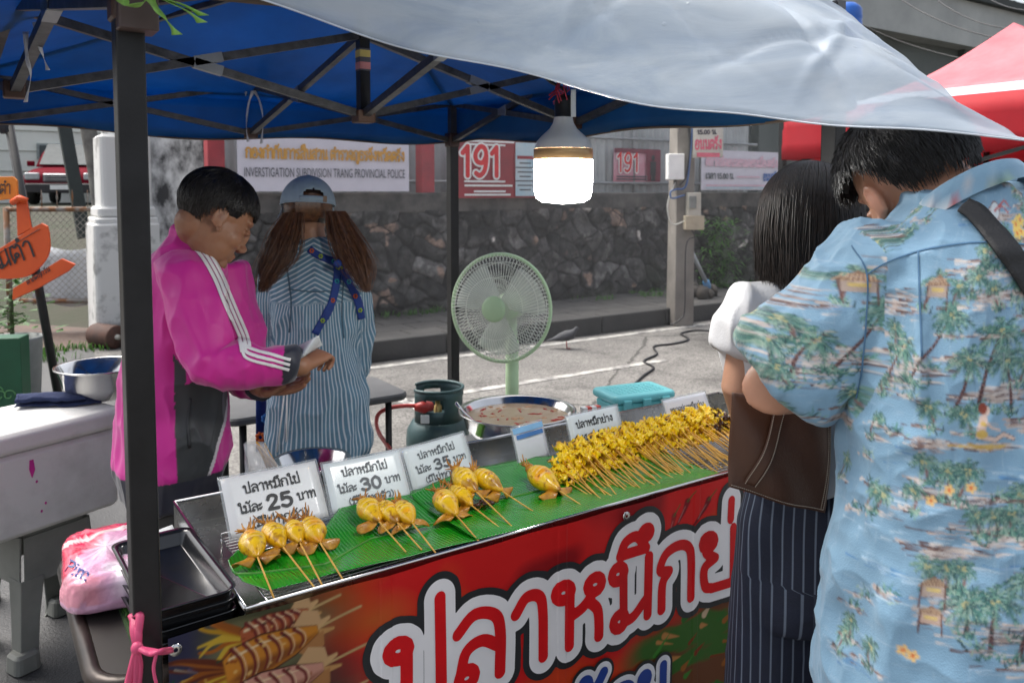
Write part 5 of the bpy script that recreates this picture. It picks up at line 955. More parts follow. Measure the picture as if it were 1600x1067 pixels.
m3 = n.new('ShaderNodeMix'); m3.data_type = 'RGBA'; m3.blend_type = 'MULTIPLY'; m3.inputs[0].default_value = .1; l.new(mx.outputs[2], m3.inputs[6]); l.new(wv.outputs[0], m3.inputs[7]); l.new(m3.outputs[2], b.inputs['Base Color'])
ad = n.new('ShaderNodeMath'); ad.operation = 'ADD'; l.new(wv.outputs[0], ad.inputs[0]); l.new(no.outputs[0], ad.inputs[1]); bp = n.new('ShaderNodeBump'); bp.inputs['Strength'].default_value = .2; bp.inputs['Distance'].default_value = .006; l.new(ad.outputs[0], bp.inputs['Height']); l.new(bp.outputs[0], b.inputs['Normal'])
rib_m = mat('leaf_rib', (.1, .3, .05), .4)
def leaf(label, backpx, frontpx, z, rib):
    bk = sorted([tuple(atz(x, y, z))[:2] for x, y in backpx]); fr_ = sorted([tuple(atz(x, y, z))[:2] for x, y in frontpx]); xa, xb = max(bk[0][0], fr_[0][0]), min(bk[-1][0], fr_[-1][0])
    def f(u, v):
        x = xa + (xb - xa) * u; yb = np.interp(x, [p[0] for p in bk], [p[1] for p in bk]); yf = np.interp(x, [p[0] for p in fr_], [p[1] for p in fr_]); y = max(yf, TY0 + .004) + (yb - max(yf, TY0 + .004)) * v
        q = np.array([[x, y, 0]]); return Vector((x, y, z + .007 * (vnoise(q, 9, 5, 2)[0] - .5) + .004 * math.sin(v * 7 + u * 3) + (.006 * (abs(v - .5) * 2) ** 3)))
    t = thing('banana_leaf', label, 'leaf', ((xa + xb) / 2, 1.75, z)); MB().grid(f, 110, 34).build('blade', lfm, t, solid=.0008)
    MB().tube([f(u, rib) + UZ * .001 for u in np.linspace(.0, 1, 60)], [.0032 - .002 * u for u in np.linspace(0, 1, 60)], 0, 6).build('midrib', rib_m, t)
leaf('banana leaf under the three left squid groups', [(356, 880), (372, 864), (440, 862), (488, 858), (531, 797), (650, 768), (700, 752), (735, 746)], [(360, 905), (372, 926), (420, 927), (560, 893), (650, 872), (760, 848), (850, 825)], .79, .45)
leaf('glossy banana leaf under the yellow skewer pile and the single squid', [(640, 775), (700, 750), (745, 735), (835, 718), (900, 712), (1000, 685), (1138, 648)], [(700, 858), (850, 824), (1000, 784), (1137, 744)], .797, .5)
# ================================================================ price cards
lam = mat('laminate_card', (.8, .85, .85), .3, var=.03, coat=.5); lamw = mat('warm_card', (.84, .84, .83), .4, var=.03, coat=.3); film = mat('clear_film', (.75, .8, .82), .15, alpha=.3, coat=.3)
def card(label, TLp, TRp, BRp, BLp, zb, zt, m, cat='price card', name='price_card', warm=False):
    BL, BR, TL, TR = atz(*BLp, zb), atz(*BRp, zb), atz(*TLp, zt), atz(*TRp, zt); ex = (BR - BL); W = ex.length; ex.normalize(); up = ((TL + TR) / 2 - (BL + BR) / 2); ey = (up - ex * up.dot(ex)); Hh = ey.length; ey.normalize()
    sh = ((TL - BL).dot(ex) + (TR - BR).dot(ex)) / 2; nrm = ex.cross(ey); t = thing(name, label, cat, (BL + BR) / 2)
    bend = lambda x, y: -.004 * math.sin(math.pi * x / W) - .006 * (y / Hh) ** 2
    MB().grid(lambda u, v: BL + ex * (u * W) + ey * (v * Hh) + nrm * bend(u * W, v * Hh), 10, 10).build('sheet', m, t, solid=.0008)
    mb = MB(); g = .006; mb.grid(lambda u, v: BL + ex * (-g + u * (W + 2 * g)) + ey * (-g + v * (Hh + 2 * g)) + nrm * (bend(u * W, v * Hh) - .0012), 10, 10); mb.build('laminate', film, t, solid=.0004)
    return t, (BL - nrm * -.001, ex, ey), W, Hh, bend, nrm
def bent(mb, BL, ex, ey, nrm, bend, W, Hh):
    for i, v_ in enumerate(mb.v): d = Vector(v_) - BL; x, y = d.dot(ex), d.dot(ey); mb.v[i] = tuple(Vector(v_) + nrm * bend(min(max(x, 0), W), min(max(y, 0), Hh)))
    return mb
def price(label, corners, zb, zt, m, lines, ink):
    t, fr, W, Hh, bend, nrm = card(label, *corners, zb, zt, m); o, ex, ey = fr; mb = MB()
    for txt, x, y, wd, size, pen in lines: 
        strokes, e = strokes_of(txt, 1.0); k = wd * W / e; S_ = size * Hh; st_ = [[(px_ * k, py_ * S_) for px_, py_ in s_] for s_ in strokes]; D, x0, y0 = text_field(st_, pen * Hh * 1.2, .0009); iso_mesh(D, pen * Hh / 2, x0, y0, .0009, mb, (o + ex * (x * W) + ey * (y * Hh), ex, ey), 0, .0014)
    bent(mb, o, ex, ey, nrm, bend, W, Hh).build('lettering', ink, t); return t
L1 = lambda num: [('ปลาหมึกไข่', .2, .68, .6, .13, .025), ('ไม้ละ', .12, .36, .24, .12, .024), (num, .4, .33, .28, .23, .056), ('บาท', .72, .38, .2, .12, .024), ('(มีไข่ทุกตัว)', .22, .1, .58, .11, .022)]
price('price card reading 25 baht, leftmost of the cards in the steel tray', ((335, 748), (478, 722), (514, 806), (362, 842)), .786, .905, lamw, L1('25'), INK)
price('price card reading 30 baht, washed by a reflection, behind three squid', ((486, 724), (601, 710), (642, 776), (520, 803)), .79, .9, lam, L1('30'), INKG)  # faded lettering, drawn in grey ink
price('price card reading 35 baht behind the third squid group', ((607, 702), (715, 685), (742, 736), (646, 768)), .79, .895, lam, L1('35'), INKG)
price('card reading grilled squid in Thai, behind the left of the yellow heap', ((875, 652), (949, 638), (976, 684), (896, 704)), .8, .9, lam, [('ปลาหมึกย่าง', .14, .6, .72, .16, .035), ('ไม้ละ', .2, .2, .2, .12, .03), ('10', .5, .2, .2, .2, .05)], INK)
price('plain white card with thin handwriting, rightmost card in the steel tray', ((1025, 629), (1090, 614), (1116, 660), (1050, 676)), .8, .9, mat('white_card', (.72, .72, .76), .6, var=.02), [('หนวดปลาหมึกย่าง', .1, .56, .8, .15, .024), ('ไม้ละ 10', .3, .2, .4, .12, .02)], INKG)
t, fr, W, Hh, bend, nrm = card('small payment card with blue header, between the 35 baht card and yellow heap', (781, 681), (819, 661), (858, 712), (812, 727), .798, .9, mat('pay_card', (.76, .76, .8), .45, var=.02), 'card', 'payment_card'); o, ex, ey = fr
mb = MB(); mb.add([o + ex * x * W + ey * y * Hh + nrm * .0015 for x, y in ((0, .84), (1, .84), (1, 1), (0, 1))], [(0, 1, 2, 3)], 0, False); mb.add([o + ex * x * W + ey * y * Hh + nrm * .0017 for x, y in ((.08, .68), (.96, .68), (.96, .8), (.08, .8))], [(0, 1, 2, 3)], 1, False); letters(mb, 'ชำระ', (o + ex * W * .42 + ey * Hh * .71, ex, ey), Hh * .05, Hh * .012, 2, .0022, h=.0006) if 'ช' in GL else None
bent(mb, o, ex, ey, nrm, bend, W, Hh).build('header', [mat('sky_ink', (.25, .5, .78), .5), mat('blue_band', (.06, .2, .5), .5), WHITE], t)
# ================================================================ squid on sticks
sqm = mat('glazed_squid', (1, 1, 1), .3, attr='col', var=.1, vs=60, coat=.3, bump=.16, bs=120); stickm = mat('bamboo_stick', (.8, .47, .1), .5, vs=40, col2=(.62, .3, .04)); finm = mat('toasted_fin', (.66, .32, .02), .35, vs=45, col2=(.34, .11, .012), coat=.3, bump=.3, bs=90); tenm = mat('toasted_tentacle', (.66, .29, .012), .35, vs=60, col2=(.2, .06, .01), coat=.2)
def squid_body_mesh(L, Wd, seed):
    mb = MB(); rs_ = random.Random(seed); k1, k2 = rs_.uniform(-.06, .06), rs_.uniform(-.08, .08); prof = [(0, .3), (.05, .6), (.15, .84 + k1), (.3, .98), (.42, 1.0), (.56, .9 + k2), (.7, .7 + k2), (.84, .45), (.94, .26), (1, .1)]; n_ = 40; xs = np.linspace(0, 1, 44)
    rr = np.interp(xs, [p[0] for p in prof], [p[1] for p in prof]) * Wd / 2; vs = []
    for x, r_ in zip(xs, rr):
        for k in range(n_): a = 2 * math.pi * k / n_; vs.append(((x - .5) * L, r_ * math.cos(a), r_ * math.sin(a) * .88))
    mb.add(vs, [(j * n_ + k, j * n_ + (k + 1) % n_, (j + 1) * n_ + (k + 1) % n_, (j + 1) * n_ + k) for j in range(43) for k in range(n_)] + [tuple(range(n_))[::-1], tuple(range(43 * n_, 44 * n_))], 0, True)
    me = mb.mesh('body'); P = mverts(me); nn = vnoise(P, 60, seed, 3); base = np.array([1.0, .62, .012])[None] * (0.88 + .3 * (nn - .5))[:, None]; base[:, 1] *= 1 - .35 * np.clip((vnoise(P, 34, seed + 4, 2) - .58) / .15, 0, 1)
    sl = np.zeros(len(P))
    for k, xc in enumerate((-.26, -.12, .02)):
        d = np.abs(P[:, 0] / L - xc - .06 * (P[:, 1] / Wd) ** 2 * 4 - .02 * math.sin(seed + k)); sl = np.maximum(sl, np.clip(1 - d / .03, 0, 1) * (P[:, 2] > 0) * (np.abs(P[:, 1]) < Wd * .36))
    base = base * (1 - sl[:, None]) + sl[:, None] * np.array([.95, .68, .26]); dk = np.clip((P[:, 0] / L - .12) / .4, 0, 1)[:, None] * .55; base = base * (1 - dk) + dk * np.array([.62, .2, .01]); fk = np.clip((vnoise(P, 130, seed + 2, 2) - .68) / .05, 0, 1)[:, None] * .7; base = base * (1 - fk) + fk * np.array([.3, .09, .01]); burn = np.clip((vnoise(P, 45, seed + 9, 2) - .55) / .1, 0, 1) * np.clip((P[:, 0] / L + .1) * 2.5, 0, 1); base = base * (1 - .7 * burn[:, None]) + .7 * burn[:, None] * np.array([.22, .06, .008])
    setcol(me, base); displace(me, -.0024 * sl + .0022 * (nn - .5) + .004 * (vnoise(P, 26, seed + 1, 2) - .5)); me.polygons.foreach_set('use_smooth', [True] * len(me.polygons)); return me
def squid(label, body_px, tip_px, L=.088, Wd=.05, zoff=0, seed=0,  zt=.8, group='whole squid on sticks', roll=0):
    L *= 1.22; Wd *= 1.2; Bc = atz(*body_px, .822 + zoff); Tp = atz(*tip_px, zt); ax = (Tp - Bc).normalized(); t = thing('squid_skewer', label, 'squid', Bc, 0, group); sd = UZ.cross(ax).normalized(); upv = ax.cross(sd); M3 = Matrix((ax, sd, upv)).transposed(); M4 = Matrix.Translation(Bc) @ M3.to_4x4(); rn = random.Random(seed)
    me = squid_body_mesh(L, Wd, seed); me.transform(M4); put(me, 'mantle', sqm, t)
    q = lambda x, y, z: M4 @ Vector((x, y, z)); mb = MB(); mb.ell(q(-L * .55, 0, .002), (Wd * .2, Wd * .2, Wd * .22), 0, M3, 12, 8)
    for k in range(9):
        a = (k - 4) / 4.5 * 1.25 + rn.uniform(-.1, .1); ln = rn.uniform(.018, .034); c1 = rn.uniform(-.5, .8); pts = [q(-L * .52, .004 * math.sin(a), .003)]
        for s_ in (0.35, .7, 1): pts.append(q(-L * .56 - ln * s_ * math.cos(a), ln * s_ * math.sin(a) * 1.1 + .003 * math.sin(k + 4 * s_), .004 + ln * c1 * s_ * s_ + .004 * s_))
        mb.tube([Vector(v_) for v_ in spline(pts, 4)], [.0034 * (1 - .8 * i / 12) + .0004 for i in range(13)], 0, 6)
    mb.build('tentacles', tenm, t)
    for sg in (-1, 1):
        tw = rn.uniform(-.4, .4); mb = MB(); mb.grid(lambda u, v: q(L * (.18 + .3 * v + .05 * u), sg * (.004 + (Wd * .8) * u * math.sin(math.pi * (.12 + .8 * v))), -Wd * .1 - .012 * u + .008 * math.sin(v * 7 + seed) * u + .004 * tw), 8, 12); mb.build('fin', finm, t, solid=.0022)
    st_ = MB().tube([q(-L * .2, 0, 0), q(L * .5, 0, -.002), Tp], [.0021, .0021, .0019], 0, 7).build('stick', stickm, t); return t
sq = [('leftmost plump squid of the four in front of the 25 baht card', (396, 852), (428, 934), .08, .05, 0), ('second of the four squid from the left, in front of the 25 baht card', (431, 838), (494, 921), .08, .045, 0), ('third of the four squid from the left, slimmer than its neighbours', (462, 833), (505, 917), .072, .042, 0), ('rightmost of the four squid in front of the 25 baht card', (491, 831), (538, 909), .08, .047, 0),
      ('left squid of the three in front of the 30 baht card', (580, 799), (634, 862), .085, .05, 0), ('middle and smallest squid of the three in front of the 30 baht card', (609, 801), (659, 859), .078, .042, 0), ('right squid of the three in front of the 30 baht card', (634, 802), (685, 869), .078, .046, 0),
      ('lower left squid of the heaped third group', (700, 788), (754, 852), .09, .052, .0), ('squid in the middle underneath of the heaped third group', (722, 776), (794, 835), .085, .045, -.004), ('topmost plump squid of the heaped third group', (729, 752), (806, 828), .09, .052, .022), ('right squid of the heaped third group', (764, 752), (835, 800), .09, .048, .012), ('single large squid lying left of the yellow skewer pile', (852, 750), (916, 794), .1, .056, .004)]
for i, (lab, bp_, tp_, L_, W_, zo) in enumerate(sq): squid(lab, bp_, tp_, L_, W_, zo, i * 7 + 3)
mb = MB(); c = atz(755, 790, .806)
for i in range(7): mb.ell(c + Vector((random.uniform(-.02, .02), random.uniform(-.012, .012), random.uniform(0, .008))), (random.uniform(.006, .012), .007, .006), 0, Matrix.Rotation(random.random() * 3, 3, 'Z'), 8, 6)
tag(mb.build('charred_scrap', mat('charred', (.035, .008, .006), .3, vs=50, col2=(.1, .03, .01), coat=.4)), 'dark charred squid scrap under the heaped third group', 'scrap')
# pile of cut squid skewers
pilem = mat('turmeric_squid', (1, 1, 1), .3, attr='col', var=.1, vs=80, coat=.25, bump=.12, bs=140)
def chunk_mesh(seed, dark=0.0):
    rn = random.Random(seed); mb = MB(); eds = []
    for i in range(5):
        x0 = -.078 + .0165 * i; th, p1, p2, wd, ln, am = rn.uniform(-1.0, 1.0), rn.uniform(0, 6.3), rn.uniform(0, 6.3), rn.uniform(.024, .04), rn.uniform(.02, .029), rn.uniform(.004, .009); q = Matrix.Rotation(th, 3, 'X') @ Matrix.Rotation(rn.uniform(-.5, .5), 3, 'Z'); na, nb = 12, 16; tv, bv = [], []
        for b in range(nb + 1):
            for a in range(na + 1):
                u, v = a / na - .5, b / nb - .5; z = am * math.sin(v * 10 + p1) + .5 * am * math.sin(u * 8 + p2 + v * 4); rim = .0028 * (1 - (2 * abs(u)) ** 4) * (1 - (2 * abs(v)) ** 4) + .0004; xx = u * ln * (1 + .25 * math.sin(v * 14 + p2)); yy = v * wd * (1 + .18 * math.sin(u * 13 + p1))
                tv.append(Vector((x0, 0, 0)) + q @ Vector((xx, yy, z + rim))); bv.append(Vector((x0, 0, 0)) + q @ Vector((xx, yy, z - rim))); eds.append(max(abs(u), abs(v)) * 2)
        n1 = na + 1; fs = [(b * n1 + a, b * n1 + a + 1, (b + 1) * n1 + a + 1, (b + 1) * n1 + a) for b in range(nb) for a in range(na)]; o = len(tv); eds += eds[-o:]
        rim_ = list(range(n1)) + [b * n1 + na for b in range(1, nb + 1)] + [nb * n1 + a for a in range(na - 1, -1, -1)] + [b * n1 for b in range(nb - 1, 0, -1)]
        mb.add(tv + bv, fs + [tuple(k + o for k in f_)[::-1] for f_ in fs] + [(rim_[(k + 1) % len(rim_)], rim_[k], rim_[k] + o, rim_[(k + 1) % len(rim_)] + o) for k in range(len(rim_))], 0, True)
    me = mb.mesh('chunks'); P = mverts(me); nn = vnoise(P, 110, seed, 3); displace(me, (nn - .5) * .004); ed_ = np.array(eds); base = np.array([1.0, .68, .008]) * (.92 + .5 * (nn - .5))[:, None]; g_ = np.clip((vnoise(P, 55, seed + 8, 2) + .25 * ed_ - .78) / .14, 0, 1)[:, None]; base = base * (1 - .8 * g_) + .8 * g_ * np.array([.62, .24, .012]); k_ = np.clip((vnoise(P, 70, seed + 3, 2) + .1 * ed_ - (.8 - .3 * dark)) / .06, 0, 1)[:, None]; base = base * (1 - k_) + k_ * np.array([.06, .02, .008])
    setcol(me, base); me.polygons.foreach_set('use_smooth', [True] * len(me.polygons)); return me
CH = [chunk_mesh(40 + i, 0) for i in range(7)] + [chunk_mesh(70 + i, 1.0) for i in range(2)]
for m_ in CH: m_.materials.append(pilem)
smb = MB(); smb.tube([(-.08, 0, 0), (.2, 0, 0)], .0019, 0, 6); SM = smb.mesh('stick'); SM.materials.append(stickm)
A0 = atz(880, 752, .8); A1 = atz(1138, 672, .8); pdir = (atz(916, 794, .8) - atz(852, 750, .8)).normalized(); cnt = 0
def skewer(pos, ang, tilt, k, lab, grp):
    t = thing('squid_stick', lab, 'squid skewer', pos, 0, grp); q = Matrix.Rotation(math.atan2(pdir.y, pdir.x) + ang, 4, 'Z') @ Matrix.Rotation(tilt, 4, 'Y') @ Matrix.Rotation(random.uniform(-.4, .4), 4, 'X')
    t.rotation_euler = q.to_euler()
    for nm, me in (('squid_pieces', CH[k]), ('stick', SM)):
        o = bpy.data.objects.new(nm, me); C.objects.link(o); o.parent = t; KIDS.setdefault(t.name, []).append(o)
        if nm == 'stick': o.scale = (random.uniform(.86, 1.06), 1, 1)
for row, (n_, back, z, lo, hi) in enumerate(((27, .0, .806, 0.0, 1.02), (26, .04, .82, .02, 1.0), (22, .07, .834, .05, .98), (15, .03, .842, .12, .9))):
    for i in range(n_):
        f = lo + (hi - lo) * (i + random.uniform(-.3, .3)) / (n_ - 1); p_ = A0.lerp(A1, f); p_ = Vector((p_.x, p_.y, z + random.uniform(-.004, .006))) - pdir * (back + random.uniform(-.015, .015) - .03)
        if p_.x > TX1 - .05: continue
        skewer(p_, random.uniform(-.14, .14), .1 + .055 * row + random.uniform(-.03, .05), random.randrange(7), 'turmeric yellow cut squid on a thin stick, in the big yellow heap', 'yellow squid sticks in the heap')
for i in range(7):
    p_ = atz(1118 + 9 * i, 670 - 3.4 * i, .82); skewer(Vector((p_.x, p_.y, .82 + .012 * (i % 3))) + pdir * .03, random.uniform(-.2, .2), .1, 7 + i % 2, 'charred dark squid stick at the far right end of the steel tray', 'charred sticks at the far right of the tray')
# ================================================================ printed vinyl banner along the front of the stall
BX0, BX1, BZ0, BZ1, BY = .268, 2.46, .1, .808, 1.497
ban = thing('stall_banner', 'red printed vinyl banner with big Thai words, hung along the stall front', 'banner', ((BX0 + BX1) / 2, BY, BZ0))
cv = Canvas(BX1 - BX0, BZ1 - BZ0, 460, (.6, .012, .012)); U = lambda x: x - BX0; V_ = lambda z: z - BZ0
Xg, Zg = np.meshgrid(BX0 + np.arange(cv.nx) / cv.res, BZ0 + np.arange(cv.ny) / cv.res); pp3 = np.stack([Xg.ravel(), Zg.ravel(), 0 * Xg.ravel()], 1)
g1 = vnoise(pp3, (3.5, 5, 1), 3, 3).reshape(Xg.shape); g2 = vnoise(pp3, (5, 22, 1), 9, 3).reshape(Xg.shape)
def mixc(al, col): cv.a[:] = cv.a * (1 - al[..., None]) + np.asarray(col) * al[..., None]
mixc(np.clip((g1 - .52) / .2, 0, 1) * .75, (.58, .09, .012)); mixc(np.clip((g1 - .72) / .12, 0, 1) * .5, (.7, .26, .03)); mixc(np.clip((.34 - g1) / .12, 0, 1) * .8, (.2, .004, .008))
lf = np.clip((.66 + .1 * (g1 - .5) - .22 * (Zg - .65) - Xg) / .16, 0, 1); mixc(lf, (.1, .1, .05)); mixc(lf * np.clip((g2 - .42) / .2, 0, 1) * .8, (.24, .22, .12)); mixc(lf * np.clip((Xg - .46) / .12, 0, 1) * np.clip((.74 - Zg) / .1, 0, 1), (.012, .07, .07)); mixc(lf * np.clip((.36 - Xg) / .06, 0, 1), (.05, .05, .1))
org = np.clip(1 - np.hypot((Xg - .66) / .12, (Zg - .72) / .07), 0, 1); mixc(org * .9, (.5, .12, .02))
rr_ = random.Random(5)
# lower right: green leaves and a dish of squid
lowr = np.clip((Xg - 1.32) / .1, 0, 1) * np.clip((.47 + .12 * (Xg - 1.4) - Zg) / .06, 0, 1); mixc(lowr, (.14, .05, .02)); mixc(lowr * np.clip((g2 - .45) / .1, 0, 1), (.04, .12, .02))
for _ in range(90):
    x, z = rr_.uniform(1.45, 2.4), rr_.uniform(.12, .42 + .1 * rr_.random()); a = rr_.uniform(-.6, .9); l_ = rr_.uniform(.02, .07); cv.line([(U(x), V_(z)), (U(x + l_ * math.cos(a)), V_(z + l_ * math.sin(a)))], rr_.uniform(.008, .022), rr_.choice([(.03, .13, .02), (.05, .2, .03), (.3, .1, .02), (.45, .2, .06), (.55, .4, .25), (.2, .03, .01)]), .8, .002)
# grilled squid photograph at the left
def gsquid(x, z, ang, L, col, W0):
    ca, sa = math.cos(ang), math.sin(ang); P = lambda a, b: (U(x + a * ca - b * sa), V_(z + a * sa + b * ca))
    cv.line([P(-.1 * L, 0), P(1.5 * L, .003)], .005, (.55, .4, .2)); cv.line([P(.8 * L, 0), P(1.12 * L, .012)], .03, (.62, .42, .22), 1, .008); cv.line([P(.8 * L, -.002), P(1.15 * L, -.014)], .026, (.55, .33, .14), 1, .006)
    for k in range(11):
        a = .7 * (k - 5) / 5; cv.line([tuple(q_) for q_ in spline([P(.02 * L, .02 * a), P(-.2 * L, .05 * a + .006), P(-.42 * L, .1 * a - .006 * math.sin(k * 2)), P(-.6 * L, .12 * a + .016 * math.sin(k * 1.7))], 5)], .013, rr_.choice([(.5, .3, .03), (.42, .15, .02), (.6, .42, .06), (.16, .04, .015), (.34, .12, .02)]), 1, .004)
    for sg in (-1, 1): cv.poly([P(.66 * L, sg * W0 * .2), P(.86 * L, sg * W0 * .62), P(1.02 * L, sg * W0 * .45), P(1.04 * L, sg * W0 * .1)], (.46, .24, .1) if sg < 0 else (.6, .4, .22))
    body = lambda k: [P(x * L, y * W0 * k) for x, y in ((-.02, -.3), (.1, -.46), (.4, -.5), (.7, -.36), (.98, -.1), (.98, .1), (.7, .34), (.4, .48), (.1, .44), (-.02, .3))]
    cv.poly(body(1.06), (.07, .02, .012)); cv.poly(body(.97), col); cv.poly([P(x * L, y * W0) for x, y in ((.0, -.28), (.12, -.42), (.4, -.46), (.7, -.32), (.96, -.09), (.6, -.1), (.2, -.12))], (.2, .06, .02), .75, .012)
    cv.line([P(.05 * L, W0 * .24), P(.4 * L, W0 * .28), P(.8 * L, W0 * .15)], .007, (.82, .68, .45), .55, .002)
    for k in range(6):
        a = (.08 + .13 * k) * L; ww = W0 * (.46 - .26 * (k / 6) ** 1.5); pts = [tuple(q_) for q_ in spline([P(a, ww), P(a + .012, ww * .3), P(a + .013, -ww * .4), P(a + .004, -ww * .9)], 4)]; cv.line(pts, .0075, (.2, .03, .03), .9, .003); cv.line([(x + .006 * ca, y + .006 * sa) for x, y in pts], .003, (.78, .6, .4), .8, .0015)
    for _ in range(14): u_, v_ = rr_.uniform(0, .9), rr_.uniform(-.35, .35); cv.ellipse(P(u_ * L, v_ * W0), rr_.uniform(.002, .005), rr_.uniform(.0015, .004), rr_.choice([(.08, .02, .01), (.3, .08, .02), (.75, .5, .2)]), .8)
gsquid(.4, .762, .15, .13, (.45, .14, .06), .06); gsquid(.37, .71, .17, .18, (.6, .27, .04), .082); gsquid(.36, .635, .13, .2, (.62, .34, .26), .085); gsquid(.35, .565, .1, .2, (.55, .22, .1), .08)
for _ in range(60): x, z = rr_.uniform(.275, .36), rr_.uniform(.5, .78); cv.line([(U(x), V_(z)), (U(x + rr_.uniform(-.03, .04)), V_(z + rr_.uniform(-.025, .02)))], .004, rr_.choice([(.05, .05, .08), (.35, .3, .25), (.02, .1, .05), (.6, .4, .1), (.15, .12, .2)]), .9, .001)
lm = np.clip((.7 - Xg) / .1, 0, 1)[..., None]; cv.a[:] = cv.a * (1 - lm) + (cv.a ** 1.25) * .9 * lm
# chillies
for x, z, a, c in ((1.53, .705, .95, (.2, .006, .012)), (1.6, .7, .85, (.16, .006, .01)), (1.49, .67, 1.1, (.3, .012, .014))):
    d = (math.cos(a), math.sin(a)); cv.line([(U(x), V_(z)), (U(x + .05 * d[0] + .006), V_(z + .05 * d[1])), (U(x + .08 * d[0]), V_(z + .08 * d[1]))], .006, c, 1, .02); cv.line([(U(x + .08 * d[0]), V_(z + .08 * d[1])), (U(x + .115 * d[0] + .008), V_(z + .11 * d[1]))], .005, (.06, .1, .02), 1, .003); cv.line([(U(x + .02 * d[0] + .002), V_(z + .02 * d[1])), (U(x + .06 * d[0] + .004), V_(z + .065 * d[1]))], .002, (.6, .3, .3), .7)
for _ in range(40): cv.ellipse((U(1.54 + rr_.gauss(0, .04)), V_(.665 + rr_.gauss(0, .025))), rr_.uniform(.001, .0035), rr_.uniform(.001, .003), rr_.choice([(.75, .5, .5), (.4, .02, .03), (.6, .1, .1)]))
wav = lambda x, z: .004 * math.sin(x * 11) * (1.2 - (z - BZ0)) + .0025 * math.sin(x * 27 + z * 9) + (.0035 if abs((x * 1.0) % .46 - .23) < .012 else 0) * .4
nu, nv = 900, 290; mb = MB(); mb.grid(lambda u, v: Vector((BX0 + (BX1 - BX0) * u, BY - wav(BX0 + (BX1 - BX0) * u, BZ0 + (BZ1 - BZ0) * v), BZ0 + (BZ1 - BZ0) * v)), nu, nv)
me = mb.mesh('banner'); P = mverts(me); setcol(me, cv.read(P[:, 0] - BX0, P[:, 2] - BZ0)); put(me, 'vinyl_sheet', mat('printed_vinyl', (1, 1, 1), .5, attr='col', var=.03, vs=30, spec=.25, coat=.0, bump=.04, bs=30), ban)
S1 = .157; kx = 1.19; st_, _ = strokes_of('ปลาหมึกย่าง', 1.0); st_ = [[(.678 + x * S1 * kx, .503 + y * S1) for x, y in s_] for s_ in st_]
D, x0, y0 = text_field(st_, .075, .0026); mb = MB(); fr = (Vector((0, BY, 0)), Vector((1, 0, 0)), Vector((0, 0, 1)))
jit = .004 * vnoise(np.stack([np.tile(np.arange(D.shape[1]), D.shape[0]), np.repeat(np.arange(D.shape[0]), D.shape[1]), np.zeros(D.size)], 1), .09, 3, 2).reshape(D.shape)
iso_mesh(D + jit, .058, x0, y0, .0026, mb, fr, 0, .0014, 2); iso_mesh(D, .04, x0, y0, .0026, mb, fr, 1, .0026, 2); iso_mesh(D, .0142, x0, y0, .0026, mb, fr, 2, .0038, 2)
st2, _ = strokes_of('กะน้อย', 1.0); st2 = [[(.97 + x * .12 * 1.14, .238 + y * .112) for x, y in s_] for s_ in st2]
D, x0, y0 = text_field(st2, .05, .0026); iso_mesh(D, .034, x0, y0, .0026, mb, fr, 0, .005, 2); iso_mesh(D, .026, x0, y0, .0026, mb, fr, 3, .0062, 2); iso_mesh(D, .013, x0, y0, .0026, mb, fr, 4, .0074, 2)
for i, v_ in enumerate(mb.v): mb.v[i] = (v_[0], v_[1] - wav(v_[0], v_[2]), v_[2])
mb.build('lettering', [INK, mat('print_white', (.86, .84, .84), .5, var=.05, vs=3, spec=.3), mat('print_red', (.7, .008, .012), .5, var=.1, vs=5, spec=.25), mat('print_white_b', (.82, .82, .84), .4), mat('print_blue', (.02, .06, .3), .4)], ban)
mb = MB()
for x in (.28, 1.35, 2.44): mb.lathe([(.004, 0), (.011, 0), (.011, -.003)], (x, BY - .006, .785), 0, 16, Matrix.Rotation(R(90), 3, 'X'))
mb.build('eyelet', STEEL2, ban)
# pink string round the tent leg
sc_ = Vector((tA.x, tA.y, 0)); ps = thing('pink_string', 'pink raffia string tying the banner corner to the near tent leg', 'string', sc_ + UZ * .78); kn = atz(210, 975, .80); kn = at(211, 985, 1.14)
def strand(px, d, r=.0035, m=PINKSTR): MB().tube([Vector(q) for q in spline([at(x, y, dd) for (x, y), dd in zip(px, d)], 6)], r, 0, 6, flat=1.6).build('string_strand', m, ps)
for _ in range(3):
    j = lambda: random.uniform(-4, 4)
    strand([(208 + j(), 960), (212 + j(), 985), (214, 1012), (207 + j(), 1040), (193 + j(), 1090)], [1.14, 1.12, 1.115, 1.12, 1.13]); strand([(214, 1012), (216 + j(), 1040), (212 + j(), 1090)], [1.115, 1.12, 1.13])
strand([(214, 1012), (232, 1016), (252, 1018), (267, 1016)], [1.115, 1.11, 1.13, 1.3]); strand([(214, 1010), (235, 1020), (252, 1016), (266, 1014)], [1.112, 1.105, 1.12, 1.3]); strand([(206, 965), (218, 960), (216, 985), (213, 1010)], [1.14, 1.13, 1.12, 1.115]); strand([(244, 1022), (240, 1045), (246, 1075)], [1.1, 1.1, 1.1], .0022)
kb = MB(); kb.ell(at(214, 1012, 1.112), (.008, .008, .009)); kb.build('knot', PINKSTR, ps)
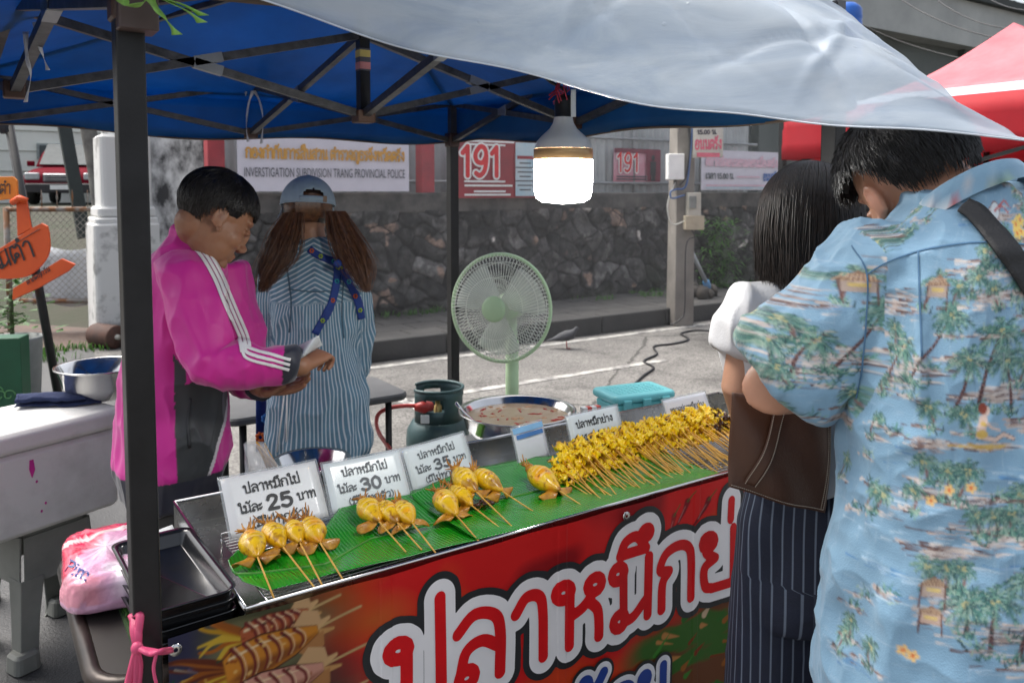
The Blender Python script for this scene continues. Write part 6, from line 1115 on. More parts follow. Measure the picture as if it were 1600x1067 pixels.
# ================================================================ pedestal fan
fc = at(782, 481, 3.67); FG = mat('pale_green_plastic', (.5, .68, .42), .4, var=.04); FW = mat('fan_wire', (.74, .76, .7), .45, .2); fa = R(24); fnrm = -(FH * math.cos(fa) + Vector((_rt.x, _rt.y, 0)) * math.sin(fa)); fnrm = (fnrm + UZ * .05).normalized(); fq = fnrm.to_track_quat('Z', 'Y').to_matrix(); fan = thing('pedestal_fan', 'pale green pedestal fan with round wire grille, behind the soup pan', 'fan', (fc.x, fc.y, 0)); Rf = .243
fp = lambda r_, a, z: fc + fq @ Vector((r_ * math.cos(a), r_ * math.sin(a), z))
MB().tube([fp(Rf, a, 0) for a in np.linspace(0, 2 * math.pi, 73)], .0085, 0, 8, False).build('rim', FG, fan)
for side, nm in ((1, 'front_grille'), (-1, 'rear_grille')):
    mb = MB(); N_ = 84
    for k in range(N_):
        a0 = 2 * math.pi * k / N_; mb.tube([fp(.055 + (Rf - .055) * t, a0 + side * .42 * t * (1 - .35 * t), side * (.012 + .062 * math.sqrt(max(0, 1 - t ** 2.6)))) for t in np.linspace(0, 1, 9)], .00135, 0, 4, False)
    for t in (.45, .8): mb.tube([fp(.055 + (Rf - .055) * t, a, side * (.0105 + .062 * math.sqrt(1 - t ** 2.6))) for a in np.linspace(0, 2 * math.pi, 60)], .0016, 0, 4, False)
    mb.build(nm, FW, fan)
MB().lathe([(.058, .06), (.06, .068), (.057, .078), (.045, .083), (0, .085)], fc, 0, 36, fq).build('badge', FG, fan)
bl = mat('fan_blade', (.72, .76, .7), .35, var=.03, trl=.3, alpha=.5); MB().lathe([(0, .045), (.03, .045), (.036, .03), (.036, -.03), (0, -.03)], fc, 0, 24, fq).build('hub', FG, fan)
for i in range(3):
    a0 = 2 * math.pi * i / 3 + .5; mb = MB(); mb.grid(lambda u, v: fp(.03 + (Rf - .06) * v, a0 + (u - .5) * (1.5 - .35 * v), .022 * (u - .5) * 2), 12, 12); mb.build('blade', bl, fan, solid=.0015)
mo = fc - fnrm * .13; mb = MB(); mb.lathe([(0, .1), (.03, .1), (.062, .075), (.066, .03), (.06, -.03), (.045, -.06), (0, -.066)], mo, 0, 32, fq); mb.build('motor_housing', FG, fan)
nk = Vector((mo.x, mo.y, 0)) + fnrm * .0; MB().tube([nk + UZ * (mo.z - .05), nk + UZ * (mo.z - .16), nk + UZ * (mo.z - .17), nk + UZ * .1], [.024, .024, .031, .034], 0, 16).build('column', FG, fan); MB().lathe([(0, .0), (.19, 0), (.2, .012), (.19, .03), (.06, .055), (.045, .1), (0, .1)], (nk.x, nk.y, 0), 0, 40).build('base', FG, fan); MB().rbox(nk + UZ * .55 + _rt * .0, (.04, .04, .07), .012).build('switch_box', FG, fan)
# ================================================================ gas cylinder with hose
gc = at(684, 640, 3.9); gx, gy = gc.x, gc.y; GM = mat('dark_teal_paint', (.035, .075, .08), .45, .2, .15, 6, bump=.1, bs=40); cyl = thing('gas_cylinder', 'dark teal gas cylinder with collar and red regulator', 'gas cylinder', (gx, gy, 0)); gz = lambda y: at(690, y, 3.9).z
top_ = gz(604); sh_ = gz(650); MB().lathe([(0, .03), (.1, .03), (.145, .06), (.152, .1), (.152, sh_ - .1), (.147, sh_ - .06), (.125, sh_ - .02), (.09, sh_ + .005), (0, sh_ + .012)], (gx, gy, 0), 0, 40).build('tank', GM, cyl)
MB().lathe([(.12, 0), (.12, .06), (.115, .06), (.115, 0)], (gx, gy, 0), 0, 32).build('foot_ring', GM, cyl)
mb = MB(); a0, a1 = -YAW + R(-90) + R(-64), -YAW + R(-90) + R(238); n_ = 60; vs = []
ang = [R(-146 + 300 * k / n_) - YAW for k in range(n_ + 1)]
for a in ang: vs += [(gx + .122 * math.cos(a), gy + .122 * math.sin(a), z) for z in (sh_ - .01, sh_ + .05, top_ - .035, top_)]
fs = [(4 * k + j, 4 * (k + 1) + j, 4 * (k + 1) + j + 1, 4 * k + j + 1) for k in range(n_) for j in range(3) if not (j == 1 and (6 < k % 20 < 15))]
mb.add(vs, fs, 0, True); mb.build('collar', GM, cyl, solid=.005); MB().tube([(gx + .122 * math.cos(a), gy + .122 * math.sin(a), top_) for a in ang], .008, 0, 8).build('collar_rim', GM, cyl)
MB().lathe([(.02, sh_), (.02, sh_ + .05), (.013, sh_ + .055), (.013, sh_ + .08), (.022, sh_ + .082), (.022, sh_ + .1), (0, sh_ + .1)], (gx, gy, 0), 0, 16).build('valve', mat('brass', (.35, .25, .1), .35, .8), cyl)
rc = at(658, 637, 3.78); REDP = mat('red_rubber', (.42, .035, .03), .45, var=.12); MB().tube([at(674, 635, 3.82), at(662, 636, 3.79), at(648, 636, 3.78)], [.022, .03, .016], 0, 12).build('regulator', REDP, cyl)
tag(rope('gas_hose', [at(650, 634, 3.78), at(632, 634, 3.76), at(610, 637, 3.72), at(593, 645, 3.7), at(588, 659, 3.66), at(592, 676, 3.6), at(604, 694, 3.5), at(613, 708, 3.42), at(640, 760, 3.2)], .0095, REDP), 'dull red gas hose curving down from the regulator of the gas cylinder', 'hose')
MB().rbox(at(664, 655, 3.76), (.02, .002, .02), .002, 0, Matrix.Rotation(-YAW, 3, 'Z')).build('paper_label', PAPER, cyl)
# ================================================================ soup pan, ladle, teal box, sauce tub, bowl, bag of sticks
CHI = mat('chilli', (.5, .03, .02), .35); pc_ = at(808, 641, 3.06); pz = pc_.z; pan = thing('soup_pan', 'wide steel basin of pale broth with red chillies, behind the tray', 'pan', (pc_.x, pc_.y, .661)); Rp = .222
MB().lathe([(0, .662), (.13, .662), (.15, .668), (.195, .72), (.208, pz - .005), (.222, pz + .001), (.224, pz + .004), (.218, pz + .005), (.204, pz - .004), (.19, .725), (.146, .675), (0, .668)], (pc_.x, pc_.y, 0), 0, 64).build('basin', STEEL2, pan)
sz = pz - .024; mb = MB(); mb.lathe([(0, sz), (.1, sz + .001), (.199, sz - .0005)], (pc_.x, pc_.y, 0), 0, 48); mb.build('broth', mat('cloudy_broth', (.55, .38, .22), .12, vs=14, col2=(.6, .46, .3), coat=.3, bump=.15, bs=20), pan)
for i in range(26):
    a, r_ = random.uniform(0, 6.283), .17 * math.sqrt(random.random()); c = Vector((pc_.x + r_ * math.cos(a), pc_.y + r_ * math.sin(a), sz + .001)); b_ = random.uniform(0, 6.28); d = Vector((math.cos(b_), math.sin(b_), 0)) * random.uniform(.008, .024); MB().tube([c - d, c, c + d], [.002, .0042, .001], 0, 6).build('chilli_slice', CHI, pan)
PPC = mat('pale_pieces', (.62, .42, .22), .4, vs=40, col2=(.5, .2, .1))
for i in range(22): a, r_ = random.uniform(0, 6.283), .18 * math.sqrt(random.random()); MB().ell((pc_.x + r_ * math.cos(a), pc_.y + r_ * math.sin(a), sz), (random.uniform(.008, .02), random.uniform(.006, .014), .004), 0, None, 9, 5).build('soup_piece', PPC, pan)
la = thing('ladle', 'steel ladle handle leaning over the left rim of the soup pan', 'ladle', at(735, 650, 2.95)); MB().tube([at(712, 629, 3.0), at(722, 641, 3.0), at(738, 656, 3.02), at(762, 672, 3.05)], [.007, .006, .005, .005], 0, 8, flat=1.8).build('handle', STEEL2, la); MB().lathe([(0, -.02), (.02, -.017), (.032, -.004), (.034, 0), (.03, 0), (0, -.015)], at(768, 676, 3.06) - UZ * .01, 0, 20).build('cup', STEEL2, la)
tq_ = Matrix.Rotation(-YAW + R(24), 3, 'Z'); tc_ = at(990, 612, 3.3); teal = mat('teal_plastic', (.18, .58, .62), .35, var=.05, trl=.2); tx = thing('teal_box', 'turquoise plastic lidded box with clip handles behind the tray', 'box', (tc_.x, tc_.y, .661)); hz = (tc_.z - .662)
MB().rbox((tc_.x, tc_.y, .662 + hz * .42), (.135, .085, hz * .42), .025, 0, tq_, 4, .92).build('tub', teal, tx, bevel=.002); MB().rbox((tc_.x, tc_.y, .662 + hz * .84 + .016), (.147, .097, .017), .028, 0, tq_, 4).build('lid', teal, tx, bevel=.006)
for s_ in (-1, 0, 1): MB().rbox(Vector((tc_.x, tc_.y, .662 + hz * .8)) + tq_ @ Vector((s_ * .09, -.1, 0)), (.018, .006, .02), .004, 0, tq_).build('clip', teal, tx)
mb = MB()
for i in range(9):
    for j in range(5): mb.rbox(Vector((tc_.x, tc_.y, .662 + hz * .84 + .0335)) + tq_ @ Vector((-.1 + .025 * i, -.05 + .025 * j, 0)), (.008, .008, .0012), .002, 0, tq_)
mb.build('lid_studs', teal, tx)
rw = thing('red_checked_packet', 'small red and white checked packet beside the turquoise box', 'packet', at(924, 637, 3.15)); c = at(923, 642, 3.15); mb = MB()
for i in range(4):
    for j in range(2): mb.box(c + tq_ @ Vector((-.03 + .02 * i, 0, -.012 + .02 * j)), (.0099, .012, .0099), (i + j) % 2, tq_)
mb.build('packet_wrap', [mat('packet_red', (.55, .05, .03), .5), WHITE], rw); mb = MB(); mb.box(c + UZ * -.06, (.035, .02, .036), 0, tq_); mb.build('packet_base', WHITE, rw)
bc2 = at(487, 719, 2.58); sb = thing('steel_dish', 'wide polished steel bowl behind the 25 and 30 baht cards', 'bowl', (bc2.x, bc2.y, .662)); MB().lathe([(0, .664), (.07, .662), (.1, .69), (.118, bc2.z), (.124, bc2.z + .002), (.122, bc2.z + .005), (.113, bc2.z), (.095, .695), (.066, .67), (0, .668)], (bc2.x, bc2.y, 0), 0, 48).build('dish', STEEL2, sb)
bgp = at(415, 715, 2.3); bag = thing('stick_bag', 'clear plastic bag of bamboo sticks behind the 25 baht card', 'bag', (bgp.x, bgp.y, .75)); clr = mat('clear_plastic', (.8, .82, .84), .12, alpha=.28, spec=.9, bump=.5, bs=40)
def _bag(u, v):
    a = u * 2 * math.pi; r_ = .055 * (1 - .55 * v ** 1.5) * (1 + .22 * math.sin(3 * a + 2 * v) + .15 * math.sin(5 * a + 6 * v)); return Vector((bgp.x, bgp.y, .76)) + Vector((_rt.x, _rt.y, 0)) * (r_ * math.cos(a) + .0 * v - .035 * v) + FH * (r_ * .6 * math.sin(a)) + UZ * (.13 * v)
MB().grid(_bag, 48, 16).build('film', clr, bag, solid=.0004); mb = MB()
for i in range(9): a = random.uniform(-.02, .02); b0 = at(426 + random.uniform(-7, 12), 735, 2.3); mb.tube([b0, at(402 + random.uniform(-6, 14), 692 + random.uniform(-4, 8), 2.3 + a)], .0022, 0, 5)
mb.build('sticks', stickm, bag)
hp_ = thing('side_stand', 'small dark stand under the clear bag of bamboo sticks', 'stand', (bgp.x, bgp.y, 0)); MB().rbox((bgp.x, bgp.y, .745), (.11, .07, .012), .02).build('top', BLK, hp_); MB().tube([(bgp.x, bgp.y, .735), (bgp.x, bgp.y, 0)], .02).build('post', BLK, hp_)
pcap = MB().lathe([(0, 0), (.02, .0), (.022, .012), (.02, .014), (0, .014)], atz(727, 700, .662), 0, 24).build('green_lid', mat('lime_plastic', (.25, .6, .1), .4)); tag(pcap, 'small lime green saucer peeking out under the rim of the soup pan', 'saucer')  # a small green plastic lid lying beside the pan
# ================================================================ people
RT = Vector((_rt.x, _rt.y, 0)).normalized()
def fwd_of(deg): return (FH * math.cos(R(deg)) + RT * math.sin(R(deg))).normalized()      # 0 = away from the camera, 90 = to the right
def frame(f, roll_r=None):
    f = f.normalized(); r = f.cross(UZ).normalized() if roll_r is None else (roll_r - f * roll_r.dot(f)).normalized(); return r, f, r.cross(f)
def head(mb, c, r, f, u, s=1.0):
    q = lambda x, y, z: c + (r * x + f * y + u * z) * s; M3 = Matrix((r, f, u)).transposed(); E = lambda p, rad, rot=None: mb.ell(q(*p), [k * s for k in rad], 0, M3 if rot is None else M3 @ rot, 18, 12)
    E((0, -.008, .03), (.074, .096, .083)); E((0, .016, -.022), (.066, .076, .085)); E((0, .03, -.058), (.058, .06, .058)); E((0, .07, -.098), (.029, .023, .021)); E((0, .07, .028), (.054, .022, .014))
    for sg in (-1, 1):
        E((sg * .036, .05, -.03), (.028, .034, .03)); E((sg * .031, .081, .002), (.017, .011, .008))
        E((sg * .073, -.008, -.008), (.009, .016, .026)); mb.capsule([q(sg * (.077 + .002 * math.sin(R(k))), -.011 + .015 * math.cos(R(k)), -.006 + .026 * math.sin(R(k))) for k in range(-40, 231, 30)], .0046 * s, 0, 8); E((sg * .077, .004, -.034), (.007, .008, .01)); E((sg * .012, .1, -.04), (.009, .01, .008))
    E((0, .092, -.008), (.01, .014, .03)); E((0, .104, -.033), (.013, .014, .012)); E((0, .088, -.064), (.022, .013, .007)); E((0, .085, -.076), (.02, .013, .008))
def hand(mb, wp, dr, pn, curls, side, s=1.0, thumb=.5):
    dr = dr.normalized(); pn = (pn - dr * pn.dot(dr)).normalized(); la = dr.cross(pn) * side
    mb.loft([(wp - dr * .01 * s, la * .026 * s, pn * .02 * s), (wp + dr * .03 * s, la * .034 * s, pn * .019 * s), (wp + dr * .07 * s, la * .041 * s, pn * .016 * s), (wp + dr * .092 * s, la * .04 * s, pn * .012 * s)], 0, 16, 2.2)
    for k, (o, L) in enumerate(zip((-.031, -.0105, .0105, .03), (.07, .079, .073, .058))):
        p_ = wp + dr * .088 * s + la * o * s; a = 0; pts = [p_ - dr * .02 * s, p_]; cu = curls[k]
        for sl, bend in ((.44, .7), (.32, 1.1), (.26, .8)): a += cu * bend; pts.append(pts[-1] + (dr * math.cos(a) + pn * math.sin(a) + la * o * 1.2 * (1 - cu)) * L * sl * s)
        mb.capsule(pts, [.0098 * s, .0094 * s, .0086 * s, .008 * s, .0068 * s], 0, 10)
    b_ = wp + dr * .02 * s - la * .026 * s; mb.capsule([b_, b_ + (dr * .6 - la * .75 + pn * .3).normalized() * .034 * s, b_ + (dr * 1.1 - la * .75 + pn * (.3 + .6 * thumb)).normalized() * .062 * s, b_ + (dr * 1.3 - la * .35 + pn * (.3 + .9 * thumb)).normalized() * .086 * s], [.016 * s, .0125 * s, .0105 * s, .0085 * s], 0, 10)
SKIN = mat('skin_tan', (1, 1, 1), .5, attr='col', var=.06, vs=60, sss=.12, bump=.05, bs=250)
def skin_paint(me, tone, parts=()):
    P = mverts(me); c = np.tile(np.array(tone), (len(P), 1)) * (1 + .12 * (vnoise(P, 25, 4, 2) - .5))[:, None]
    for ctr, rad, col, k in parts:
        d = np.linalg.norm((P - np.array(ctr)), axis=1) / rad; a = np.clip(1.6 - 1.6 * d, 0, 1)[:, None] * k; c = c * (1 - a) + np.array(col) * a
    setcol(me, c)
def hair_mat(name, c, c2): return mat(name, c, .42, vs=60, col2=c2, spec=.6, rv=.08)
def strands_mesh(mb, paths, w0=.0011):
    for pts in paths:
        n_ = len(pts); mb.tube(pts, [w0 * (1 - .75 * (i / (n_ - 1)) ** 2) for i in range(n_)], 0, 3, False)
def scalp(c, r, f, u, rad):
    def pt(az, pol, k=1.0): sp = math.sin(pol); return c + r * (rad[0] * k * sp * math.sin(az)) + f * (rad[1] * k * sp * math.cos(az)) + u * (rad[2] * k * math.cos(pol))
    return pt
def hair_cap(pt, lim, amp, fr, seed, nu=72, nv=30):
    mb = MB(); mb.grid(lambda a, b: pt(2 * math.pi * a, max(.02, b) * lim(2 * math.pi * a), 1.0), nu, nv); me = mb.mesh('hair_cap'); P = mverts(me); displace(me, (vnoise(P, fr, seed, 3) - .5) * amp); me.polygons.foreach_set('use_smooth', [True] * len(me.polygons)); return me
def wrinkle(me, items, seed=1):
    P = mverts(me); d = np.zeros(len(P))
    for fr, amp, oc, rid in items:
        n_ = vnoise(P, fr, seed, oc); seed += 5; d += ((1 - np.abs(2 * n_ - 1)) ** 2 - .4 if rid else n_ - .5) * amp
    displace(me, d)
def fold_lines(me, folds):                                      # soft pulled folds along given 3-D lines
    P = mverts(me); d = np.zeros(len(P))
    for pts, wdt, amp in folds:
        pts = [np.array(p) for p in spline(pts, 5)]; best = np.full(len(P), 9.0)
        for a, b in zip(pts[:-1], pts[1:]):
            ab = b - a; t = np.clip(((P - a) @ ab) / (ab @ ab + 1e-12), 0, 1); best = np.minimum(best, np.linalg.norm(P - a - t[:, None] * ab, axis=1))
        d += amp * np.exp(-(best / wdt) ** 2)
    displace(me, d)
def legs(mb, hip, r, f, foot_l, foot_r, hw=.085, top=.1, knee=.075, ank=.05):
    for sg, ft in ((-1, foot_l), (1, foot_r)):
        h_ = hip + r * sg * hw * .78 - UZ * .03; k_ = h_.lerp(ft, .5) + f * .02; mb.capsule([h_, k_, ft + UZ * .08], [top, knee, ank], 0, 16)
def shoe(t, ft, f, r, m):
    mb = MB(); mb.loft([(ft - f * .08 + UZ * .035, r * .03, UZ * .035), (ft - f * .02 + UZ * .045, r * .04, UZ * .045), (ft + f * .08 + UZ * .035, r * .048, UZ * .034), (ft + f * .16 + UZ * .022, r * .04, UZ * .021), (ft + f * .185 + UZ * .016, r * .018, UZ * .012)], 0, 16, 2.4); mb.build('shoe', m, t)
SHO = mat('dark_shoe', (.02, .02, .022), .5)
# ---------------------------------------------------------------- vendor in the pink tracksuit top
f1 = fwd_of(66); r1, f1, u1 = frame(f1); D1 = 2.38
t1 = thing('person', 'person in a bright pink tracksuit top, looking down at their hands', 'person', Vector((at(275, 770, D1).x, at(275, 770, D1).y, 0)), 0, None)
hf = (fwd_of(54) * .84 - UZ * .58).normalized(); hr = hf.cross(UZ).normalized(); hr = (hr + UZ * .06).normalized(); hr, hf, hu = frame(hf, hr); hc = at(337, 340, 2.3)
sh_r, sh_l = at(292, 432, 2.24), at(338, 428, 2.52); el_r, wr_r = at(330, 570, 2.17), at(470, 572, 2.23); el_l, wr_l = at(392, 596, 2.52), at(412, 606, 2.36); hip1 = at(272, 772, D1); g1 = Vector((hip1.x, hip1.y, 0))
mb = MB(); head(mb, hc, hr, hf, hu, 1.08); mb.capsule([at(300, 420, 2.36), at(312, 372, 2.34), hc - hu * .045 - hf * .045], [.07, .058, .05], 0, 18)
mb.loft([(at(272, 780, D1), r1 * .115, f1 * .075), (at(276, 640, D1), r1 * .13, f1 * .09), (at(278, 500, D1), r1 * .16, f1 * .1), (at(290, 425, 2.37), r1 * .15, f1 * .075), (at(298, 400, 2.36), r1 * .07, f1 * .06)], 0, 24)
mb.capsule([sh_r, el_r, wr_r], [.055, .045, .03], 0, 14); mb.capsule([sh_l, el_l, wr_l], [.055, .045, .03], 0, 14)
hd_r = (at(494, 556, 2.29) - wr_r).normalized(); hand(mb, wr_r, hd_r, (-UZ * .8 + FH * .7 + RT * .1).normalized(), (.85, .95, 1.0, 1.05), -1, 1.0, .8)
hd_l = (at(470, 603, 2.33) - wr_l).normalized(); hand(mb, wr_l, hd_l, (UZ * .9 - FH * .3).normalized(), (.2, .25, .32, .4), -1, 1.0, .2)
legs(mb, hip1 - UZ * .02, r1, f1, g1 - r1 * .1, g1 + r1 * .1, .085, .08, .06, .045)
me = remesh(mb, .003, 14)
q = lambda x, y, z: (hc + (hr * x + hf * y + hu * z) * 1.08)[:]
DARK = (.03, .015, .01); skin_paint(me, (.28, .13, .072), [(q(s_ * .031, .094, .002), .018, DARK, .75) for s_ in (-1, 1)] + [(q(s_ * (.022 + .01 * k), .096 - .004 * k, .027), .009, DARK, .85) for s_ in (-1, 1) for k in range(3)] + [(q(x, .098, -.068), .012, (.28, .08, .06), .6) for x in (-.014, 0, .014)] + [(q(s_ * .083, -.008, -.006), .012, (.18, .07, .04), .7) for s_ in (-1, 1)] + [(wr_r + hd_r * .1, .08, (.38, .17, .1), .5)])
put(me, 'body', SKIN, t1)
HB = hair_mat('black_hair', (.007, .006, .006), (.016, .013, .012)); pt = scalp(hc + (hu * .036 - hf * .012) * 1.08, hr, hf, hu, (.091, .113, .096))
def lim1(a): c_ = math.cos(a); s2 = abs(math.sin(a)); return (R(73) if c_ > .55 else R(73 + 20 * min(1, (.55 - c_) / .35)) if c_ > .2 else R(93) if c_ > -.12 else R(93 + 50 * min(1, (-.12 - c_) / .5)))
put(hair_cap(pt, lim1, .012, 30, 3), 'hair', HB, t1); 
mb = MB(); paths = []; rn = random.Random(2)
for _ in range(4200):
    a = rn.uniform(0, 6.283); p0_ = lim1(a) * math.sqrt(rn.random()) * .98; L_ = rn.uniform(.25, .6); pts = []; da = rn.gauss(0, .12); k0 = rn.uniform(.99, 1.03); lf_ = rn.uniform(0, .05); ex_ = rn.uniform(0, .2)
    for i in range(6): t = i / 5; pol = min(p0_ + L_ * t, lim1(a) + .05 + ex_); pts.append(pt(a + da * t, pol, k0 + lf_ * t * (1 - .4 * t)))
    paths.append(pts)
for _ in range(520):                                            # sideburn and fringe
    a = math.copysign(R(rn.uniform(62, 84)), rn.choice((-1, 1))); pts = [pt(a, R(78) + .15 * i, 1.0 - .03 * i) for i in range(5)]; paths.append(pts)
strands_mesh(mb, paths, .0013); ho = mb.build('hair_strands', HB, t1)
# jacket
MAG = np.array([.56, .01, .26]); NAV = np.array([.012, .014, .028]); CHAR = np.array([.03, .034, .036]); WHT = np.array([.74, .7, .72])
mb = MB(); secs = [(at(268, 768, D1), r1 * .168, f1 * .135), (at(266, 735, D1), r1 * .178, f1 * .145), (at(268, 715, D1), r1 * .185, f1 * .15), (at(274, 640, D1), r1 * .175, f1 * .145), (at(278, 540, D1), r1 * .175, f1 * .135), (at(283, 460, D1), r1 * .18, f1 * .12), (at(292, 410, 2.37), r1 * .16, f1 * .1), (at(303, 385, 2.36), r1 * .09, f1 * .08), (at(309, 368, 2.355), r1 * .07, f1 * .072), (at(312, 356, 2.35), r1 * .069, f1 * .072)]
mb.loft(secs, 0, 36, 2.2); mb.tube([sh_r + UZ * .02 + r1 * -.03, sh_r, sh_r.lerp(el_r, .5), el_r, el_r.lerp(wr_r, .45), el_r.lerp(wr_r, .9), el_r.lerp(wr_r, .95)], [.072, .077, .07, .064, .056, .047, .041], 0, 20); mb.tube([sh_l, sh_l.lerp(el_l, .5), el_l, el_l.lerp(wr_l, .75)], [.085, .078, .068, .05], 0, 20)
me = remesh(mb, .0042, 9); wrinkle(me, [((6, 6, 4), .026, 2, 1), ((15, 15, 8), .011, 2, 1)], 11)
fold_lines(me, [([at(310, 570, 2.1), at(335, 545, 2.1), at(365, 560, 2.12)], .012, .007), ([at(330, 610, 2.1), at(360, 590, 2.1), at(385, 575, 2.12)], .01, .006), ([at(395, 560, 2.12), at(400, 585, 2.12), at(398, 605, 2.12)], .008, .005), ([at(280, 470, 2.15), at(300, 520, 2.12), at(315, 560, 2.1)], .012, .006), ([at(420, 560, 2.15), at(428, 580, 2.15), at(425, 600, 2.15)], .007, .004)])
P = mverts(me); loc = lambda v: np.asarray(v[:], float)
def seg_param(P, a, b): a, b = loc(a), loc(b); ab = b - a; t = np.clip((P - a) @ ab / (ab @ ab), -.3, 1.2); return t, np.linalg.norm(P - a - t[:, None] * ab, axis=1), P - a - t[:, None] * ab
col = np.tile(MAG, (len(P), 1)); cX = loc(at(274, 640, D1)); xr = (P - cX) @ loc(r1); xf = (P - cX) @ loc(f1); hz = P[:, 2]
zhem = at(268, 722, D1).z; zb = at(300, 540, 2.2).z
t_u, d_u, v_u = seg_param(P, sh_r, el_r); t_f, d_f, v_f = seg_param(P, el_r, wr_r); t_l, d_l, _ = seg_param(P, sh_l, el_l); t_l2, d_l2, _ = seg_param(P, el_l, wr_l)
arm_r = ((d_u < .1) & (t_u > .1) & (hz > zb - .0) & (xr > .05)) | (d_f < .085) & (t_f > -.15)
arm_any = ((d_u < .108) & (t_u > .15)) | ((d_f < .1) & (t_f > -.3)); panel = ~arm_any & (xr > .05) & (xf > -.005 + .0 * hz) & (xf < .085 + .35 * (hz - zhem)) & (hz < zb + .06) & ~(((d_f < .085) & (t_f > -.1)) | ((d_u < .09) & (t_u > .0) & (t_u < .95)))
col[panel] = CHAR; pip = panel & ((xf > .075 + .35 * (hz - zhem))); col[pip] = WHT * .8
col[hz < zhem] = NAV
cuff = (t_f > .8) & (d_f < .085); col[cuff] = NAV; col[(t_l2 > .66) & (d_l2 < .08)] = NAV
me_ = me; setcol(me, col); JM = mat('pink_tricot', (1, 1, 1), .55, attr='col', var=.05, vs=60, sheen=.25, bump=.05, bs=300); put(me, 'tracksuit_top', JM, t1); bvj = bvh_of(me)
WS = mat('white_tape', (.76, .74, .75), .6, var=.04); mb = MB()
for k in range(3):                                              # three white tapes down the sleeve
    off = (k - 1) * 9.0
    for path, n_ in (([(304, 378), (322, 400), (340, 432), (356, 470), (372, 508), (381, 530), (384, 545)], 10), ([(379, 534), (384, 548), (400, 555), (420, 560), (438, 565), (452, 569)], 8)):
        a_b = [(x + off * (.62 if n_ == 10 else .1), y - off * (.42 if n_ == 10 else .85)) for x, y in path]; m2, _ = drape(bvj, [at(x, y, 2.2) for x, y in a_b], ray(380, 500), .0085 if n_ == 10 else .0075, .0022, n_); mb.add(m2.v, m2.f, 0, True)
mb.build('sleeve_stripes', WS, t1, solid=.001)
mb = MB(); n_ = 26; cl0, cl1 = at(302, 354, 2.35), at(309, 340, 2.35)
mb.loft([(at(306, 378, 2.355), r1 * .078, f1 * .08), (at(310, 362, 2.35), r1 * .073, f1 * .075), (at(314, 351, 2.35), r1 * .068, f1 * .072), (at(314, 353, 2.35), r1 * .063, f1 * .067), (at(310, 368, 2.35), r1 * .06, f1 * .062)], 0, 30, 2); mb.build('collar', mat('magenta_rib', (.5, .01, .24), .6, var=.08, vs=90), t1)
mb = MB(); pk0 = at(303, 625, 2.15); m2, _ = drape(bvj, [at(297, 620, 2.15), at(293, 660, 2.15), at(296, 700, 2.15)], ray(300, 660), .007, .003, 6); mb.add(m2.v, m2.f, 0, True); mb.build('pocket_opening', INK, t1, solid=.001)
mb = MB(); mb.loft([(hip1 + UZ * .08, r1 * .155, f1 * .115), (hip1 - UZ * .06, r1 * .165, f1 * .125), (hip1 - UZ * .14, r1 * .16, f1 * .115)], 0, 28)
for sg in (-1, 1): h_ = hip1 + r1 * sg * .085 - UZ * .06; ft = g1 + r1 * sg * .1; mb.tube([h_, h_.lerp(ft, .5), ft + UZ * .1], [.115, .09, .065], 0, 18)
me = remesh(mb, .01, 5); put(me, 'trousers', mat('dark_grey_trousers', (.035, .035, .034), .8, vs=40), t1); bvp = bvh_of(me); mb = MB()
for x in (289, 301): m2, _ = drape(bvp, [at(x, 755, 2.2), at(x + 1, 790, 2.2), at(x + 2, 850, 2.2)], ray(x, 790), .01, .003, 6); mb.add(m2.v, m2.f, 0, True)
mb.build('trouser_stripes', WS, t1, solid=.001)
for sg in (-1, 1): shoe(t1, g1 + r1 * sg * .1, f1, r1, SHO)
def _pb(u, v): return at(448 + 50 * u + 6 * v, 548 - 24 * u + 22 * v * (1 - u * .3), 2.24 + .03 * math.sin(5 * u + 3 * v))
pbg = MB().grid(_pb, 16, 10).build('plastic_film_bag', mat('shiny_film', (.78, .8, .84), .12, alpha=.75, bump=.6, bs=35, spec=.9), solid=.0006); tag(pbg, 'small shiny plastic bag in the hands of the person in pink', 'bag')
# ---------------------------------------------------------------- helper in the blue cap and striped shirt
f2 = fwd_of(-16); r2, f2, u2 = frame(f2); D2 = 2.95; P2 = lambda x, y, dd=0: at(x, y, D2 + dd)
t2 = thing('person', 'person with pigtails in a pale blue cap and striped shirt, seen from behind', 'person', Vector((P2(490, 700).x, P2(490, 700).y, 0)))
h2f = (fwd_of(-14) - UZ * .12).normalized(); h2r, h2f, h2u = frame(h2f, (RT + UZ * .0)); h2c = P2(481, 333); hip2 = P2(495, 725); g2_ = Vector((hip2.x, hip2.y, 0)); S2l, S2r = P2(434, 436), P2(548, 440); E2l, E2r = P2(427, 545, .02), P2(556, 560, .1); W2l, W2r = P2(455, 590, .3), P2(535, 610, .34)
mb = MB(); head(mb, h2c, h2r, h2f, h2u, .99); mb.capsule([P2(493, 410), P2(489, 375), h2c - h2u * .03], [.06, .048, .05], 0, 16)
mb.loft([(hip2, r2 * .12, f2 * .075), (P2(492, 620), r2 * .12, f2 * .09), (P2(492, 500), r2 * .135, f2 * .09), (P2(492, 430), r2 * .145, f2 * .07), (P2(492, 405), r2 * .06, f2 * .05)], 0, 24)
mb.capsule([S2l, E2l, W2l], [.045, .038, .026], 0, 14); mb.capsule([S2r, E2r, W2r], [.045, .038, .026], 0, 14); hand(mb, W2l, (W2r - W2l), -UZ, (.4,) * 4, 1, .9); hand(mb, W2r, (W2l - W2r), -UZ, (.4,) * 4, -1, .9); legs(mb, hip2, r2, f2, g2_ - r2 * .09, g2_ + r2 * .09, .085, .075, .055, .042)
me = remesh(mb, .005, 5); skin_paint(me, (.38, .2, .125)); put(me, 'body', SKIN, t2)
